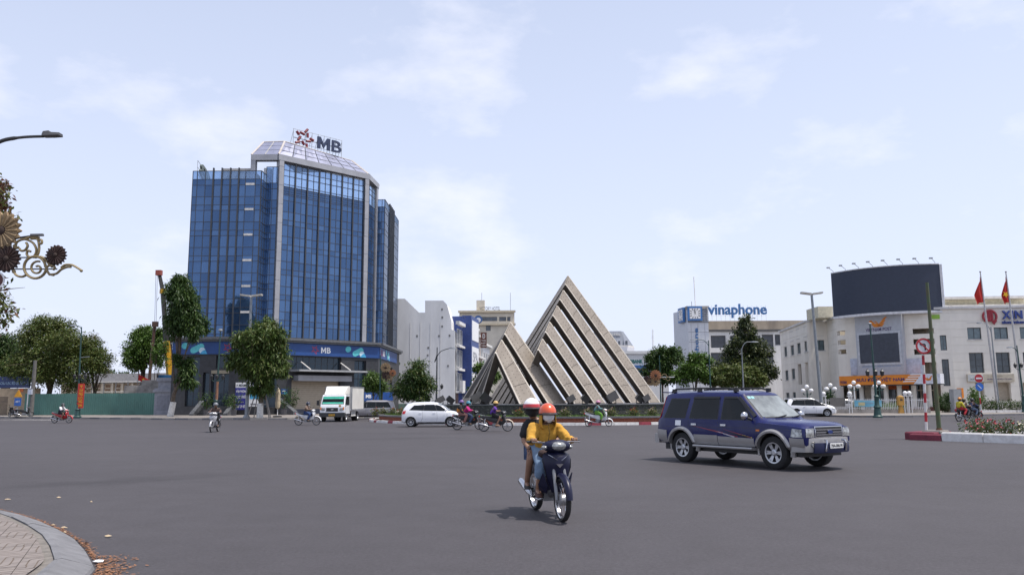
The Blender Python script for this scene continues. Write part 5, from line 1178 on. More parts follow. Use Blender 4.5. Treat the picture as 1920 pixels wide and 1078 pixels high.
for sd in (1, -1):
    for nm, q in (('side_window', [(-2.05, 1.13), (-1.32, 1.13), (-1.22, 1.60), (-1.88, 1.60)]), ('side_window', [(-1.12, 1.13), (-.22, 1.12), (-.22, 1.61), (-1.05, 1.61)]), ('side_window', [(-.06, 1.12), (.86, 1.11), (.36, 1.60), (-.06, 1.61)])):
        fr_ = suv.patch([(q[0][0] - .03, q[0][1] - .02), (q[1][0] + .03, q[1][1] - .02), (q[2][0] + .02, q[2][1] + .025), (q[3][0] - .02, q[3][1] + .025)], 'y', .003, 'window_surround', BLACKP, side=sd)
        suv.patch(q, 'y', .006, 'side_window', CARGLASS, side=sd)
    for q in ([(-1.08, 1.605), (-.20, 1.605), (-.20, 1.655), (-1.03, 1.655)], [(-.05, 1.605), (.37, 1.60), (.33, 1.65), (-.05, 1.655)]): suv.patch(q, 'y', .03, 'rain_visor', BLACKP, side=sd, thick=-.01)
    suv.patch([(.35, 1.61), (.90, 1.16), (.94, 1.20), (.40, 1.66)], 'y', .025, 'rain_visor', BLACKP, side=sd, thick=-.01)
    # silver lower body, doors, stripes
    for q in ([(-.97, .50), (-.19, .50), (-.19, .72), (-.97, .72)], [(-.17, .50), (.93, .50), (.93, .68), (-.17, .70)]): suv.patch(q, 'y', .018, 'lower_cladding', SILVP, side=sd, thick=-.02)
    suv.patch([(-2.29, .50), (-1.93, .50), (-1.93, .80), (-2.29, .82)], 'y', .02, 'rear_bumper_corner', SILVP, side=sd, thick=-.02)
    suv.patch([(1.92, .46), (2.24, .46), (2.24, .715), (1.92, .73)], 'y', .02, 'front_bumper_corner', SILVP, side=sd, thick=-.02)
    suv.seam([(-1.17, 1.08), (-1.17, .95), (-.98, .72), (-.97, .48)], sd); suv.seam([(-.18, 1.62), (-.18, .46)], sd); suv.seam([(.95, 1.10), (1.0, .80), (.94, .46)], sd); suv.seam([(-.97, .46), (.94, .46)], sd)
    suv.seam([(-2.28, .83), (-1.9, .90), (.9, .92), (2.1, .90)], sd, .006, 'body_crease')
    for x in (-1.05, -.08): suv.patch([(x, .945), (x + .17, .945), (x + .17, .99), (x, .99)], 'y', .022, 'door_handle', CHROME, side=sd, thick=-.015)
    suv.patch([(-1.62, .93), (-1.42, .93), (-1.42, 1.06), (-1.62, 1.06)], 'y', .01, 'fuel_flap', CHROME, side=sd)
    ST_R, ST_W, ST_K = mat('stripe_red', (.25, .03, .05), .4), mat('stripe_silver', (.45, .45, .5), .4), mat('stripe_dark', (.01, .012, .03), .4)
    for (x0, z0, x1, z1, w_, mm) in ((-1.0, .93, .0, .78, .018, ST_R), (.0, .78, .45, .70, .012, ST_R), (-.25, .82, .35, .70, .02, ST_W), (-.05, .83, .75, .70, .03, ST_K), (.0, .87, .85, .70, .014, ST_R), (.45, .78, .88, .695, .012, mat('stripe_yellow', (.5, .42, .15), .4))):
        suv.patch([(x0, z0), (x1, z1 - w_), (x1, z1 + w_), (x0, z0 + .004)], 'y', .003, 'body_stripe', mm, side=sd)
    suv.patch([(1.0, .85), (1.1, .85), (1.1, .89), (1.0, .89)], 'y', .008, 'side_indicator', AMBER, side=sd)
    suv.flare(1.43, .375, sd, SILVP); suv.flare(-1.43, .375, sd, SILVP)
    st_ = MB(); st_.loft([[Vector((x, sd * y, z)) for y, z in ((.78, .40), (.98, .41), (1.0, .44), (.98, .47), (.78, .47))] for x in (-.95, .92)]); st_.build('side_step', SILVP, r, fix=True)
    mr = MB(); mr.ball((.80, sd * 1.04, 1.20), .07, .115, .10, 12, 8); mm_ = mr.build('door_mirror', CHROME, r, smooth=60); MB().tube([(.86, sd * .88, 1.12), (.82, sd * .98, 1.16)], .03, 6).build('mirror_arm', BLACKP, mm_)
    rail = MB(); rail.tube([(-2.0, sd * .60, 1.79), (-1.85, sd * .60, 1.86), (-1.0, sd * .61, 1.875), (.0, sd * .60, 1.86), (.25, sd * .585, 1.80)], [.022, .026, .026, .026, .02], 6)
    for x in (-1.9, -1.0, .2): rail.box(x - .06, x + .06, sd * .60 - .03, sd * .60 + .03, 1.77, 1.865)
    rail.build('roof_rail', BLACKP, r)
    tl = suv.patch([(-2.30, 1.10), (-2.235, 1.10), (-2.11, 1.66), (-2.17, 1.66)], 'y', .012, 'tail_light', REDL, side=sd, thick=-.02)
    suv.patch([(sd * .52, .745), (sd * .79, .745), (sd * .775, .93), (sd * .53, .94)], 'x', .012, 'headlight', LENS, thick=-.02)
    suv.patch([(1.96, .75), (2.22, .74), (2.2, .91), (1.98, .93)], 'y', .012, 'headlight_side', LENS, side=sd, thick=-.02)
    fg = MB(); fg.lathe([(.075, 0), (.07, .03)], 14, (2.32, sd * .60, .58), 'X'); fgo = fg.build('fog_light', LENS, r, fix=True)
fb_ = MB(); rg = []
for y, x in ((-.88, 2.06), (-.80, 2.24), (-.6, 2.33), (0, 2.37), (.6, 2.33), (.80, 2.24), (.88, 2.06)): rg.append([Vector((x, y, .42)), Vector((x + .012, y, .55)), Vector((x, y, .72)), Vector((x - .10, y, .74)), Vector((x - .12, y, .42))])
fb_.loft(rg); fbo = fb_.build('front_bumper', SILVP, r, smooth=35, fix=True)
gd = MB(); rg = []
for y, x in ((-.62, 2.36), (-.45, 2.43), (0, 2.46), (.45, 2.43), (.62, 2.36)): rg.append([Vector((x, y, .40)), Vector((x + .015, y, .50)), Vector((x, y, .62)), Vector((x - .08, y, .62)), Vector((x - .08, y, .40))])
gd.loft(rg); gd.build('bumper_guard', mat('guard_blue', (.008, .012, .05), .35), r, smooth=35, fix=True)
for y in (-.36, .36): MB().tube([(2.46, y, .44), (2.49, y * .97, .60), (2.46, y * .9, .67), (2.40, y * .85, .68)], .022, 8).build('guard_tube', CHROME, r, smooth=True)
grf = suv.patch([(-.50, .735), (.50, .735), (.50, .975), (-.50, .975)], 'x', .02, 'grille_surround', CHROME, thick=-.02); suv.patch([(-.47, .755), (.47, .755), (.47, .955), (-.47, .955)], 'x', .024, 'grille_mesh', BLACKP)
for z in (.795, .845, .905): suv.patch([(-.465, z - .011), (.465, z - .011), (.465, z + .011), (-.465, z + .011)], 'x', .034, 'grille_bar', CHROME, thick=-.01)
bg = MB(); bg.lathe([(.085, 0), (.08, .015)], 20, (2.335, 0, .85), 'X', sx=1.0, sy=.5); bgo = bg.build('oval_badge', mat('badge_blue', (.01, .03, .15), .3), r, fix=True); MB().lathe([(.095, -.004), (.095, .006)], 20, (2.33, 0, .85), 'X', sy=.5).build('badge_rim', CHROME, bgo, fix=True)
pl_ = MB().box(2.475, 2.487, -.235, .235, .50, .615).build('licence_plate', PLATEW, r); PF = Face((2.487, -.235), (2.487, .235)); text_on('70A-006.95', PF, .03, .44, .525, .59, .002, PLATET, pl_, .02, .002)
suv.patch([(-.74, 1.15), (.74, 1.15), (.64, 1.68), (-.64, 1.68)], 'x', .004, 'windscreen_border', BLACKP, n=(10, 8)); suv.patch([(-.69, 1.17), (.69, 1.17), (.60, 1.665), (-.60, 1.665)], 'x', .009, 'windscreen', mat('windscreen', (.20, .22, .22), .05, var=.35, scale=1.5, spec=.9), n=(10, 8))
for y in (-.32, .28): 
    h = [suv.bvh.ray_cast(Vector((5, y + dy, z)), Vector((-1, 0, 0)))[0] for dy, z in ((0, 1.145), (.25, 1.17), (.46, 1.20))]; MB().tube([Vector(q) + Vector((.025, 0, .015)) for q in h], .012, 5).build('wiper', BLACKP, r)
suv.patch([(-.66, 1.14), (.66, 1.14), (.60, 1.66), (-.60, 1.66)], 'x', .008, 'rear_window', CARGLASS, side=-1, n=(8, 6))
sp_ = MB(); sp_.loft([[Vector((x, y, z)) for x, z in ((-2.06, 1.79), (-2.30, 1.80), (-2.34, 1.775), (-2.06, 1.76))] for y in (-.64, -.3, .3, .64)]); sp_.build('roof_spoiler', BLUEP, r, fix=True)
rbp = MB().box(-2.44, -2.28, -.86, .86, .46, .70).build('rear_bumper', SILVP, r)
sw_ = MB(); sw_.lathe([(.10, -2.62), (.34, -2.60), (.375, -2.54), (.375, -2.36), (.30, -2.34)], 26, (0, 0, .98), 'X'); swo = sw_.build('spare_wheel_cover', mat('cover_white', (.70, .70, .72), .4), r, smooth=35, fix=True); MB().lathe([(.379, -2.52), (.379, -2.46)], 26, (0, 0, .98), 'X').build('cover_band', mat('cover_band', (.28, .25, .22), .5), swo, fix=True)
MB().box(-2.2, 2.1, -.7, .7, .30, .46).build('chassis', BLACKP, r)
for y in (-.12, .02): suv.patch([(y + .50, 1.595), (y + .60, 1.595), (y + .60, 1.65), (y + .50, 1.65)], 'x', .013, 'windscreen_sticker', mat('sticker_teal', (.25, .55, .58), .5), n=(3, 3)) if False else None
for k in range(2): suv.patch([(-.60 + .11 * k, 1.60), (-.51 + .11 * k, 1.60), (-.505 + .11 * k, 1.65), (-.59 + .11 * k, 1.65)], 'x', .013, 'windscreen_sticker', mat('sticker_teal', (.25, .55, .58), .5), n=(2, 2))

# ---- white hatchback beside the island
WCAR = mat('white_car_paint', (.74, .75, .78), .3, var=.03, coat=.7)
def small_car(name, label, loc, heading, paint, L=3.66, H=1.5, W=.80, axl=(1.2, -1.24), wr=.295, track=1.42, spokes=7, roofm=None, hood=.98, dark=False, mpv=False):
    h2 = L / 2; zb = hood - .06
    st = [(-h2, .34, W * .82, .6, .80, W * .80, .84, W * .6), (-h2 + .05, .28, W * .96, .6, .88, W * .93, 1.0, W * .75), (-h2 + .14, .25, W, .62, .95, W * .96, 1.16 if not mpv else 1.25, W * .80), (-h2 + (.36 if not mpv else .28), .24, W, .62, .97, W * .97, H - .06, W * .70), (-h2 + .8, .23, W, .62, .955, W * .98, H - .012, W * .735),
          (-.1, .23, W, .62, .93, W * .98, H, W * .745), (.30, .23, W, .62, .92, W * .98, H - .03, W * .73), (.75, .23, W, .62, .905, W * .97, 1.26, W * .80), (h2 - .72, .23, W, .62, .89, W * .965, hood, W * .86), (h2 - .45, .24, W * .99, .61, .84, W * .94, hood - .06, W * .82), (h2 - .16, .26, W * .94, .58, .74, W * .88, hood - .17, W * .72), (h2 - .04, .30, W * .84, .54, .64, W * .76, hood - .29, W * .55), (h2, .34, W * .74, .50, .58, W * .66, .62, W * .46)]
    c = Car(name, label, loc, heading, st, paint, axl, wr, .185, track, spokes=spokes, well=wr * 1.13, dark=dark); q0 = h2 - .72
    for sd in (1, -1):
        wn_ = [[(-h2 + .42, 1.03), (-.58, .985), (-.56, H - .15), (-h2 + .68, H - .17)], [(-.52, .985), (.26, .975), (.22, H - .135), (-.50, H - .145)], [(.31, .975), (q0 - .10, .965), (.42, H - .16), (.27, H - .14)]]
        if not mpv: wn_ = [[(-h2 + .50, 1.04), (-.48, .99), (-.42, H - .145), (-h2 + .80, H - .20)], [(-.44, .99), (.34, .975), (.20, H - .14), (-.38, H - .145)], [(.40, .975), (q0 - .06, .97), (.52, H - .20), (.26, H - .145)]]
        c.patch([(wn_[0][0][0] - .03, wn_[0][0][1] - .02), (wn_[2][1][0] + .04, wn_[2][1][1] - .02), (wn_[2][2][0] + .02, wn_[2][2][1] + .02), (wn_[0][3][0] - .02, wn_[0][3][1] + .02)], 'y', .002, 'window_surround', BLACKP, side=sd, n=(14, 4))
        for q in wn_: c.patch(q, 'y', .006, 'side_window', CARGLASS, side=sd)
        c.seam([(-.50, .96), (-.50, .55), (-.62, .32)], sd); c.seam([(.36, .95), (.40, .55), (.36, .28)], sd); c.seam([(q0 - .1, .94), (q0 - .12, .5), (q0 - .16, .3)], sd)
        for x in (-.72, .12): c.patch([(x, .83), (x + .16, .83), (x + .16, .865), (x, .865)], 'y', .02, 'door_handle', paint if not mpv else CHROME, side=sd, thick=-.012)
        m_ = MB(); m_.ball((q0 - .18, sd * (W + .12), 1.02), .06, .10, .075, 10, 7); m_.build('door_mirror', paint, c.root, smooth=60)
        c.patch([(h2 - .42, .66), (h2 - .10, .60), (h2 - .14, .68), (h2 - .46, .77)], 'y', .01, 'headlight', LENS, side=sd, thick=-.012)
        c.patch([(sd * W * .45, .58), (sd * W * .80, .60), (sd * W * .82, .70), (sd * W * .5, .64)], 'x', .01, 'headlight_front', LENS, thick=-.01)
        c.patch([(-h2 + .04, .78), (-h2 + .24, .80), (-h2 + .30, 1.0), (-h2 + .10, .98)], 'y', .008, 'tail_light', REDL, side=sd)
        c.patch([(sd * W * .55, .34), (sd * W * .80, .36), (sd * W * .78, .52), (sd * W * .66, .46)], 'x', .012, 'bumper_vent', BLACKP)
        c.patch([(-.8, .25), (.85, .25), (.85, .30), (-.8, .30)], 'y', .006, 'sill_strip', BLACKP, side=sd)
    c.patch([(-W * .82, .96), (W * .82, .96), (W * .70, H - .08), (-W * .70, H - .08)], 'x', .006, 'windscreen', mat('windscreen_dark', (.06, .07, .075), .05, var=.3, spec=.9), n=(10, 8))
    c.patch([(-W * .66, 1.02), (W * .66, 1.02), (W * .58, H - .12), (-W * .58, H - .12)], 'x', .006, 'rear_window', CARGLASS, side=-1, n=(8, 6))
    c.patch([(-W * .5, .36), (W * .5, .36), (W * .42, .52), (-W * .42, .52)], 'x', .01, 'grille', BLACKP); c.patch([(-.24, .40), (.24, .40), (.24, .50), (-.24, .50)], 'x', .02, 'licence_plate', PLATEW)
    sp = MB(); sp.loft([[Vector((x, y, z)) for x, z in ((-h2 + .66, H - .02), (-h2 + .16, H - .02), (-h2 + .14, H - .05), (-h2 + .6, H - .07))] for y in (-W * .66, 0, W * .66)]); sp.build('roof_spoiler', paint, c.root, fix=True)
    if roofm: c.patch([(-h2 + .5, -W * .68), (.30, -W * .68), (.30, W * .68), (-h2 + .5, W * .68)], 'z', .004, 'black_roof', roofm, n=(10, 6)); [c.patch([(-h2 + .5, H - .13), (.45, H - .13), (.30, H - .04), (-h2 + .62, H - .05)], 'y', .004, 'roof_side', roofm, side=sd, n=(10, 2)) for sd in (1, -1)]
    MB().box(-h2 + .3, h2 - .4, -W * .8, W * .8, .17, .26).build('underbody', BLACKP, c.root)
    return c
small_car('white_hatchback', 'white five-door hatchback with dark windows driving along the roundabout kerb', (-5.0, 50.3), (1, -.04), WCAR, dark=True)
small_car('silver_people_carrier', 'silver grey people carrier half hidden behind the island and truck', (-13.0, 73.5), (-1, -.12), mat('silver_grey_paint', (.33, .32, .34), .32, metal=.5, var=.04, coat=.5), L=4.6, H=1.66, W=.88, axl=(1.38, -1.36), wr=.31, track=1.55, hood=1.06, mpv=True)
small_car('white_crossover', 'white crossover with black roof seen beyond the blue off-road car', (26.3, 71.5), (1, -.10), WCAR, L=4.3, H=1.62, W=.90, axl=(1.3, -1.3), wr=.34, track=1.56, hood=1.04, roofm=BLACKP, mpv=True)
# ---- parked cars glimpsed behind the fence and hedge
small_car('parked_silver_car', 'pale silver car parked behind the white fence posts', (35.0, 87.5), (-1, 0.05), MATS['silver_car_trim'], L=4.2, H=1.5, W=.85, axl=(1.3, -1.3), wr=.3, track=1.5, hood=1.0)
small_car('parked_white_sedan', 'white car parked behind the hedge at the right edge', (57.0, 84.5), (-1, 0.05), WCAR, L=4.3, H=1.5, W=.86, axl=(1.3, -1.3), wr=.3, track=1.5, hood=1.0)

# ---- box truck
TW = mat('truck_white', (.72, .73, .76), .35, var=.05, coat=.3); BOXW = mat('box_white', (.70, .68, .65), .5, var=.06, scale=.8); TRIM = mat('box_trim_grey', (.35, .36, .38), .5, metal=.3)
tk = thing('box_truck', 'white box truck with roof deflector facing the camera before the shutter', 'truck', (-14.0, 64.6, 0), R(-93))
# x forward
cab = MB(); W_ = .98
cs = [(.28, .55, 1.02), (1.0, .55, 1.10), (1.62, .56, 1.18), (1.74, .60, 1.0)]
rings = []
for (x, prof) in ((-.0, None),): pass
side = [(0.0, .62), (1.62, .62), (1.74, .72), (1.74, 1.06), (1.66, 1.30), (1.28, 2.02), (1.16, 2.10), (0.0, 2.12)]
for y, ins in ((-W_, .05), (-W_ + .06, 0), (W_ - .06, 0), (W_, .05)):
    rings.append([Vector((x - (ins if x > .5 else 0), y * (1 - .06 * max(0, (z - 1.1))), z)) for x, z in side])
cab.loft(rings); cabo = cab.build('cab', TW, tk, smooth=25, fix=True)
def on_front(z): 
    pts = [(.62, 1.63), (.72, 1.74), (1.06, 1.74), (1.30, 1.66), (2.02, 1.28), (2.10, 1.16)]
    for (z0, x0), (z1, x1) in zip(pts, pts[1:]):
        if z0 <= z <= z1: return x0 + (x1 - x0) * (z - z0) / (z1 - z0)
    return 1.7
def fpatch(y0, y1, z0, z1, e, name, m, parent=None, n=4, tap=0.0):
    mb = MB(); rr = [[Vector((on_front(z0 + (z1 - z0) * k / n) + e, y * (1 - tap * k / n), z0 + (z1 - z0) * k / n)) for y in (y0, y1)] for k in range(n + 1)]
    mb.loft(rr, cap=False, closed=False); me = mb.mesh(name, m); fixn(me)
    if me.polygons[0].normal.x < 0: me.flip_normals()
    return obj(name, me, parent or tk)
fpatch(-.88, .88, 1.36, 1.98, .004, 'windscreen_border', BLACKP, tap=.06); fpatch(-.83, .83, 1.40, 1.95, .008, 'windscreen', CARGLASS, tap=.06)
GS = mat('green_sunshade', (.05, .42, .30), .5); fpatch(-.83, .83, 1.78, 1.945, .012, 'sunshade_band', GS, tap=.02); fpatch(-.83, .83, 1.40, 1.52, .012, 'dashboard_band', GS, tap=.01)
fpatch(-.46, .46, .80, 1.10, .010, 'grille', BLACKP); fpatch(-.5, -.46, .78, 1.12, .016, 'grille_edge', CHROME); fpatch(.46, .5, .78, 1.12, .016, 'grille_edge', CHROME); fpatch(-.1, .1, .93, .99, .016, 'badge', CHROME)
for s_ in (1, -1):
    fpatch(s_ * .58, s_ * .84, .86, 1.10, .012, 'headlight', LENS); fpatch(s_ * .85, s_ * .95, .92, 1.14, .008, 'indicator', AMBER)
    m_ = MB(); m_.box(1.50, 1.60, s_ * 1.18 - .10, s_ * 1.18 + .10, 1.28, 1.66); mo = m_.build('door_mirror', BLACKP, tk); MB().tube([(1.3, s_ * .94, 1.75), (1.55, s_ * 1.14, 1.68)], .018, 5).tube([(1.4, s_ * .95, 1.2), (1.55, s_ * 1.14, 1.30)], .018, 5).build('mirror_arm', BLACKP, mo)
    dw = MB(); dw.prism([(.25, s_ * .955, 1.34), (1.40, s_ * .955, 1.34), (1.12, s_ * .925, 1.96), (.25, s_ * .92, 1.96)], (0, s_ * .02, 0)); dw.build('side_window', CARGLASS, tk, fix=True)
    sm_ = MB(); sm_.prism([(.18, s_ * .97, .66), (.20, s_ * .97, .66), (.20, s_ * .925, 2.0), (.18, s_ * .925, 2.0)], (0, s_ * .022, 0)); sm_.build('door_seam', BLACKP, tk, fix=True)
MB().box(1.45, 1.82, -1.0, 1.0, .38, .70).build('front_bumper', mat('bumper_dark', (.03, .032, .036), .5), tk)
yp = MB().box(1.822, 1.834, -.24, .24, .46, .60).build('licence_plate', mat('plate_yellow', (.62, .34, .02), .5), tk); text_on('70C-118.26', Face((1.834, -.24), (1.834, .24)), .03, .45, .49, .57, .002, PLATET, yp, .02, .002)
MB().lathe([(.10, 0), (.10, .012)], 16, (1.70, .60, 1.23), 'X').build('round_sticker', mat('sticker_ochre', (.5, .3, .12), .5), tk)
df = MB(); df.loft([[(.0, -.92, 2.16), (.0, .92, 2.16), (.0, .92, 2.78), (.0, -.92, 2.78)], [(.45, -.88, 2.15), (.45, .88, 2.15), (.40, .86, 2.72), (.40, -.86, 2.72)], [(1.20, -.80, 2.13), (1.20, .80, 2.13), (.95, .78, 2.35), (.95, -.78, 2.35)]]); df.build('roof_deflector', mat('deflector_white', (.74, .72, .68), .4), tk, smooth=25, fix=True)
MB().box(-4.1, -.12, -1.06, 1.06, .95, 2.72).build('cargo_box', BOXW, tk)
for x in (-4.1, -.12):
    for y in (-1.06, 1.06): MB().box(x - .03, x + .03, y - .035, y + .035, .93, 2.75).build('box_corner_trim', TRIM, tk)
for y in (-1.06, 1.06): MB().box(-4.06, -.16, y - .03, y + .03, 2.71, 2.76).build('box_top_trim', TRIM, tk); MB().box(-4.06, -.16, y - .035, y + .035, .88, .97).build('box_bottom_trim', TRIM, tk)
MB().box(-4.0, 1.4, -.42, .42, .52, .80).build('chassis', BLACKP, tk)
for x, ys in ((1.05, (.84,)), (-2.6, (.84, .60))):
    for s_ in (1, -1):
        for y in ys: wheel(tk, (x, s_ * y, .39), .39, .22, s_, 8)
for s_ in (1, -1):
    gb = MB()
    for k in range(4): gb.box(-1.75 + k * .36, -1.62 + k * .36, s_ * .95 - .015, s_ * .95 + .015, .42, .85)
    gb.box(-1.85, -.35, s_ * .95 - .018, s_ * .95 + .018, .80, .86); gb.box(-1.85, -.35, s_ * .95 - .018, s_ * .95 + .018, .40, .46); gb.build('side_guard', WHITE_PAINT, tk)
    MB().box(.55, 1.55, s_ * .80 - .14, s_ * .80 + .14, .62, .84).build('wheel_arch', BLACKP, tk)
# ------------------------------------------------------------------ motorbikes and riders
def spoke_wheel(parent, c, r, w, name, shiny=False):
    CHROME = MATS['chrome'] if shiny else mat('dull_rim', (.20, .20, .21), .45, metal=.4)
    c = Vector(c); vs = MB(); n = 30; ring = []
    for k in range(n + 1):
        a = 2 * math.pi * k / n; ring.append([c + Vector((math.cos(a) * q, h, math.sin(a) * q)) for q, h in ((r * .83, -w * .3), (r * .92, -w / 2), (r * .985, -w * .3), (r, 0), (r * .985, w * .3), (r * .92, w / 2), (r * .83, w * .3))])
    vs.loft(ring, cap=False); ty = vs.build(name, RUBBER, parent, smooth=50, fix=True)
    rm = MB(); ring = []
    for k in range(n + 1):
        a = 2 * math.pi * k / n; ring.append([c + Vector((math.cos(a) * q, h, math.sin(a) * q)) for q, h in ((r * .85, -w * .34), (r * .85, w * .34), (r * .78, w * .26), (r * .78, -w * .26))])
    rm.loft(ring, cap=False); ri = rm.build('rim', CHROME, ty, smooth=40, fix=True)
    sp = MB()
    for k in range(14):
        a = 2 * math.pi * k / 14; b = a + (.35 if k % 2 else -.35); s = 1 if k % 4 < 2 else -1
        sp.tube([c + Vector((math.cos(b) * r * .2, s * w * .4, math.sin(b) * r * .2)), c + Vector((math.cos(a) * r * .79, 0, math.sin(a) * r * .79))], .0035, 4)
    sp.build('spokes', CHROME, ri)
    MB().lathe([(r * .12, -w * .7), (r * .27, -w * .5), (r * .27, w * .5), (r * .12, w * .7)], 16, c, 'Y').build('hub', mat('cast_alloy', (.35, .35, .36), .45, metal=.6), ri, smooth=40, fix=True)
    return ty
SEAT = mat('seat_vinyl', (.02, .02, .021), .5); ENG = mat('engine_alloy', (.22, .22, .23), .45, metal=.6)
def motorbike(label, loc, heading, paint, shield=None, group=None, scooter=False, fend=None, plate='70-B1 218.45', rear_box=False, cat='motorbike', name='motorbike', lean=0.0, mirrors=True):
    """underbone motorbike, x forward, origin on the ground between the wheels"""
    b = thing(name, label, cat, (loc[0], loc[1], 0), math.atan2(heading[1], heading[0]), group); shield = shield or paint; fend = fend or paint
    b.rotation_euler = (lean, 0, math.atan2(heading[1], heading[0]))
    r = .285 if not scooter else .215; xf, xr = .63, -.60
    spoke_wheel(b, (xf, 0, r), r, .075 if not scooter else .085, 'front_wheel', not mirrors); spoke_wheel(b, (xr, 0, r), r, .085, 'rear_wheel', not mirrors)
    for s in (1, -1): f = MB(); f.tube([(xf, s * .075, r), (xf - .10, s * .075, r + .30), (xf - .20, s * .07, .80)], [.022, .024, .024], 8); f.build('fork_leg', ENG, b, smooth=True)
    fd = MB(); rg = []
    for k in range(13):
        a = R(5 + 150 * k / 12); q = r + .03; w = .055 - .02 * abs(k / 12 - .5); rg.append([Vector((xf + math.cos(a) * (q - .012), -w, r + math.sin(a) * (q - .012))), Vector((xf + math.cos(a) * (q + .02), -w * .7, r + math.sin(a) * (q + .02))), Vector((xf + math.cos(a) * (q + .035), 0, r + math.sin(a) * (q + .035))), Vector((xf + math.cos(a) * (q + .02), w * .7, r + math.sin(a) * (q + .02))), Vector((xf + math.cos(a) * (q - .012), w, r + math.sin(a) * (q - .012)))])
    fd.loft(rg, cap=True); fd.build('front_fender', fend, b, smooth=50, fix=True)
    # leg shield and front cowl
    ls = MB(); rings = []
    for z, x, w, dpt in ((.36, .40, .07, .05), (.45, .44, .11, .07), (.58, .45, .155, .08), (.70, .44, .195, .10), (.80, .42, .205, .13), (.86, .40, .19, .12), (.91, .37, .11, .08)):
        rings.append([Vector((x - .02, -w, z)), Vector((x + dpt * .55, -w * .7, z)), Vector((x + dpt, 0, z + .01)), Vector((x + dpt * .55, w * .7, z)), Vector((x - .02, w, z)), Vector((x - .06, w * .6, z)), Vector((x - .06, -w * .6, z))])
    ls.loft(rings); ls.build('leg_shield', shield, b, smooth=45, fix=True)
    for s in (1, -1):
        q = MB(); q.prism([(.44, s * .20, .62), (.30, s * .22, .46), (.18, s * .17, .36), (.34, s * .12, .34), (.44, s * .14, .44)], (0, s * .015, 0)); q.build('side_shield', shield, b, fix=True)
    hc = MB(); hc.ball((.41, 0, .975), .13, .215, .09, 14, 8); hco = hc.build('head_cowl', paint, b, smooth=60)
    hl = MB(); hl.ball((.472, 0, .978), .088, .125, .066, 14, 8); hl.build('headlight', LENS, hco, smooth=60)
    for s in (1, -1):
        t = MB(); t.ball((.435, s * .178, .962), .062, .048, .030, 10, 6); t.build('turn_signal', LENS if not scooter else AMBER, hco, smooth=60)
        MB().tube([(.33, s * .05, 1.0), (.33, s * .16, 1.02), (.29, s * .30, 1.035), (.27, s * .36, 1.03)], .012, 7).build('handlebar', CHROME, b, smooth=True); MB().tube([(.285, s * .27, 1.034), (.27, s * .385, 1.03)], .018, 8).build('grip', BLACKP, b, smooth=True)
        MB().tube([(.36, s * .16, 1.03), (.42, s * .34, 1.03)], .006, 5).build('brake_lever', CHROME, b)
        if mirrors: mm = MB(); mm.tube([(.30, s * .20, 1.02), (.29, s * .27, 1.16)], .006, 5).build('mirror_stem', BLACKP, b); mo = MB(); mo.ball((.285, s * .29, 1.20), .016, .055, .038, 10, 6); mo.build('mirror', BLACKP, b, smooth=60)
    for s in (1, -1): MB().tube([(.545, s * .025, .79), (.535, s * .09, .835), (.49, s * .15, .87)], [.004, .008, .004], 5, sq=.6).build('cowl_trim', CHROME, b); MB().tube([(.40, s * .205, .80), (.44, s * .19, .70), (.42, s * .15, .56)], .006, 5).build('shield_seam', BLACKP, b)
    MB().prism([(.538, -.05, .74), (.538, .05, .74), (.535, 0, .69)], (.012, 0, .004)).build('front_badge', CHROME, b, fix=True)
    MB().tube([(.36, 0, .62), (.44, 0, .97)], .05, 8).build('steering_head', BLACKP, b)
    # seat, rear body, engine
    st = MB(); rings = []
    for x, z, w, h in ((.10, .70, .06, .04), (.02, .745, .10, .06), (-.15, .755, .125, .075), (-.35, .78, .125, .075), (-.55, .81, .11, .06), (-.68, .83, .06, .035)): rings.append([Vector((x, -w, z - h)), Vector((x, -w, z - .01)), Vector((x, -w * .6, z + .015)), Vector((x, w * .6, z + .015)), Vector((x, w, z - .01)), Vector((x, w, z - h))])
    st.loft(rings); st.build('seat', SEAT, b, smooth=50, fix=True)
    bd = MB(); rings = []
    for x, z0, z1, w in ((.34, .38, .50, .07), (.15, .36, .62, .09), (.0, .40, .68, .115), (-.25, .50, .70, .14), (-.5, .60, .75, .13), (-.75, .70, .80, .08), (-.86, .76, .81, .03)): rings.append([Vector((x, -w * .7, z0)), Vector((x, -w, (z0 + z1) / 2)), Vector((x, -w * .8, z1)), Vector((x, w * .8, z1)), Vector((x, w, (z0 + z1) / 2)), Vector((x, w * .7, z0))])
    bd.loft(rings); bd.build('body_panel', paint, b, smooth=50, fix=True)
    en = MB(); en.box(-.16, .18, -.11, .11, .22, .42); en.lathe([(.10, -.15), (.10, .15)], 14, (-.05, 0, .33), 'Y'); en.tube([(.14, 0, .32), (.32, 0, .36)], .065, 10); en.build('engine', ENG, b, smooth=35)
    ex = MB(); ex.tube([(.16, -.10, .26), (.0, -.13, .22), (-.25, -.15, .24), (-.42, -.16, .29), (-.80, -.165, .40), (-.86, -.165, .415)], [.016, .018, .02, .045, .05, .03], 10); ex.build('exhaust', CHROME, b, smooth=40)
    for s in (1, -1):
        MB().tube([(-.05, s * .10, .34), (xr, s * .09, r)], .022, 6).build('swing_arm', BLACKP, b); MB().tube([(-.52, s * .12, .66), (xr + .02, s * .11, r + .04)], .022, 6).build('shock_absorber', CHROME, b)
        MB().tube([(.05, s * .10, .27), (.05, s * .25, .27)], .016, 6).build('foot_peg', BLACKP, b); MB().tube([(-.32, s * .12, .34), (-.32, s * .25, .34)], .014, 6).build('rear_foot_peg', BLACKP, b)
    rf = MB(); rg = []
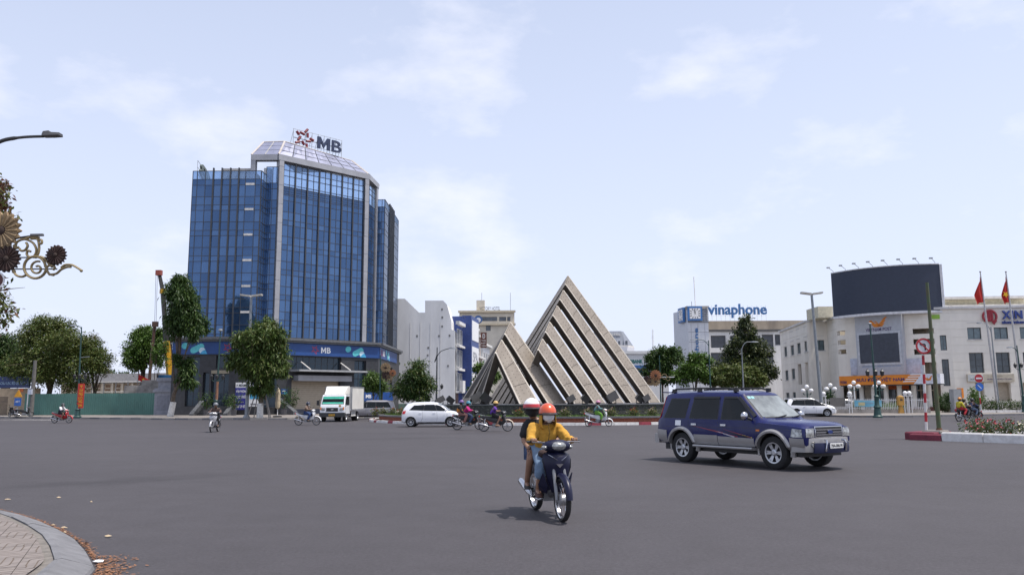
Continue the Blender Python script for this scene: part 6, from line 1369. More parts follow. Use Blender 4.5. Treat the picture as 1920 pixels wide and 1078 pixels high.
    for k in range(8): a = R(70 + 95 * k / 7); q = r + .035; rg.append([Vector((xr + math.cos(a) * q, -.06, r + math.sin(a) * q)), Vector((xr + math.cos(a) * (q + .015), 0, r + math.sin(a) * (q + .015))), Vector((xr + math.cos(a) * q, .06, r + math.sin(a) * q)), Vector((xr + math.cos(a) * (q - .01), 0, r + math.sin(a) * (q - .01)))])
    rf.loft(rg); rf.build('rear_fender', BLACKP, b, smooth=40, fix=True)
    MB().ball((-.84, 0, .77), .04, .09, .05, 10, 6).build('tail_light', REDL, b, smooth=60); MB().box(-.80, -.79, -.07, .07, .50, .61).build('number_plate', PLATEW, b)
    gr = MB(); gr.tube([(-.55, -.11, .80), (-.80, -.10, .86), (-.86, 0, .87), (-.80, .10, .86), (-.55, .11, .80)], .012, 6); gr.build('grab_rail', CHROME, b)
    if scooter: MB().box(-.02, .36, -.16, .16, .26, .31).build('floor_board', BLACKP, b)
    if rear_box: MB().box(-.86, -.58, -.17, .17, .86, 1.12).build('rear_box', BLACKP, b)
    return b

def skin_mesh(verts, edges, radii, sub=1, roots=(0,)):
    me = bpy.data.meshes.new('skeleton'); me.from_pydata([tuple(v) for v in verts], edges, [])
    o = bpy.data.objects.new('skeleton', me); COL.objects.link(o); md = o.modifiers.new('s', 'SKIN'); md.use_smooth_shade = True; md.branch_smoothing = .4
    for i, q in enumerate(radii): me.skin_vertices[0].data[i].radius = (q, q) if not hasattr(q, '__len__') else q
    for i in roots: me.skin_vertices[0].data[i].use_root = True
    if sub: o.modifiers.new('u', 'SUBSURF').levels = sub
    dg = bpy.context.evaluated_depsgraph_get(); out = bpy.data.meshes.new_from_object(o.evaluated_get(dg)); bpy.data.objects.remove(o); bpy.data.meshes.remove(me)
    return out
from mathutils import noise as mnoise
def wrinkle(me, amp):
    """cloth folds pressed into a garment"""
    if not amp: return
    co = [v.co.copy() for v in me.vertices]; no = [v.normal.copy() for v in me.vertices]
    for v, c, n in zip(me.vertices, co, no):
        w = mnoise.noise(Vector((c.x * 9, c.y * 9, c.z * 22))) + .6 * mnoise.noise(Vector((c.x * 26 + 5, c.y * 26, c.z * 14))); r = 1 - abs(mnoise.noise(Vector((c.x * 7, c.y * 12 + 3, c.z * 17)))) * 2
        v.co = c + n * amp * (w + .7 * r)
    me.update()
SKINT = mat('skin', (.30, .165, .105), .55, var=.06, scale=8); HAIR = mat('black_hair', (.015, .012, .011), .6)
def fabric(name, c, v=.12): return mat(name, c, .9, var=v, scale=9, bump=.35, bscale=16)
def person(label, bike, pose, shirt, trousers, helmet, mask=None, sleeve=1.0, leg=1.0, shoe=None, band=None, cap=False, hood=False, hands=False, k=1.13, vest=None, look=0.0, group=None, shorts=False, grip=None):
    """seated rider in the bike's own axes; body is one skin, clothes are children"""
    p = {n: Vector(v) for n, v in pose.items()}
    nm = ['hip', 'belly', 'chest', 'neck', 'jaw', 'head', 'crown']
    V = [p['hip'], p['hip'].lerp(p['chest'], .5) + Vector((-.02, 0, 0)), p['chest'], p['neck'], p['head'] + Vector((.015, 0, -.07)), p['head'], p['head'] + Vector((-.01, 0, .07))]
    RD = [.12, .115, .13, .052, .075, .092, .075]; E = [(i, i + 1) for i in range(6)]
    armR, legR = (.058, .044, .032, .034), (.085, .058, .038, .036)
    ends = {}
    for s in (1, -1):
        S = lambda n: Vector((p[n].x, p[n].y * s, p[n].z)) if (n + ('_l' if s > 0 else '_r')) not in p else p[n + ('_l' if s > 0 else '_r')]
        i = len(V); V += [S('shoulder'), S('elbow'), S('elbow').lerp(S('hand'), .82), S('hand')]; RD += list(armR); E += [(2, i), (i, i + 1), (i + 1, i + 2), (i + 2, i + 3)]
        j = len(V); hipj = p['hip'] + Vector((.04, .09 * s, -.02)); V += [hipj, S('knee'), S('ankle'), S('toe')]; RD += [.09, .062, .04, .032]; E += [(0, j), (j, j + 1), (j + 1, j + 2), (j + 2, j + 3)]
        ends[s] = (S('shoulder'), S('elbow'), S('hand'), hipj, S('knee'), S('ankle'), S('toe'))
    roots = [0]
    if hands:
        for s in (1, -1):
            sh, el, ha = ends[s][:3]; f = (ha - el).normalized(); 
            for q in range(4):
                yo = (q - 1.5) * .021; i = len(V); L_ = (.85, 1.0, .95, .75)[q]
                if hands == 'grip' : ch = [ha + Vector((-.005, yo, .012)), ha + Vector((.045 * L_ + .01, yo, .02)), ha + Vector((.062 * L_ + .005, yo, -.012)), ha + Vector((.035, yo, -.032))]
                else: ch = [ha + f * .01 + Vector((0, yo * 1.2, .004)), ha + f * .055 * L_ + Vector((0, yo * 1.5, -.004)), ha + f * .085 * L_ + Vector((0, yo * 1.6, -.025)), ha + f * .10 * L_ + Vector((0, yo * 1.65, -.045))]
                V += ch; RD += [.010, .0095, .009, .0075]; E += [(i, i + 1), (i + 1, i + 2), (i + 2, i + 3)]; roots.append(i)
            i = len(V); V += [ha + Vector((-.01, -s * .03, .0)), ha + Vector((.02, -s * .048, -.012)), ha + Vector((.045, -s * .045, -.028))]; RD += [.012, .011, .009]; E += [(i, i + 1), (i + 1, i + 2)]; roots.append(i)
    me = skin_mesh(V, E, RD, 1, roots); me.materials.clear(); me.materials.append(SKINT); me.name = 'person'
    o = obj('person', me); o.location = bike.location; o.rotation_euler = bike.rotation_euler; tag(o, label, 'person', group)
    # upper garment
    V2 = [p['hip'] + Vector((-.02, 0, -.03)), V[1], p['chest'], p['neck'] + Vector((-.01, 0, -.03))]; R2 = [.165 * k, .155 * k, .165 * k, .082]; E2 = [(0, 1), (1, 2), (2, 3)]
    for s in (1, -1):
        sh, el, ha = ends[s][:3]; i = len(V2); V2 += [sh]; R2 += [.086 * k]; E2 += [(2, i)]
        if sleeve >= .99: V2 += [el, el.lerp(ha, .85)]; R2 += [.068 * k, .050 * k]; E2 += [(i, i + 1), (i + 1, i + 2)]
        else: V2 += [sh.lerp(el, min(.97, sleeve * 2))]; R2 += [.080 * k]; E2 += [(i, i + 1)]
    g = skin_mesh(V2, E2, R2, 3 if hands else 2); wrinkle(g, .009 if hands else 0); g.materials.clear(); g.materials.append(shirt); obj('jacket' if sleeve > .9 else 'shirt', g, o)
    if vest:
        g = skin_mesh([V2[0], V2[1], p['chest'] + Vector((0, 0, -.01))], [(0, 1), (1, 2)], [.19, .186, .19], 2); g.materials.clear(); g.materials.append(vest); obj('vest', g, o)
    # trousers
    V3 = [p['hip'] + Vector((-.02, 0, -.02))]; R3 = [.145]; E3 = []
    for s in (1, -1):
        hj, kn, an = ends[s][3:6]; i = len(V3)
        if leg > .5: V3 += [hj, kn, kn.lerp(an, leg * 2 - 1 if leg < 1 else .93)]; R3 += [.115, .092, .068 if leg >= 1 else .082]; E3 += [(0, i), (i, i + 1), (i + 1, i + 2)]
        else: V3 += [hj, hj.lerp(kn, leg * 2)]; R3 += [.118, .112]; E3 += [(0, i), (i, i + 1)]
    g = skin_mesh(V3, E3, R3, 3 if hands else 2); wrinkle(g, .006 if hands else 0); g.materials.clear(); g.materials.append(trousers); obj('shorts' if leg <= .5 else 'trousers', g, o)
    for s in (1, -1):
        an, to = ends[s][5:7]; d = (to - an); sh_ = MB(); hz = Vector((d.x, d.y, 0)).normalized(); sd = Vector((-hz.y, hz.x, 0)); base = an + Vector((0, 0, -.055)); rings = []
        for t, w, h in ((-.06, .030, .075), (0, .042, .085), (.10, .048, .055), (.17, .044, .04), (.205, .02, .03)):
            c = base + hz * t + Vector((0, 0, d.z * t * 1.5 if d.z < 0 else 0)); rings.append([c - sd * w, c - sd * w * .85 + Vector((0, 0, h * .7)), c + Vector((0, 0, h)), c + sd * w * .85 + Vector((0, 0, h * .7)), c + sd * w])
        sh_.loft(rings); sh_.build('shoe', shoe or mat('shoe_black', (.03, .03, .03), .7), o, smooth=50, fix=True)
    H = p['head']; rot = Matrix.Rotation(look, 3, 'Z')
    hm = MB(); hm.ball(H + Vector((-.012, 0, .022)), .142, .125, .135, 18, 9, z0=-.18, rot=rot); he = hm.build('helmet', helmet, o, smooth=60)
    rimm = MB(); rg = []
    for q in range(25):
        a = 2 * math.pi * q / 24; d = rot @ Vector((math.cos(a) * .142, math.sin(a) * .125, 0)); c = H + Vector((-.012, 0, .0)) + d; rg.append([c + d.normalized() * .004 + Vector((0, 0, -.012)), c + d.normalized() * .007 + Vector((0, 0, .012)), c - d.normalized() * .012])
    rimm.loft(rg, cap=False); rimm.build('helmet_rim', BLACKP, he, fix=True)
    vz = MB(); arc_ = [R(-55 + 110 * q / 10) for q in range(11)]
    lo = [H + rot @ Vector((-.012 + math.cos(a) * .142, math.sin(a) * .125, .012)) for a in arc_]; hi = [H + rot @ Vector((-.012 + math.cos(a) * .20, math.sin(a) * .14, -.003)) for a in arc_]
    vz.loft([[a, b, b + Vector((0, 0, .006)), a + Vector((0, 0, .01))] for a, b in zip(lo, hi)]); vz.build('helmet_peak', BLACKP if not cap else helmet, he, smooth=40, fix=True)
    if band: 
        bm_ = MB(); bm_.ball(H + Vector((-.012, 0, .022)), .1445, .1275, .1375, 18, 4, z0=-.15, z1=.34, rot=rot); bm_.build('helmet_band', band, he, smooth=60)
    # lower face covering / hair
    hr = MB(); hr.ball(H + Vector((-.035, 0, -.02)), .098, .092, .10, 14, 8); hr.build('hair', HAIR, o, smooth=60)
    ey = MB()
    for s in (1, -1): ey.ball(H + rot @ Vector((.083, s * .033, -.012)), .012, .016, .008, 8, 5); ey.ball(H + rot @ Vector((.082, s * .034, .010)), .008, .022, .004, 8, 4)
    ey.build('eyes', HAIR, o, smooth=60)
    ns = MB(); ns.ball(H + rot @ Vector((.095, 0, -.035)), .018, .014, .024, 8, 6); ns.build('nose', SKINT, o, smooth=60)
    for s in (1, -1): st = MB(); st.tube([H + rot @ Vector((.0, s * .115, -.0)), H + rot @ Vector((.03, s * .088, -.07)), H + rot @ Vector((.055, s * .03, -.118))], .006, 5); st.build('chin_strap', BLACKP, he)
    if mask:
        mk = MB(); rg = []
        for j in range(7):
            e = R(-68 + 74 * j / 6); row = []
            for q in range(13): a = R(-74 + 148 * q / 12); bulge = 1 + .10 * math.cos(a) ** 2 * math.cos(e + R(20)) ** 2; row.append(H + rot @ (Vector((math.cos(a) * math.cos(e) * .104 * bulge, math.sin(a) * math.cos(e) * .090, math.sin(e) * .108 - .018)) + Vector((.008, 0, 0))))
            rg.append(row)
        mk.loft(rg, cap=False, closed=False); me_ = mk.mesh('face_mask', mask); soft(me_, 60); obj('face_mask', me_, o)
    if hood:
        hd = MB(); rg = []
        for j in range(10):
            t = j / 9; e = R(-95 + 118 * t); row = []
            for q in range(17): a = R(62 + 236 * q / 16); rr = .126 + .028 * max(0, -math.sin(e)); row.append(H + Vector((math.cos(a) * math.cos(e * .75) * rr - .012, math.sin(a) * math.cos(e * .75) * rr * .95, math.sin(e) * .17 - .045)))
            rg.append(row)
        hd.loft(rg, cap=False, closed=False); me_ = hd.mesh('hood', shirt); soft(me_, 60); ho = obj('hood', me_, o); md = ho.modifiers.new('solid', 'SOLIDIFY'); md.thickness = .012
        zp = MB(); zp.tube([p['neck'] + Vector((.085, 0, -.02)), p['chest'] + Vector((.160, 0, .0)), V[1] + Vector((.150, 0, 0))], .006, 5); zp.build('zip', mat('zip_dark', (.2, .12, .02), .6), o)
    return o
DRV = dict(hip=(-.14, 0, .86), chest=(-.06, 0, 1.14), neck=(-.025, 0, 1.285), head=(.03, 0, 1.415), shoulder=(-.04, .165, 1.215), elbow=(.08, .275, 1.03), hand=(.282, .295, 1.055), knee=(.25, .17, .735), ankle=(.055, .165, .345), toe=(.20, .185, .315))
PSG = dict(hip=(-.47, 0, .90), chest=(-.43, 0, 1.20), neck=(-.40, 0, 1.345), head=(-.35, 0, 1.475), shoulder=(-.42, .165, 1.27), elbow=(-.36, .25, 1.02), hand=(-.16, .22, .90), knee=(-.08, .23, .80), ankle=(-.33, .215, .41), toe=(-.18, .235, .385))
# ---- foreground bike with two people
FGH = (.26, -.965)
fgb = motorbike('dark blue motorbike carrying two people toward the camera in the foreground', (.49, 11.5), FGH, mat('navy_bike_paint', (.009, .010, .032), .36, var=.05, spec=.3), plate=None, mirrors=False)
YEL = fabric('yellow_jacket', (.50, .265, .035)); BLK = fabric('black_cloth', (.018, .018, .02)); DENIM = fabric('worn_denim', (.17, .25, .36)); WMASK = fabric('white_mask', (.70, .70, .72), .04)
person('driver in yellow hooded jacket with white mask and orange helmet', fgb, dict(DRV, head=(.035, 0, 1.40)), YEL, DENIM, mat('orange_helmet', (.60, .085, .025), .3, coat=.5), mask=WMASK, leg=.78, shoe=mat('brown_sandal', (.09, .04, .03), .7), hood=True, hands='grip', k=1.05)
person('passenger in black hoodie with black mask and white and red helmet', fgb, dict(PSG, head=(-.34, -.125, 1.475), neck=(-.40, -.075, 1.34), chest=(-.43, -.035, 1.20)), BLK, fabric('blue_shorts', (.05, .08, .16)), mat('white_helmet', (.75, .75, .76), .3, coat=.5), mask=fabric('black_mask', (.02, .02, .022)), leg=.36, sleeve=.48, band=mat('helmet_red_band', (.50, .04, .05), .3), hands='rest', look=-.15, k=1.02)
bag = tag(MB().ball((0, 0, 0), .09, .07, .06, 12, 8).build('handbag', fabric('dark_bag', (.05, .03, .03)), smooth=60), 'small dark bag hanging behind the foreground motorbike handlebar', 'bag')
bag.parent = None; bag.matrix_world = Matrix.Translation(fgb.location) @ Matrix.Rotation(math.atan2(FGH[1], FGH[0]), 4, 'Z') @ Matrix.Translation((.20, -.13, .86))
# ---- the others
BK = mat('black_bike_paint', (.014, .014, .016), .45, coat=.1); WB = mat('white_bike_paint', (.66, .67, .69), .3, coat=.6)
b1 = motorbike('red scooter ridden right along the far left road edge', (-35.9, 64.2), (1, -.12), mat('red_bike_paint', (.38, .015, .02), .3, coat=.6))
person('rider with white sleeves and dark vest on the red scooter', b1, DRV, fabric('white_cloth', (.66, .66, .68)), BLK, mat('dark_grey_helmet', (.05, .055, .06), .35), mask=WMASK, vest=fabric('navy_vest', (.03, .04, .08)), leg=.45)
b2 = motorbike('pale silver motorbike coming head-on before the tower steps', (-16.0, 43.4), (.08, -1), mat('silver_bike_paint', (.42, .42, .44), .3, metal=.3, coat=.5))
person('rider in dark shirt with brown sleeves riding head-on before the tower', b2, DRV, fabric('brown_cloth', (.10, .065, .055)), BLK, mat('grey_helmet', (.16, .17, .19), .35), vest=BLK)
b3 = motorbike('white motorbike ridden right just before the box truck', (-13.9, 54.6), (1, -.08), WB)
person('rider in brown jacket and blue jeans beside the truck', b3, DRV, fabric('taupe_cloth', (.16, .11, .085)), fabric('blue_jeans', (.03, .06, .16)), mat('navy_helmet', (.03, .035, .06), .3), mask=WMASK)
b4 = motorbike('dark motorbike with two people beside the white hatchback', (-2.45, 44.3), (1, -.03), BK)
person('driver in magenta jacket with blue helmet beside the white hatchback', b4, DRV, fabric('magenta_cloth', (.45, .015, .16)), fabric('dark_jeans', (.04, .06, .12)), mat('teal_helmet', (.05, .22, .30), .3), mask=fabric('blue_mask', (.2, .4, .55)))
person('passenger in orange vest over black sleeves with purple helmet', b4, dict(PSG, ankle=(-.2, .2, .4), knee=(-.04, .22, .82)), BLK, fabric('dusty_pink_cloth', (.30, .15, .13)), mat('purple_helmet', (.16, .09, .26), .35), mask=fabric('blue_mask', (.2, .4, .55)), vest=fabric('orange_cloth', (.55, .20, .03)))
b5 = motorbike('dark motorbike with pale front mudguard ridden by one person in purple', (-.9, 41.9), (1, .02), mat('charcoal_bike_paint', (.03, .03, .033), .45, coat=.1), fend=mat('champagne_paint', (.42, .35, .28), .35))
person('rider in purple short sleeved shirt with yellow helmet', b5, DRV, fabric('purple_cloth', (.10, .03, .27)), BLK, mat('straw_helmet', (.55, .36, .12), .45), sleeve=.4, leg=.46, shoe=SKINT)
b6 = motorbike('white electric scooter ridden right along the island kerb', (5.15, 48.6), (1, .05), WB, scooter=True, name='electric_scooter', cat='scooter')
person('rider in teal top and lime green trousers with pink helmet', b6, dict(DRV, knee=(.20, .13, .70), ankle=(.14, .13, .38), toe=(.28, .14, .36)), fabric('teal_cloth', (.10, .19, .20)), fabric('lime_cloth', (.16, .36, .05)), mat('pink_helmet', (.50, .22, .34), .4))
b7 = motorbike('dark motorbike with two people riding away past the flower median', (30.6, 54.6), (.93, .36), BK, rear_box=False)
person('driver in pale grey shirt with dark helmet at the flower median', b7, DRV, fabric('pale_grey_cloth', (.38, .40, .38)), fabric('grey_trousers', (.12, .12, .13)), mat('olive_helmet', (.10, .09, .06), .4), sleeve=.45)
person('passenger in yellow top and red trousers with orange helmet', b7, PSG, fabric('mustard_cloth', (.45, .38, .03)), fabric('red_cloth', (.42, .03, .04)), mat('ochre_helmet', (.55, .22, .04), .4))
b8 = motorbike('dark motorbike with one dark clad rider, farther of the median pair', (32.3, 56.6), (.93, .36), BK)
person('rider in dark blue jacket and jeans beyond the pair at the median', b8, DRV, fabric('navy_cloth', (.03, .04, .09)), fabric('faded_jeans', (.14, .18, .26)), mat('black_helmet', (.02, .02, .022), .3))
for (px_, rz, lb) in ((24, 2.6, 'dark motorbike parked left under the club name board'), (44, .4, 'dark motorbike parked right by the club gate post')):
    q = gp(px_, 781.5, .135); mbk = motorbike(lb, (q.x, q.y), (math.cos(rz), math.sin(rz)), BK); mbk.location.z = .135
# ------------------------------------------------------------------ trees and plants
BARK = mat('bark', (.11, .085, .065), .95, var=.3, scale=6, bump=.6, bscale=18); BARKW = mat('whitewashed_bark', (.62, .61, .58), .9, var=.15, scale=5)
L_DARK = leaf_mat('leaf_dark', (.016, .040, .010), (.060, .115, .024), 1.2); L_MID = leaf_mat('leaf_mid', (.034, .068, .014), (.105, .160, .034), 1.0)
L_OLIVE = leaf_mat('leaf_olive', (.048, .066, .014), (.145, .165, .042), .9); L_FRESH = leaf_mat('leaf_fresh', (.042, .095, .014), (.135, .235, .04), 1.0); L_DEEP = leaf_mat('leaf_deep', (.014, .028, .012), (.045, .065, .022), 1.0)
L_RED = leaf_mat('leaf_red_brown', (.09, .035, .02), (.22, .10, .06), 3.0); L_DRY = leaf_mat('leaf_dry', (.10, .085, .045), (.20, .17, .10), 2.0)
def leaves_mesh(name, lobes, n, size, m, droop=0.3, aspect=2.4, clump=14, shell=.55, spread=.34, rng=None):
    """leaf-sized blades gathered in clumps through the volume of the lobes (cx,cy,cz,rx,ry,rz)"""
    rng = rng or np.random.default_rng(abs(hash(name)) % 1000 + n)
    lob = np.array(lobes, float); vol = lob[:, 3] * lob[:, 4] * lob[:, 5]; pr = vol ** .75 / (vol ** .75).sum(); nc = max(1, n // clump)
    which = rng.choice(len(lob), nc, p=pr); d = rng.normal(size=(nc, 3)); d /= np.linalg.norm(d, axis=1)[:, None]; rr = shell + (1 - shell) * rng.random(nc) ** .6
    rr *= (1 + .16 * np.sin(d[:, 0] * 5 + which) * np.cos(d[:, 2] * 4 + 2 * which) + rng.normal(0, .06, nc))
    cc = lob[which, :3] + d * rr[:, None] * lob[which, 3:]
    cs = spread * np.cbrt(vol[which])[:, None] ** .55 * (.6 + .8 * rng.random((nc, 1)))
    P = np.repeat(cc, clump, 0) + rng.normal(size=(nc * clump, 3)) * np.repeat(cs, clump, 0) * np.array([.75, .75, .55]); N = len(P)
    out = np.repeat(d, clump, 0)
    ax = rng.normal(size=(N, 3)) * .8 + out * .7 + np.array([0, 0, -droop * 2.2]); ax /= np.linalg.norm(ax, axis=1)[:, None]
    up = rng.normal(size=(N, 3)) * .6 + np.array([0, 0, 1.0]) + out * .5; sd = np.cross(ax, up); sd /= np.linalg.norm(sd, axis=1)[:, None] + 1e-9
    nrm = np.cross(sd, ax); L = size * (.65 + .7 * rng.random(N))[:, None]; W = L / aspect
    a = P; b = P + ax * L * .5 + sd * W * .5 + nrm * L * .05; c = P + ax * L; e = P + ax * L * .5 - sd * W * .5 + nrm * L * .05
    V = np.stack([a, b, c, e], 1).reshape(-1, 3); me = bpy.data.meshes.new(name); me.vertices.add(4 * N); me.vertices.foreach_set('co', V.astype('f').ravel())
    me.loops.add(4 * N); me.loops.foreach_set('vertex_index', np.arange(4 * N, dtype='i')); me.polygons.add(N); me.polygons.foreach_set('loop_start', np.arange(0, 4 * N, 4, dtype='i'))
    for q in (m if isinstance(m, (list, tuple)) else [m]): me.materials.append(q)
    if isinstance(m, (list, tuple)) and len(m) > 1: me.polygons.foreach_set('material_index', rng.choice(len(m), N, p=[.72] + [.28 / (len(m) - 1)] * (len(m) - 1)).astype('i'))
    me.update(calc_edges=True); me.validate(); return me
def tree(name, label, base, lobes, n, size, m, trunk=.2, path=None, white=0.0, group=None, droop=.3, aspect=2.4, limbs=10, shell=.5, spread=.34, cat='tree', clump=14):
    """base = world point; lobes are world-space ellipsoids; trunk rises through path to the lobes"""
    B = Vector(base); t = thing(name, label, cat, B, group=group); lb = [(a - B.x, b - B.y, c - B.z, d, e, f) for a, b, c, d, e, f in lobes]
    top = max(lb, key=lambda q: q[2]); pts = [Vector((0, 0, 0))] + [Vector(p) - B for p in (path or [])] + [Vector((top[0], top[1], top[2] + top[5] * .3))]
    mb = MB(); fine = []
    for a, b in zip(pts, pts[1:]):
        for k in range(4): fine.append(a.lerp(b, k / 4) + Vector((random.gauss(0, trunk * .12), random.gauss(0, trunk * .12), 0)) * (1 if k else 0))
    fine.append(pts[-1]); nn = len(fine) - 1; mb.tube(fine, [trunk * (1.25 if i == 0 else 1) * (1 - .75 * i / nn) for i in range(nn + 1)], 9)
    rnd = random.Random(len(label))
    for k in range(limbs):
        q = lb[k % len(lb)]; s = rnd.uniform(.35, .8); i = int(s * nn); st = fine[i]; az = rnd.uniform(0, 6.28); el = rnd.uniform(-.2, .9)
        e = Vector((q[0] + math.cos(az) * q[3] * .8 * math.cos(el), q[1] + math.sin(az) * q[4] * .8 * math.cos(el), q[2] + q[5] * .7 * math.sin(el))); mid = st.lerp(e, .5) + Vector((0, 0, (e - st).length * .10)); r0 = trunk * (1 - .75 * i / nn) * .55
        mb.tube([st, mid, e], [r0, r0 * .6, r0 * .2], 6)
        for j in range(2): e2 = e + Vector((rnd.gauss(0, .3) * q[3], rnd.gauss(0, .3) * q[4], rnd.uniform(-.1, .35) * q[5])); mb.tube([mid, mid.lerp(e2, .6) + Vector((0, 0, .1)), e2], [r0 * .45, r0 * .3, r0 * .1], 5)
    mb.build('trunk', BARK, t, smooth=50)
    if white:
        w = MB(); w.tube([fine[0] + Vector((0, 0, .02)), fine[0].lerp(fine[-1], 0) .lerp(fine[1], .5) if False else fine[0] + (fine[1] - fine[0]) * (white / max(.1, (fine[1] - fine[0]).length))], [trunk * 1.33, trunk * 1.22], 9); w.build('whitewash_band', BARKW, t, smooth=50)
    rl = random.Random(len(label) * 7 + n); more = []
    for q in lb:                              # ragged outline: smaller boughs round each main mass
        for k in range(5):
            az, el = rl.uniform(0, 6.28), rl.uniform(-.5, 1.1); f = rl.uniform(.72, 1.0); s_ = rl.uniform(.26, .42); more.append((q[0] + math.cos(az) * math.cos(el) * q[3] * f, q[1] + math.sin(az) * math.cos(el) * q[4] * f, q[2] + math.sin(el) * q[5] * f, q[3] * s_, q[4] * s_, q[5] * s_))
    lb = [(q[0], q[1], q[2], q[3] * .84, q[4] * .84, q[5] * .84) for q in lb] + more
    obj('crown', leaves_mesh(name, lb, n, size, m, droop, aspect, clump, shell, spread), t)
    return t
def LB(px, py, Y, rx, rz, ry=None): p = at(px, py, Y); k = Y / FPX; return (p.x, p.y, p.z, rx * k, (ry or rx * .85) * k, rz * k)
tree('leafy_street_tree', 'broad olive green tree rising behind the hoarding near the club gate', (-57.8, 99.5, 0), [LB(95, 665, 99, 60, 55), LB(60, 690, 98, 48, 40), LB(135, 690, 99, 55, 48), LB(90, 625, 100, 42, 35), LB(150, 650, 100, 30, 30), LB(120, 620, 100, 25, 25)], 46000, .30, [L_OLIVE, L_MID], .38, limbs=14, spread=.36, shell=.35)
tree('sparse_street_tree', 'thin half-bare tree on the right flank of the broad left tree', (-52.6, 101.5, 0), [LB(178, 665, 101, 22, 32), LB(195, 690, 101, 16, 20), LB(170, 640, 101, 16, 18)], 1900, .2, [L_DRY, L_OLIVE], .16, limbs=34, shell=.4, spread=.3)
tree('dark_left_tree', 'dark green tree above the club board at the left edge', (-66, 104, 0), [LB(20, 655, 104, 40, 38), LB(-25, 670, 104, 45, 42), LB(25, 690, 103, 30, 22)], 16000, .34, [L_DARK, L_MID], .3, shell=.35)
tree('round_crowned_tree', 'round bright green tree behind the concrete slabs left of the crane', (-52.0, 113, 0), [LB(268, 655, 113, 34, 40), LB(252, 675, 112, 22, 26), LB(290, 640, 113, 24, 26), LB(272, 630, 113, 25, 20)], 19000, .34, [L_FRESH, L_MID], .22, spread=.3)
tree('yellowish_sapling', 'small yellow green tree in front of the round crowned tree', (-47.8, 106, 0), [LB(300, 672, 106, 15, 24), LB(308, 650, 106, 10, 14)], 1700, .26, L_FRESH, .08)
b4_ = gp(319, 781, .135)
tree('tall_drooping_tree', 'tall drooping dark tree with whitewashed leaning trunk beside the tower', b4_, [LB(341, 560, b4_.y, 25, 42), LB(352, 598, b4_.y, 30, 36), LB(326, 605, b4_.y, 17, 34), LB(348, 690, b4_.y, 17, 20), LB(352, 714, b4_.y, 16, 14), LB(338, 534, b4_.y, 16, 20), LB(366, 622, b4_.y - .5, 14, 20), LB(334, 672, b4_.y, 9, 12)], 17500, .46, [L_DARK, L_MID], .24, path=[at(326, 740, b4_.y), at(338, 715, b4_.y), at(336, 660, b4_.y)], white=1.5, droop=.62, aspect=4.2, spread=.27, shell=.4)
b5_ = gp(487, 783, .135)
t5 = tree('staked_drooping_tree', 'broad drooping tree held by wooden stakes before the tower corner', b5_, [LB(490, 640, b5_.y, 40, 36), LB(465, 665, b5_.y, 30, 36), LB(515, 665, b5_.y, 30, 36), LB(490, 690, b5_.y, 42, 32), LB(492, 722, b5_.y, 20, 24), LB(500, 617, b5_.y, 22, 22)], 18000, .46, [L_MID, L_OLIVE], .2, droop=.62, aspect=4.0, spread=.29, shell=.4)
for s in (1, -1):
    MB().tube([(s * 1.05, -.2, 0), (s * .25, -.02, 3.0)], .05, 6).build('stake', mat('stake_wood', (.24, .22, .20), .8), t5); MB().tube([(s * .7, .5, 0), (s * .2, .05, 2.8)], .045, 6).build('stake', MATS['stake_wood'], t5)
MB().tube([(-.75, -.13, 1.2), (.75, -.13, 1.2)], .04, 6).build('stake_bar', MATS['stake_wood'], t5); MB().tube([(0, 0, .0), (0, 0, 1.3)], [.30, .27], 10).build('white_wrap', BARKW, t5)
tree('small_kiosk_tree', 'small round street tree beside the blue cash kiosk', Vector((-14.6, 83.5, .135)), [LB(704, 714, 83.5, 19, 17), LB(716, 728, 83.5, 13, 12), LB(696, 726, 83.5, 12, 11)], 3600, .26, [L_MID, L_FRESH], .1, droop=.5)
tree('island_tree', 'loose dark leaved tree on the island rim left of the sculpture', Vector((-8.7, 73.4, .5)), [LB(772, 715, 73.4, 27, 30), LB(758, 732, 73.2, 22, 22), LB(795, 725, 73.4, 19, 26), LB(780, 690, 73.4, 17, 16), LB(790, 745, 73, 16, 12)], 8000, .3, [L_DARK, L_OLIVE], .1, droop=.35, aspect=3.2, spread=.36, shell=.25)
for i, (x, Y, lbs, lab, m, nn) in enumerate((
    (905, 97, [(905, 715, 16, 24), (890, 730, 10, 15), (920, 705, 14, 18), (900, 690, 10, 12)], 'green tree glimpsed through the lower sculpture opening', L_FRESH, 3000),
    (1243, 104, [(1240, 680, 26, 24), (1222, 695, 18, 20), (1262, 668, 22, 18), (1240, 660, 18, 12), (1255, 705, 20, 18)], 'leafy tree just right of the tall sculpture', L_DARK, 6000),
    (1300, 102, [(1298, 690, 24, 22), (1312, 675, 18, 16), (1282, 705, 18, 16), (1318, 700, 16, 16)], 'lighter green tree in front of the clock tower', L_FRESH, 5500),
    (1335, 104, [(1340, 705, 22, 18), (1360, 712, 20, 14)], 'low bushy tree between clock tower and the dark tall tree', L_OLIVE, 3200),
    (1395, 99, [(1385, 705, 32, 22), (1412, 712, 24, 16)], 'low olive tree before the dark tall tree', L_OLIVE, 5200))):
    tree('roadside_tree', lab, Vector((at(x, 750, Y).x, Y, .135)), [LB(a, b, Y, c, d) for a, b, c, d in lbs], int(nn * 1.7), .36, [m, L_MID], .14, shell=.35, spread=.32, group='trees lining the far right road')
tree('dark_conical_tree', 'tall dark conical tree in front of the stained office block', Vector((at(1400, 750, 108).x, 108, .135)), [LB(1397, 625, 108, 22, 28), LB(1385, 660, 108, 32, 26), LB(1418, 655, 108, 24, 26), LB(1400, 690, 108, 46, 26), LB(1432, 695, 107, 24, 26), LB(1365, 690, 107, 24, 22), LB(1396, 606, 108, 10, 14)], 26000, .34, [L_DEEP, L_OLIVE], .25, shell=.4, spread=.28)
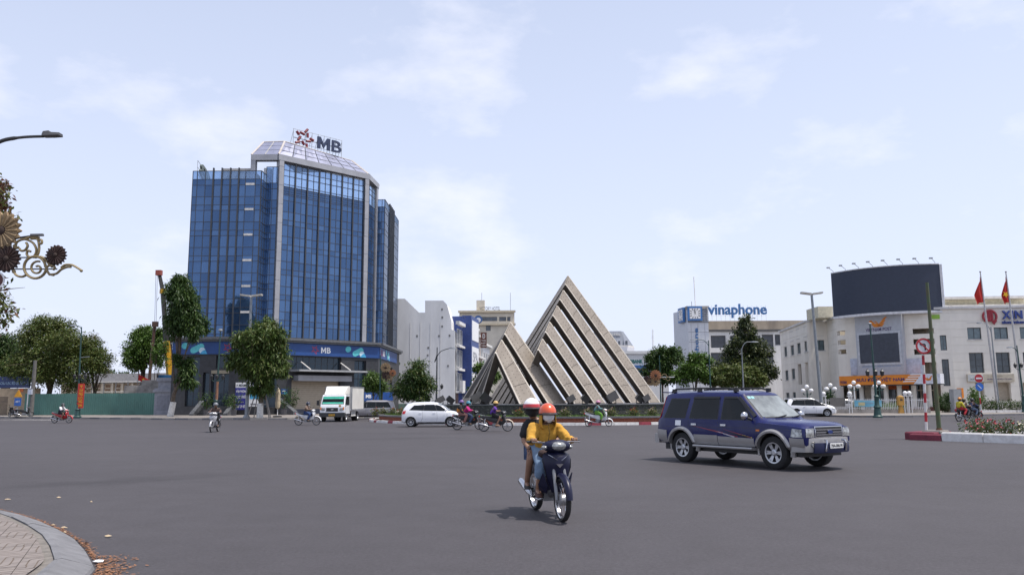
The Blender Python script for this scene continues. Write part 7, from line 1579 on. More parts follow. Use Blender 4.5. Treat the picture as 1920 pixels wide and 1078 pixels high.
tree('near_left_tree', 'reddish leaved tree reaching in at the left picture edge', Vector((-18.2, 24.0, .105)), [LB(-40, 560, 24, 55, 45), LB(-20, 590, 24, 38, 40), (-16.05, 24, 8.05, .38, .5, .75), (-15.85, 24, 7.4, .35, .4, .5), (-16.6, 24, 6.7, .9, .8, .6)], 2600, .17, [L_OLIVE, L_RED], .16, spread=.3, limbs=12)
rt = tree('red_leaved_branch_tree', 'rusty red leaved small tree behind the ornament at left edge', Vector((-17.6, 25.2, .105)), [LB(2, 362, 25.2, 12, 36), LB(10, 395, 25.2, 11, 16), LB(-15, 380, 25.2, 22, 40)], 800, .16, [L_RED, L_DRY], .09, spread=.26)
far_bush = tree('far_low_trees', 'low rounded tree crown beyond the beige hall roof', Vector((-69, 150, 0)), [LB(195, 703, 150, 28, 12), LB(222, 707, 150, 22, 9)], 2500, .4, L_DARK, .2)
# shrubs in front of the post office
def bush(name, label, base, lobes, n, size, m, group=None, droop=.1, cat='shrub', flowers=None):
    B = Vector(base); t = thing(name, label, cat, B, group=group); lb = [(a - B.x, b - B.y, c - B.z, d, e, f) for a, b, c, d, e, f in lobes]
    st = MB()
    for k in range(5): q = lb[k % len(lb)]; st.tube([(random.gauss(0, .08), random.gauss(0, .06), 0), (q[0] * .6, q[1] * .6, q[2] * .6), (q[0] + random.gauss(0, .2) * q[3], q[1], q[2] + .3 * q[5])], [.03, .02, .008], 5)
    st.build('stems', BARK, t); obj('foliage', leaves_mesh(name, lb, n, size, m, droop, 2.0, 10, .3, .3), t)
    if flowers: obj('blossoms', leaves_mesh(name + 'f', [(a, b, c + f * .25, d * 1.02, e * 1.02, f) for a, b, c, d, e, f in lb], flowers[1], flowers[2], flowers[0], -.2, 1.1, 6, .8, .14), t)
    return t
bush('clipped_bush', 'clipped dark cone bush behind the white fence', Vector((at(1553, 750, 84).x, 84, .135)), [LB(1553, 752, 84, 13, 12), LB(1553, 743, 84, 9, 9)], 2600, .12, L_DARK)
bush('clipped_bush', 'large rounded dark bush beside the post office steps', Vector((at(1776, 755, 82).x, 82, .135)), [LB(1776, 756, 82, 17, 17), LB(1781, 745, 82, 10, 10), LB(1760, 762, 82, 9, 10)], 4200, .13, L_DARK)
bush('garden_shrub', 'loose light shrub behind the blue fence banner', Vector((at(1675, 760, 83).x, 83, .135)), [LB(1670, 763, 83, 20, 7), LB(1690, 762, 83, 10, 7)], 1500, .16, L_FRESH)
bush('garden_shrub', 'small shrub below the second globe lamp', Vector((at(1606, 760, 83).x, 83, .135)), [LB(1606, 760, 83, 7, 8)], 600, .14, L_MID)
bush('garden_shrub', 'tall thin shrub beside the red no-entry sign', Vector((at(1828, 755, 81.8).x, 81.8, .135)), [LB(1830, 748, 81.8, 13, 12), LB(1824, 735, 81.8, 5, 10)], 1100, .18, L_FRESH)
hg = thing('clipped_hedge', 'long clipped green hedge along the right pavement', 'hedge', Vector((52, 80, .135)))
obj('foliage', leaves_mesh('hedge', [(-8 + k * .9, -.25 * (k - 9) * .2, .62 + random.uniform(-.06, .06), .75, .7, .52) for k in range(20)], 15000, .12, [L_DARK, L_OLIVE], .1, 1.8, 10, .25, .26), hg); hs_ = MB()
for k in range(20): hs_.tube([(-8 + k * .9, -.05 * (k - 9), 0), (-8 + k * .9, -.05 * (k - 9), .7)], .025, 5)
hs_.build('stems', BARK, hg)
hk = MB(); 
for k in range(9):
    a = Vector((43.6 + k * 1.95, 79.35 - k * .09, 0)); MB().box(a.x, a.x + 1.9, a.y - .12, a.y + .12, .0, .36).build('hedge_kerb_stone', KERB_RED if k == 0 else KERB_WHITE, right_root)
# flowering plants on the roundabout bed
for i, (px_, red) in enumerate(((703, 1), (716, 0), (734, 0), (750, 1), (972, 1), (1058, 0), (1101, 0), (1145, 0), (1187, 1), (1222, 0))):
    lo_, hi_ = None, None; rr_ = 14.9; d = ray(px_, 780); d.z = 0; d.normalize(); bq = d.dot(Vector((IC.x, IC.y, 0))); cq = IC.x ** 2 + IC.y ** 2 - rr_ ** 2; disc = bq * bq - cq
    if disc < 0: disc = 0
    p = d * (bq - math.sqrt(disc)); B = Vector((p.x, p.y, .5))
    bush('flowering_plant', ('red' if red else 'pale pink') + ' flowering plant on the island bed, ' + ('first', 'second', 'third', 'fourth', 'fifth', 'sixth', 'seventh', 'eighth', 'ninth', 'tenth')[i] + ' from the left', B, [(B.x, B.y, B.z + .28, .28, .26, .26)], 260, .13, L_OLIVE, group='flowering plants on the island bed', flowers=(mat('petal_red', (.45, .08, .05), .7) if red else mat('petal_pink', (.55, .38, .34), .7), 40, .07))

# ------------------------------------------------------------------ flower median at the right with signs
MED = thing('median_kerb', 'raised planter of white painted kerb blocks with a dark red nose at right', 'planter', Vector((16.5, 30.5, 0))); mo = Vector((16.5, 30.5, 0))
A0, A1 = Vector((15.95, 30.15, 0)), Vector((24.5, 19.9, 0)); md_ = (A1 - A0).normalized(); mn_ = Vector((-md_.y, md_.x, 0))
if mn_.y < 0: mn_ = -mn_
def kblock(a, b, w, h, m, nm):
    q = MB(); n = mn_ * w; e = Vector((0, 0, h)); c = .03; u = (b - a).normalized() * c
    q.loft([[a - mo, b - mo, b + n - mo, a + n - mo], [a - mo + e * .85, b - mo + e * .85, b + n - mo + e * .85, a + n - mo + e * .85], [a + u + mn_ * c - mo + e, b - u + mn_ * c - mo + e, b - u + n - mn_ * c - mo + e, a + u + n - mn_ * c - mo + e]]); return q.build(nm, m, MED, fix=True)
for k in range(9):
    a = A0 + md_ * (k * 1.42 + .01); b = A0 + md_ * (k * 1.42 + 1.41); kblock(a, b, .24, .33 + random.uniform(-.01, .01), KERB_WHITE, 'kerb_block'); kblock(a + mn_ * 2.1, b + mn_ * 2.1, .24, .33, KERB_WHITE, 'kerb_block')
REDB = mat('kerb_maroon', (.17, .025, .045), .7, var=.18, scale=4, bump=.25)
kblock(A0 - md_ * 1.15 + mn_ * -.02, A0 - md_ * .01 + mn_ * -.02, .26, .24, REDB, 'nose_block'); kblock(A0 - md_ * 1.45 + mn_ * .25, A0 - md_ * .35 + mn_ * .25, 1.6, .30, REDB, 'nose_block'); kblock(A0 - md_ * 1.0 + mn_ * .7, A0 - md_ * .3 + mn_ * .7, .8, .36, mat('rubble_grey', (.22, .2, .19), .95, bump=.6), 'concrete_heap')
so = MB(); so.prism([A0 + mn_ * .25 - mo + Vector((0, 0, .02)), A1 + mn_ * .25 - mo + Vector((0, 0, .02)), A1 + mn_ * 2.08 - mo + Vector((0, 0, .02)), A0 + mn_ * 2.08 - mo + Vector((0, 0, .02))], (0, 0, .24)); so.build('planting_soil', EARTH, MED, fix=True)
for k in range(16):
    p = A0 + md_ * (.7 + .62 * k + random.uniform(-.1, .1)) + mn_ * random.uniform(.75, 1.5) + Vector((0, 0, .26)); cl_ = k % 4
    bush('flower_bush', ('red', 'rose', 'dark red', 'cream')[cl_] + ' flowered low bush in the white kerbed planter, ' + ('first', 'second', 'third', 'fourth', 'fifth', 'sixth', 'seventh', 'eighth', 'ninth', 'tenth', 'eleventh', 'twelfth', 'thirteenth', 'fourteenth', 'fifteenth', 'sixteenth')[k] + ' from its red nose', p, [(p.x, p.y, p.z + .22, .42, .42, .26)], 520, .085, [L_DARK, L_OLIVE], group='flower bushes in the median planter', flowers=(mat('bloom_' + str(cl_), ((.42, .02, .03), (.50, .09, .12), (.30, .015, .03), (.65, .60, .42))[cl_], .7), 60, .075))
# no-left-turn sign
SR = mat('sign_red_face', (.42, .02, .03), .5); SWH = mat('sign_white_face', (.70, .71, .74), .5); SBK = mat('sign_black', (.02, .02, .022), .5)
def disc(mb, c, r0, r1, y, n=32, sx=1.0, sz=1.0):
    a = [(c[0] + math.cos(2 * math.pi * k / n) * r0 * sx, y, c[2] + math.sin(2 * math.pi * k / n) * r0 * sz) for k in range(n)]
    if r1 == 0: mb.prism(a, (0, .006, 0))
    else:
        b = [(c[0] + math.cos(2 * math.pi * k / n) * r1 * sx, y, c[2] + math.sin(2 * math.pi * k / n) * r1 * sz) for k in range(n)]
        rings = [[Vector(b[k]), Vector(a[k]), Vector(a[k]) + Vector((0, .01, 0)), Vector(b[k]) + Vector((0, .01, 0))] for k in list(range(n)) + [0]]; mb.loft(rings, cap=False)
sp0 = at(1737, 806, 31.6); nl = thing('no_left_turn_sign', 'round red and white no-left-turn sign on a banded post', 'traffic sign', Vector((sp0.x, 31.6, .3))); zt = at(1730, 649, 31.6).z - .3; dx = at(1730, 649, 31.6).x - sp0.x
nb = 9
for k in range(nb): z0, z1 = zt * k / nb, zt * (k + 1) / nb; MB().tube([(dx * z0 / zt, 0, z0 + .001), (dx * z1 / zt, 0, z1 - .001)], .05, 12).build('post_band', KERB_WHITE if k % 2 == 0 else SR, nl, smooth=True)
pl_ = MB(); disc(pl_, (dx, 0, zt), .315, 0, -.07); po_ = pl_.build('sign_plate', SWH, nl, fix=True); rg_ = MB(); disc(rg_, (dx, 0, zt), .315, .245, -.083); rg_.build('red_ring', SR, po_, fix=True)
ar = MB(); ar.prism([(dx + .03, -.078, zt - .16), (dx + .09, -.078, zt - .16), (dx + .09, -.078, zt + .05), (dx + .05, -.078, zt + .10), (dx - .08, -.078, zt + .10), (dx - .08, -.078, zt + .145), (dx - .17, -.078, zt + .075), (dx - .08, -.078, zt + .005), (dx - .08, -.078, zt + .045), (dx + .03, -.078, zt + .045)], (0, .007, 0)); ar.build('turn_arrow', SBK, po_, fix=True)
sl_ = MB(); sl_.prism([(dx - .20, -.086, zt + .165), (dx - .165, -.086, zt + .20), (dx + .20, -.086, zt - .165), (dx + .165, -.086, zt - .20)], (0, .006, 0)); sl_.build('red_slash', SR, po_, fix=True)
g0, g1 = at(1761, 806, 31.3), at(1738, 530, 31.3); gpz = thing('leaning_green_pole', 'bare leaning green steel pole beside the no-left-turn sign', 'pole', Vector((g0.x, 31.3, .28)))
MB().tube([(0, 0, 0), ((g1.x - g0.x) * .5, 0, (g1.z - .28) * .5), (g1.x - g0.x, 0, g1.z - .28)], [.085, .07, .06], 10).build('shaft', mat('green_rusty_steel', (.06, .11, .05), .6, var=.3, scale=2, col2=(.10, .055, .03)), gpz, smooth=True); MB().lathe([(.13, 0), (.13, .06), (.09, .16)], 10, (0, 0, 0)).build('base_plate', mat('rust', (.10, .045, .025), .9), gpz)
ne_ = thing('no_entry_sign', 'red no-entry disc above a blue disc on a banded post', 'traffic sign', Vector((at(1838, 765, 66).x + .05, 66, 0))); zt = at(1838, 709, 66).z; zb2 = at(1839, 725, 66).z
for k in range(6): MB().tube([(0, 0, zt * k / 6 + .001), (0, 0, zt * (k + 1) / 6 - .001)], .05, 8).build('post_band', KERB_WHITE if k % 2 else SR, ne_)
m = MB(); disc(m, (0, 0, zt), .34, 0, -.07); po_ = m.build('no_entry_disc', SR, ne_, fix=True); MB().box(-.24, .24, -.082, -.072, zt - .06, zt + .06).build('white_bar', SWH, po_)
m = MB(); disc(m, (0, 0, zb2), .34, 0, -.07); po_ = m.build('blue_disc', mat('sign_blue_face', (.03, .14, .50), .5), ne_, fix=True); m = MB(); m.prism([(-.17, -.084, zb2 + .14), (-.12, -.084, zb2 + .17), (.17, -.084, zb2 - .13), (.12, -.084, zb2 - .16)], (0, .006, 0)); m.build('white_arrow', SWH, po_, fix=True)
# flags
def star_poly(c, r, rot=0): return [Vector((c[0] + math.sin(rot + math.pi * k / 5) * (r if k % 2 == 0 else r * .4), 0, c[1] + math.cos(rot + math.pi * k / 5) * (r if k % 2 == 0 else r * .4))) for k in range(10)]
FRED = mat('flag_red', (.48, .025, .02), .8, var=.08); FYEL = mat('flag_yellow', (.72, .45, .02), .8)
for (x, lb) in ((1837, 'left red flag hanging on a tall pole before the right wing'), (1885, 'right red flag with yellow star hanging on a tall pole')):
    bt = at(x + 34, 762, 80); tp = at(x + 1, 511, 80); fp = thing('flag_pole', lb, 'flag', Vector((bt.x, 80, .135))); ddx = tp.x - bt.x; hh = tp.z - .135
    MB().tube([(0, 0, 0), (ddx * .5, 0, hh * .5), (ddx, 0, hh)], [.12, .10, .06], 10).build('pole', mat('pole_steel', (.45, .44, .44), .4, metal=.5), fp, smooth=True); MB().ball((ddx, 0, hh + .08), .1, n=8, m=6).build('finial', CHROME, fp)
    fl = MB(); rows = []; wv = [0, .35, .6, .75]
    for j in range(11):
        t = j / 10; z = hh - .35 - t * 2.7; row = []
        for i in range(9):
            s = i / 8; wid = (.95 * min(1, t * 1.7 + .12)) * (1 - .35 * max(0, t - .45) / .55) if x < 1860 else (.8 * min(1, t * 1.6 + .12)); xx = -s * wid + (.35 * s * max(0, t - .5) * 2 if x > 1860 else 0); row.append(Vector((ddx * z / hh + xx - .05, .14 * math.sin(s * 9 + t * 2) * s ** .5, z - s * .75 * (1 - .3 * t) + (s * .5 if j == 10 else 0))))
        rows.append(row)
    fl.loft(rows, cap=False, closed=False); me = fl.mesh('flag_cloth', FRED); soft(me, 60); fo = obj('flag_cloth', me, fp)
    if x > 1860: c_ = rows[6][4]; stp = MB(); stp.prism([v + Vector((c_.x, c_.y - .16, c_.z)) for v in star_poly((0, 0), .35, .6)], (0, .012, 0)); stp.build('star', FYEL, fo, fix=True)
q = at(262, 715, 104); sf = thing('small_flag', 'small red flag with yellow star beyond the concrete slabs', 'flag', Vector((at(257, 740, 104).x, 104, 0))); MB().tube([(0, 0, 0), (0, 0, 5.3)], .04, 6).build('pole', MATS['galvanised'], sf); z_ = 5.2; fl = MB(); fl.loft([[Vector((s * .25 + .02, .06 * math.sin(s * 1.4), z_ - t * .75 - s * .12)) for s in range(7)] for t in range(2)], cap=False, closed=False); fo = fl.build('flag_cloth', FRED, sf); m = MB(); m.prism([v + Vector((.75, -.12, z_ - .72)) for v in star_poly((0, 0), .22)], (0, .01, 0)); m.build('star', FYEL, fo, fix=True)
# ------------------------------------------------------------------ lamps, fence, crane and small things
LGREEN = mat('lamp_green', (.018, .06, .055), .5, var=.15); LSTEEL = mat('lamp_steel', (.24, .26, .28), .45, metal=.4); GLOBE = mat('white_globe', (.75, .75, .76), .35, var=.03); LAMPB = mat('lamp_black', (.03, .03, .032), .5)
def lantern(mb, c): mb.lathe([(.05, -.22), (.13, -.18), (.17, .12), (.05, .24), (.02, .32)], 6, c)
def curve(pts, n=6): return [Vector(p) for p in smooth_path([tuple(p) for p in pts], n)]
def arm_lamp(label, base, H, arm, head=.7, base_dec=True, lan=None, m=None, name='street_lamp', group=None, tilt=0.0, spur=None):
    t = thing(name, label, 'street lamp', base, group=group); m = m or LGREEN
    MB().tube([(0, 0, 0), (tilt * .5, 0, H * .5), (tilt, 0, H)], [.11, .08, .05], 10).build('pole', m, t, smooth=True)
    if base_dec: MB().lathe([(.36, 0), (.36, .12), (.28, .2), (.22, .7), (.27, .8), (.18, .95), (.16, 1.5), (.20, 1.58), (.11, 1.7)], 10, (0, 0, 0)).build('base', m, t, smooth=30)
    if arm:
        pts = curve([(tilt, 0, H * .90)] + [(tilt + x, 0, z) for x, z in arm], 6); a = MB().tube(pts, .04, 7).build('arm', m, t, smooth=True); e = pts[-1]; s = 1 if arm[-1][0] > 0 else -1
        hd = MB(); hd.loft([[e + Vector((s * x, -w, z0)), e + Vector((s * x, w, z0)), e + Vector((s * x, w * .7, z1)), e + Vector((s * x, -w * .7, z1))] for x, w, z0, z1 in ((-.05, .06, -.04, .05), (.1, .14, -.05, .10), (head * .8, .16, -.05, .07), (head, .08, -.03, .03))]); hd.build('lamp_head', LSTEEL, t, smooth=30, fix=True)
    if lan:
        b = obj('lantern_bracket', None, t); MB().tube([(-.55, 0, lan - .1), (-.3, 0, lan - .3), (0, 0, lan - .15), (.3, 0, lan - .3), (.55, 0, lan - .1)], .03, 6).build('bracket', m, b)
        for x in (-.55, .55, 0): l_ = MB(); lantern(l_, (x, -.12 if x == 0 else 0, lan + .12)); l_.build('lantern', LAMPB, b, smooth=20)
    if spur: MB().tube([(tilt * .5, 0, spur), (tilt * .5 + .9, 0, spur + .08)], .035, 6).build('spur_lamp', LSTEEL, t)
    return t
# near ornamental lamp at the left edge
NX, NY = -15.5, 22.0; nlp = thing('ornamental_lamp', 'ornamental street lamp with gold scrollwork and flower discs at left edge', 'street lamp', Vector((NX, NY, .105)))
def NP(px, py): p = at(px, py, NY); return Vector((p.x - NX, 0, p.z - .105))
GOLD = mat('dull_gold', (.25, .19, .095), .6, metal=.1, var=.12); BROWNF = mat('brown_flower', (.04, .018, .014), .7, var=.35, scale=6); TANF = mat('tan_flower', (.27, .19, .105), .7, var=.3, scale=5)
MB().tube([(0, .3, 0), (0, .3, 9.2)], [.14, .07], 12).build('pole', LGREEN, nlp, smooth=True); MB().lathe([(.4, 0), (.4, .15), (.25, .3), (.2, 1.5), (.14, 1.7)], 12, (0, .3, 0)).build('base', LGREEN, nlp, smooth=30)
pts = curve([(0, .3, 7.9), NP(-30, 290), NP(0, 266), NP(40, 258), NP(82, 256)], 6); MB().tube(pts, [.055] * (len(pts) - 8) + [.04] * 8, 8).build('arm', LAMPB, nlp, smooth=True)
hp = NP(80, 254); he = NP(114, 252.5); hd = MB(); hd.loft([[hp.lerp(he, t) + Vector((0, y, z)) for y, z in ((-w, -.045), (w, -.045), (w * .8, h), (-w * .8, h))] for t, w, h in ((0, .07, .03), (.1, .12, .09), (.42, .13, .10), (.5, .14, .05), (1, .12, .03))]); hd.build('lamp_head', mat('lamp_head_grey', (.08, .08, .085), .5), nlp, smooth=30, fix=True)
pa, pb = NP(35, 446), NP(81, 440.5); MB().tube([Vector((0, .3, pa.z - .3)), pa, NP(58, 443)], .03, 6).build('lower_arm', LAMPB, nlp); MB().loft([[NP(58, 441).lerp(pb, t) + Vector((0, y, z)) for y, z in ((-.05, -.03), (.05, -.03), (.04, .03), (-.04, .03))] for t in (0, .5, 1)]).build('lower_lamp_head', MATS['lamp_head_grey'], nlp)
def zz(pts_): return [NP(x / 3.267, 230 + y / 3.267) for x, y in pts_]
def spiral(cx, cy, r0, r1, a0, turns, n=26): return zz([(cx + (r0 + (r1 - r0) * k / n) * math.cos(a0 + turns * 2 * math.pi * k / n), cy + (r0 + (r1 - r0) * k / n) * math.sin(a0 + turns * 2 * math.pi * k / n)) for k in range(n + 1)])
for sc_ in ([(88, 905), (92, 925), (110, 940), (140, 943), (165, 930)], [(330, 935), (300, 925), (285, 890), (310, 872), (335, 885), (325, 903)], [(300, 930), (345, 925), (375, 900), (410, 885), (435, 884)], [(375, 890), (400, 872), (440, 872), (475, 890), (500, 907)], [(205, 825), (250, 822), (280, 840), (300, 865), (320, 885)], [(95, 760), (105, 730), (150, 715), (200, 735), (222, 775), (215, 810), (190, 825), (165, 810), (170, 785), (188, 790)], [(100, 748), (85, 755), (95, 770), (115, 762)], [(120, 772), (130, 785), (155, 780), (170, 755), (160, 735)], [(190, 712), (230, 715), (240, 760), (235, 800), (215, 830)], [(232, 718), (255, 720), (255, 740), (240, 742)], [(150, 715), (200, 700), (240, 705)]):
    MB().tube(curve(zz(sc_), 5), .045, 7, sq=.7).build('scroll', GOLD, nlp, smooth=True)
MB().tube(spiral(215, 885, 70, 64, 0, 1.0), .05, 7, sq=.7).build('scroll', GOLD, nlp, smooth=True); MB().tube(spiral(228, 893, 45, 12, -1.2, -1.15), .042, 7, sq=.7).build('scroll', GOLD, nlp, smooth=True)
for q in ((85, 912, 12), (498, 907, 10)): c = zz([(q[0], q[1])])[0]; MB().ball(c, q[2] / 3.267 * NY / FPX, n=10, m=6).build('scroll_tip', GOLD, nlp, smooth=60)
for y_, x1 in ((815, 300), (886, 340)): MB().tube([Vector((0, .3, zz([(0, y_)])[0].z)), zz([(x1, y_ + 8)])[0] + Vector((0, .08, 0))], .02, 5).build('support_rod', LAMPB, nlp)
def flower(c, r, m, parent, n=18, y=-.06):
    f = MB(); pts_ = []
    for k in range(n * 6): a = 2 * math.pi * k / (n * 6); rr = r * (.90 + .10 * math.cos(a * n)); pts_.append(c + Vector((math.cos(a) * rr, y, math.sin(a) * rr)))
    f.prism(pts_, (0, .09, 0)); o = f.build('flower_disc', m, parent, fix=True); cn = MB()
    for k in range(n): a = 2 * math.pi * k / n; cn.tube([c + Vector((math.cos(a) * r * .25, y - .015, math.sin(a) * r * .25)), c + Vector((math.cos(a) * r * .85, y - .006, math.sin(a) * r * .85))], [r * .03, r * .07], 5)
    cn.build('petal_ribs', m, o); MB().ball(c + Vector((0, y, 0)), r * .24, .05, r * .24, 12, 6).build('flower_centre', mat('flower_centre', (.035, .02, .015), .8), o, smooth=60); return o
k_ = NY / FPX
flower(NP(4, 433), 38 * k_, TANF, nlp); flower(NP(14, 486), 26 * k_, BROWNF, nlp); flower(NP(106, 479), 20 * k_, BROWNF, nlp); flower(NP(-45, 470), 34 * k_, TANF, nlp)
rs = MB(); disc(rs, NP(-6, 526), 17 * k_, 0, -.04); ro = rs.build('round_sign', mat('dusty_maroon', (.09, .03, .03), .6), nlp, fix=True); rr_ = MB(); disc(rr_, NP(-6, 526), 17 * k_, 14 * k_, -.05); rr_.build('round_sign_rim', SWH, ro, fix=True)
# banner lamp on the left
B_ = gp(145, 783, .135); hh = at(153, 613, B_.y).z - .135
bl = arm_lamp('dark green lamp with a red vertical banner before the hoarding', B_, hh, [(.05, hh * .95), (-.15, hh * 1.0), (-.55, hh * 1.015)], head=.6, lan=at(148, 707, B_.y).z - .2, tilt=at(153, 613, B_.y).x - B_.x, spur=hh * .66)
z0, z1 = at(150, 765, B_.y).z - .135, at(150, 719, B_.y).z - .135; bn_ = MB().box(-.05, .58, -.16, -.12, z0, z1).build('banner', mat('banner_red', (.50, .04, .025), .7), bl)
BFc = Face((B_.x - .05, B_.y - .16), (B_.x + .58, B_.y - .16), tuple(bl.location))
for k, tx in enumerate(('Ý', 'ĐẢ', 'NG', 'LÒ', 'NG', 'DÂN')): text_on(tx, BFc, .14, .5, .135 + z1 - .42 - k * (z1 - z0 - .2) / 6, .135 + z1 - .12 - k * (z1 - z0 - .2) / 6, .004, FYEL, bn_, .0, .008)
# double floodlight posts
def flood(label, base, H, tilt, s=1.0):
    t = thing('floodlight_post', label, 'street lamp', base, group='tall twin floodlight posts'); MB().tube([(0, 0, 0), (tilt, 0, H)], [.17 * s, .11 * s], 10).build('pole', LSTEEL, t, smooth=True); MB().lathe([(.34, 0), (.34, .05), (.22, .25)], 8, (0, 0, 0)).build('base_plate', LSTEEL, t)
    for sd in (1, -1): hd = MB(); hd.hexa([Vector((tilt + sd * x, y, H + z)) for x, y, z in ((.08, -.25, .02), (1.0 * s, -.25, .14), (1.0 * s, .25, .14), (.08, .25, .02), (.08, -.25, .18), (1.0 * s, -.25, .30), (1.0 * s, .25, .30), (.08, .25, .18))]); hd.build('floodlight', mat('floodlight_face', (.42, .40, .36), .5), t, fix=True)
    return t
B_ = gp(462, 783, .135); flood('tall grey twin floodlight post before the tower', B_, at(462, 560, B_.y).z, 0.0)
B_ = Vector((at(1541, 760, 74).x, 74, .135)); flood('tall grey twin floodlight post left of the post office', B_, at(1522, 556, 74).z, at(1522, 556, 74).x - B_.x)
# lantern posts and arm lamps
B_ = gp(404, 782, .135); hh = at(407, 622, B_.y).z - .135; lp = arm_lamp('slim dark lantern post before the tower entrance', B_, hh, None, lan=at(405, 708, B_.y).z - .2, tilt=.1); MB().lathe([(.05, 0), (.22, .1), (.16, .3)], 10, (.1, 0, hh)).build('top_lamp', LSTEEL, lp); MB().tube([(0.03, 0, 1.6), (.05, 0, 3.4)], .12, 10).build('rust_sleeve', mat('rusty_sleeve', (.26, .13, .08), .8), lp)
B_ = Vector((at(818, 757, 82).x, 82, 0)); hh = at(819, 651, 82).z; arm_lamp('dark lamp post with curved arm before the white party wall', B_, hh, [(-.25, hh * .78), (.3, hh * .93), (1.3, hh * .985)], lan=at(820, 727, 82).z, m=mat('lamp_slate', (.03, .035, .045), .5), tilt=.05)
B_ = gp(1646, 783, .135); hh = at(1631, 607, B_.y).z - .135; gl_ = arm_lamp('dark green lamp post with lanterns before the post office fence', B_, hh, None, lan=at(1637, 703, B_.y).z - .1, tilt=at(1631, 607, B_.y).x - B_.x); MB().ball((gl_.location.x * 0 + at(1631, 607, B_.y).x - B_.x, 0, hh), .16, .12, .08, 8, 5).build('top_lamp', LSTEEL, gl_)
B_ = Vector((at(1333, 750, 96).x, 96, .135)); hh = at(1332, 640, 96).z; arm_lamp('green lamp with left arm in front of the clock tower', B_, hh, [(-.05, hh * .93), (-.6, hh * 1.0), (-1.4, hh * 1.01)], head=.8)
B_ = Vector((at(1395, 750, 94).x, 94, .135)); hh = at(1395, 655, 94).z; arm_lamp('steel lamp curving right before the dark conical tree', B_, hh, [(.05, hh * 1.0), (.5, hh * 1.09), (1.2, hh * 1.10)], m=LSTEEL, base_dec=False, head=.8)
B_ = Vector((at(1873, 762, 81).x, 81, .135)); hh = at(1858, 615, 81).z; arm_lamp('slim steel lamp beside the left flag pole', B_, hh, [(-.1, hh * .97), (-.5, hh * 1.04), (-.9, hh * 1.045)], m=LSTEEL, base_dec=False, tilt=at(1858, 615, 81).x - B_.x, head=.5)
B_ = Vector((at(1921, 762, 79).x, 79, .135)); hh = at(1925, 650, 79).z; arm_lamp('dark lamp at the right picture edge with low arm', B_, hh, [(-.2, hh * .95), (-.5, hh * .97)], lan=at(1920, 690, 79).z, tilt=-.2, head=.5)
# lamp with flower discs by the tower, and the one right of the sculpture
def flower_lamp(label, base, H, items, arm=None):
    t = thing('flower_lamp', label, 'street lamp', base, group='small flower disc lamps'); MB().tube([(0, 0, 0), (0, 0, H)], [.1, .05], 8).build('pole', LGREEN, t, smooth=True); MB().lathe([(.3, 0), (.3, .15), (.16, .3), (.14, 1.2)], 10, (0, 0, 0)).build('base', LGREEN, t)
    for x, z, r, m in items: flower(Vector((x, -.12, z)), r, m, t, 14); MB().tube([(0, 0, z), (x, -.05, z)], .02, 5).build('bracket', LAMPB, t)
    for x, z, r in ((.5, H * .62, .3), (.95, H * .58, .22)): MB().tube([Vector((x + r * math.cos(a), -.1, z + r * math.sin(a))) for a in [k * 2 * math.pi / 16 for k in range(17)]], .04, 5).build('scroll_ring', GOLD, t)
    return t
B_ = Vector((at(712, 760, 80).x, 80, .135)); flower_lamp('lamp with gold flower discs at the tower corner', B_, at(712, 668, 80).z, [(.55, at(721, 692, 80).z, .55, TANF), (.6, at(721, 706, 80).z, .45, BROWNF), (1.25, at(735, 702, 80).z, .38, mat('copper_flower', (.30, .12, .05), .6)), (.95, at(728, 710, 80).z, .36, TANF)])
B_ = Vector((at(1239, 750, 96).x, 96, .135)); fl2 = flower_lamp('lamp with gold flower discs right of the tall sculpture', B_, at(1239, 668, 96).z, [(-.55, at(1231, 706, 96).z, .72, mat('copper_flower', (.30, .12, .05), .6)), (-1.6, at(1213, 715, 96).z, .55, BROWNF), (-.6, at(1231, 717, 96).z, .62, TANF), (-1.2, at(1220, 718, 96).z, .5, TANF)]); MB().box(-2.1, 1.7, -.06, .06, at(1239, 705, 96).z - .3, at(1239, 705, 96).z - .2).build('cross_bar', WHITE_PAINT, fl2)
# globe lamps
for i, (x, y) in enumerate(((1513, 730), (1557, 727), (1601, 722), (1648, 722))):
    Y = 84; c = at(x, y, Y); t = thing('globe_lamp', 'five-globe garden lamp behind the fence, ' + ('first', 'second', 'third', 'fourth')[i] + ' from the left', 'garden lamp', Vector((c.x, Y, .135)), group='globe lamps before the post office'); H = c.z - .135
    MB().tube([(0, 0, 0), (0, 0, H - .05)], [.11, .06], 8).build('pole', WHITE_PAINT if i == 2 else LGREEN, t, smooth=True); MB().lathe([(.2, 0), (.2, .2), (.12, .3)], 8, (0, 0, 0)).build('base', LGREEN, t)
    MB().ball((0, 0, H + .28), .21, n=14, m=9).build('globe', GLOBE, t, smooth=60)
    for k in range(4): a = k * math.pi / 2 + .5; p = Vector((math.cos(a) * .56, math.sin(a) * .56, H - .12)); MB().tube([(0, 0, H - .5), (p.x * .7, p.y * .7, H - .55), (p.x, p.y, H - .38)], .035, 6).build('arm', LGREEN, t); MB().ball(p, .205, n=14, m=9).build('globe', GLOBE, t, smooth=60)
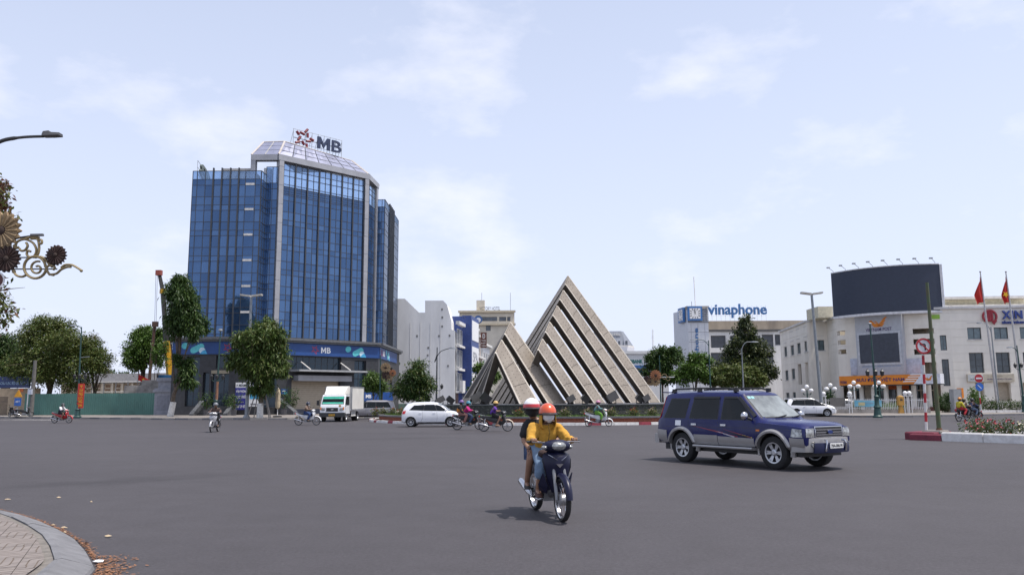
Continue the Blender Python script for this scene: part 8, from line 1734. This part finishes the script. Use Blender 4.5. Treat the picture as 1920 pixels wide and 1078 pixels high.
# white fence of the post office
fe = thing('white_fence', 'white picket fence with globe topped posts before the post office', 'fence', Vector((36, 79.5, .135))); FO = tuple(fe.location); F0 = Face((28.5, 80.6), (40.6, 78.4), FO); FW = mat('fence_white', (.66, .66, .66), .6, var=.08)
MB().fbox(F0, 0, F0.L, .135, .5, -.12, .12).build('plinth', mat('fence_plinth', (.36, .33, .30), .9, var=.25, scale=1.5), fe)
pk = MB().fbox(F0, 0, .045, .5, 1.55, -.02, .02).mesh('picket', FW)
for k in range(int(F0.L / .16)): o = obj('picket', pk, fe); o.location = F0.u * (k * .16 + .05)
for z in (.62, 1.35): MB().fbox(F0, 0, F0.L, z, z + .06, -.045, -.021).build('rail', FW, fe)
for px_ in (1545, 1594, 1698, 1706):
    u, _ = F0.px(px_, 765); g = obj('fence_post', None, fe)
    for du in (-.16, .10): MB().fbox(F0, u + du, u + du + .09, .135, 1.75, .13, .22).build('post_shaft', FW, g)
    MB().fbox(F0, u - .24, u + .26, 1.75, 1.86, .0, .32).build('post_cap', FW, g); MB().ball(F0.p(u, 2.06, .16), .21, n=14, m=9).build('post_globe', GLOBE, g, smooth=60)
u0, u1, z0, z1 = F0.rect(1602, 750, 1653, 762, .25); bn = thing('blue_banner', 'light blue picture banner tied to the white fence', 'banner', F0.p((u0 + u1) / 2, z0, .3) + F0.off); G = Face(F0.A[:2], F0.B[:2], tuple(bn.location)); b_ = MB(); b_.loft([[G.p(u0 + (u1 - u0) * k / 10, z0 + .03 * math.sin(k), .3 + .03 * math.sin(k * 1.3)), G.p(u0 + (u1 - u0) * k / 10, z1 - .05 * math.sin(k * .31), .3 + .03 * math.sin(k * 1.3))] for k in range(11)], cap=False, closed=False); b_.build('cloth', mat('banner_cyan', (.10, .36, .52), .7, var=.2, scale=1.2, col2=(.30, .55, .62)), bn)
text_on('KỶ NIỆM', G, u0 + (u1 - u0) * .4, u0 + (u1 - u0) * .68, z0 + .3, z1 - .25, .36, mat('banner_red_letter', (.4, .1, .15), .6), bn, .01, .01); MB().fbox(G, u0 + .35, u0 + .95, z0 + .1, z1 - .2, .345, .355).build('picture', mat('banner_picture', (.5, .45, .25), .7), bn)
pb_ = thing('yellow_postbox', 'ochre yellow post box on a stand at the fence end', 'postbox', Vector((at(1690, 775, 77.5).x, 77.5, .135))); YB = mat('postbox_ochre', (.42, .22, .04), .6); MB().box(-.28, .28, -.2, .2, .75, 1.55).build('box', YB, pb_); MB().box(-.12, .12, -.212, -.202, 1.22, 1.36).build('slot_plate', SBK, pb_); MB().prism([(-.24, -.16, 0), (.24, -.16, 0), (.1, -.16, .75), (-.1, -.16, .75)], (0, .32, 0)).build('stand', YB, pb_, fix=True); MB().lathe([(.30, 0), (.22, .1), (.05, .16)], 10, (0, 0, 1.552), sy=.75).build('cap', YB, pb_)
nb_ = thing('notice_frame', 'dark framed notice panel on the white fence', 'sign', F0.p(F0.px(1570, 765)[0], .9, .2) + F0.off); MB().box(-.75, .75, -.03, .03, -.1, .75).build('panel', mat('notice_grey', (.12, .115, .11), .6), nb_)
ok_ = thing('orange_kiosk', 'small orange and grey kiosk cabinet beside the rounded bush', 'cabinet', Vector((at(1795, 770, 80).x, 80, .135))); MB().box(-.45, .35, -.4, .4, 0, 2.3).build('cabinet', mat('kiosk_grey', (.3, .31, .32), .6), ok_); MB().box(.352, .55, -.42, .42, 0, 2.4).build('orange_side', ORG, ok_)
# crane
cr = thing('mobile_crane', 'mobile crane with raised telescopic boom and yellow base behind the hoarding', 'crane', Vector((at(320, 735, 108).x, 108, 0))); CY = mat('crane_yellow', (.62, .33, .02), .5); CO = Vector(cr.location)
p0, p1, p2, p3 = [at(x, y, 108) - CO for x, y in ((321, 720), (313, 640), (305, 545), (299, 515))]
for a, b, r, m in ((p0, p1, .55, CY), (p1, at(309, 595, 108) - CO, .45, mat('crane_dark', (.03, .03, .035), .5)), (at(309, 595, 108) - CO, p2, .36, MATS['crane_dark']), (p2, p3, .28, MATS['crane_dark'])): MB().tube([a, b], [r, r * .92], 4).build('boom_section', m, cr)
MB().tube([p2 - Vector((0, 0, .4)), p2 + Vector((0, 0, .2))], .42, 4).build('boom_collar', CY, cr); MB().box(p3.x - .45, p3.x + .3, -.3, .3, p3.z - .1, p3.z + .6).build('boom_head', mat('crane_red', (.35, .08, .05), .5), cr)
hk = at(290, 603, 108) - CO; MB().tube([p3 + Vector((-.5, 0, .3)), hk], .025, 4).build('hoist_rope', MATS['crane_dark'], cr); MB().tube([p3 + Vector((-.3, 0, .3)), hk + Vector((.2, 0, 0))], .025, 4).build('hoist_rope', MATS['crane_dark'], cr); MB().box(hk.x - .25, hk.x + .45, -.25, .25, hk.z - .7, hk.z).build('hook_block', mat('crane_brown', (.10, .05, .035), .6), cr)
MB().tube([at(290, 612, 108) - CO, at(281, 700, 108) - CO, at(279, 740, 108) - CO], .2, 6).build('hanging_pile', MATS['crane_brown'], cr); MB().box(-1.4, 1.2, -1.2, 1.2, 2.6, 5.2).build('slew_cab', mat('crane_blue', (.03, .18, .42), .5), cr); MB().box(-2.5, 3.5, -1.3, 1.3, .6, 2.6).build('carrier', CY, cr)
for x in (-1.8, 0, 2.6):
    for s in (1, -1): wheel(cr, (x, s * 1.15, .6), .6, .4, s, 8)
# roundabout spotlights
for i, (x, y) in enumerate(((826, 757), (844, 757), (893, 755), (910, 752), (1070, 754), (1097, 757), (1148, 755), (1199, 755), (1211, 756))):
    d = ray(x, 756); d.z = 0; d.normalize(); rr_ = 13.4; bq = d.dot(Vector((IC.x, IC.y, 0))); cq = IC.x ** 2 + IC.y ** 2 - rr_ ** 2; p = d * (bq - math.sqrt(max(0, bq * bq - cq))); s = .42 if i in (2, 3, 6) else .30
    t = thing('spotlight', 'black spotlight on the stone wall, ' + ('first', 'second', 'third', 'fourth', 'fifth', 'sixth', 'seventh', 'eighth', 'ninth')[i] + ' from the left', 'spotlight', Vector((p.x, p.y, 1.31)), group='spotlights under the sculptures'); rt_ = Matrix.Rotation(.7 if i % 2 else -.5, 3, 'Y') @ Matrix.Rotation(.5, 3, 'Z')
    MB().hexa([rt_ @ Vector(q) + Vector((0, 0, s + .05)) for q in ((-s, -.12, -s * .7), (s, -.12, -s * .7), (s * .7, .2, -s * .5), (-s * .7, .2, -s * .5), (-s, -.12, s * .7), (s, -.12, s * .7), (s * .7, .2, s * .5), (-s * .7, .2, s * .5))]).build('housing', LAMPB, t, fix=True); MB().tube([(-s * .6, .05, 0), (-s * .6, .05, s)], .03, 5).tube([(s * .6, .05, 0), (s * .6, .05, s)], .03, 5).tube([(-s * .7, .05, .02), (s * .7, .05, .02)], .03, 5).build('yoke', LAMPB, t)
# folded parasol and pots in front of the tower
pr = thing('folded_parasol', 'folded beige parasol on a dark base before the tower', 'parasol', gp(520, 782, .135)); MB().lathe([(.42, 0), (.42, .12), (.1, .16)], 12, (0, 0, 0)).build('base', LAMPB, pr); MB().tube([(0, 0, .1), (0, 0, 2.75)], .035, 6).build('pole', WHITE_PAINT, pr); MB().lathe([(.06, .75), (.2, .9), (.26, 1.3), (.2, 1.7), (.24, 2.1), (.16, 2.5), (.04, 2.72)], 9, (0, 0, 0)).build('canopy', fabric('parasol_beige', (.48, .40, .28)), pr, smooth=30)
def potted(label, base, h, w, m, potc=(.10, .10, .11)):
    t = thing('potted_plant', label, 'plant', base, group='potted plants before the tower'); MB().lathe([(.26, 0), (.34, .55), (.36, .6), (.30, .6)], 10, (0, 0, 0)).build('pot', mat('pot_dark', potc, .6), t, smooth=30); MB().tube([(0, 0, .5), (0, 0, .6 + h * .6)], .04, 6).build('stem', BARK, t); obj('foliage', leaves_mesh('pot', [(0, 0, .6 + h * .55, w, w, h * .5)], 420, .22, m, .3, 3.0, 10, .3, .3), t)
for lb, x, y, Y, h, w in (('tall potted shrub left of the tower steps', 387, 770, 88.3, 2.0, .7), ('potted shrub right of the tower steps', 438, 779, 87, 1.8, .8), ('slim potted shrub beside the rental banner', 432, 765, 89.5, 1.6, .5), ('potted shrub by the roller shutter', 549, 760, 91.2, 2.4, .6), ('dark potted conifer behind the folded parasol', 532, 779, 88.6, 2.4, .7)): potted(lb, Vector((at(x, y, Y).x, Y, .135)), h, w, L_DARK)
bi = thing('blue_info_sign', 'small blue information sign near the tower corner', 'sign', Vector((at(727, 770, 79).x, 79, .135))); MB().tube([(0, .04, 0), (0, .04, 2.3)], .04, 6).build('post', LSTEEL, bi); MB().box(-.25 * 2, .5, -.02, .02, 1.5, 2.3).build('panel', mat('notice_blue', (.03, .12, .42), .5), bi)
ms = thing('lattice_mast', 'thin white lattice radio mast above the trees', 'mast', Vector((at(1226, 700, 230).x, 230, 0))); 
for a in range(3): x, y = math.cos(a * 2.094) * .5, math.sin(a * 2.094) * .5; MB().tube([(x, y, 0), (x * .3, y * .3, 21.5)], .06, 4).build('leg', WHITE_PAINT, ms)
br_ = MB()
for k in range(16): z = 6 + k; a, b = (math.cos(k * 2.094) * .38, math.sin(k * 2.094) * .38), (math.cos(k * 2.094 + 2.094) * .36, math.sin(k * 2.094 + 2.094) * .36); br_.tube([(a[0], a[1], z), (b[0], b[1], z + 1)], .035, 4)
br_.build('bracing', WHITE_PAINT, ms)
# litter on the road
rng = np.random.default_rng(3); lv, lf_ = [], []
for k in range(1500):
    s = rng.random(); i = int(24 + s ** 1.7 * 33); a, b = ne[min(i, len(ne) - 2)], ne[min(i + 1, len(ne) - 1)]; t = (b - a).normalized(); out = Vector((t.y, -t.x, 0)); dens = .35 if a.y > 8.6 else 1.5
    p = a.lerp(b, rng.random()) + out * abs(rng.normal(0, .10 * dens)) ; q = rng.uniform(0, 6.28); L_ = rng.uniform(.008, .03) * (1.5 if rng.random() < .1 else 1); w = L_ * rng.uniform(.25, .6)
    dx, dy = math.cos(q) * L_, math.sin(q) * L_; o = len(lv); z = .004 + rng.random() * .012; lv += [(p.x - dx, p.y - dy, z), (p.x + dy * w / L_, p.y - dx * w / L_, z + .004), (p.x + dx, p.y + dy, z + .008 * rng.random()), (p.x - dy * w / L_, p.y + dx * w / L_, z + .002)]; lf_.append((o, o + 1, o + 2, o + 3))
me = bpy.data.meshes.new('leaf_litter'); me.from_pydata(lv, [], lf_); me.materials.append(mat('litter_orange', (.27, .125, .06), .9, var=.3, scale=20, col2=(.14, .07, .04))); stuff(obj('leaf_litter', me), 'orange brown leaf litter swept along the near kerb', 'leaf litter')
def fallen(px_, py_, s, label, m): 
    p = gp(px_, py_); s *= .72; c = MB(); n = 7; q = random.uniform(0, 6); pts_ = [(math.cos(q + 2 * math.pi * k / n) * s * random.uniform(.6, 1.2), math.sin(q + 2 * math.pi * k / n) * s * .6 * random.uniform(.6, 1.2), .01 + random.uniform(0, s * .25)) for k in range(n)]; c.add([(0, 0, .03)] + pts_ + [(x, y, z - .004) for x, y, z in pts_], [(0, 1 + k, 1 + (k + 1) % n) for k in range(n)] + [(1 + k, 1 + n + k, 1 + n + (k + 1) % n, 1 + (k + 1) % n) for k in range(n)]); o = tag(c.build(m[0], m[1], fix=True), label, m[2]); o.location = (p.x, p.y, .004)
DRYL = mat('dry_leaf_tan', (.42, .33, .22), .9)
for x, y, s, lb in ((120, 991, .06, 'large pale dry leaf lying near the kerb'), (99, 986, .04, 'small pale dry leaf close to the kerb edge'), (121, 1000, .035, 'tiny pale leaf just below the large dry leaf'), (203, 1007, .07, 'long curled dry leaf out on the asphalt'), (110, 934, .05, 'single dry leaf farther up the asphalt'), (171, 942, .03, 'small white scrap on the asphalt'), (162, 1020, .06, 'dark curled leaf in the kerb litter'), (14, 938, .08, 'long dry leaf at the left edge of the road')): fallen(x, y, s, lb, ('fallen_leaf', DRYL if 'dark' not in lb else BROWNF, 'leaf'))
fallen(184, 1055, .09, 'crumpled white paper lying on the kerb litter', ('paper_scrap', WHT, 'paper'))
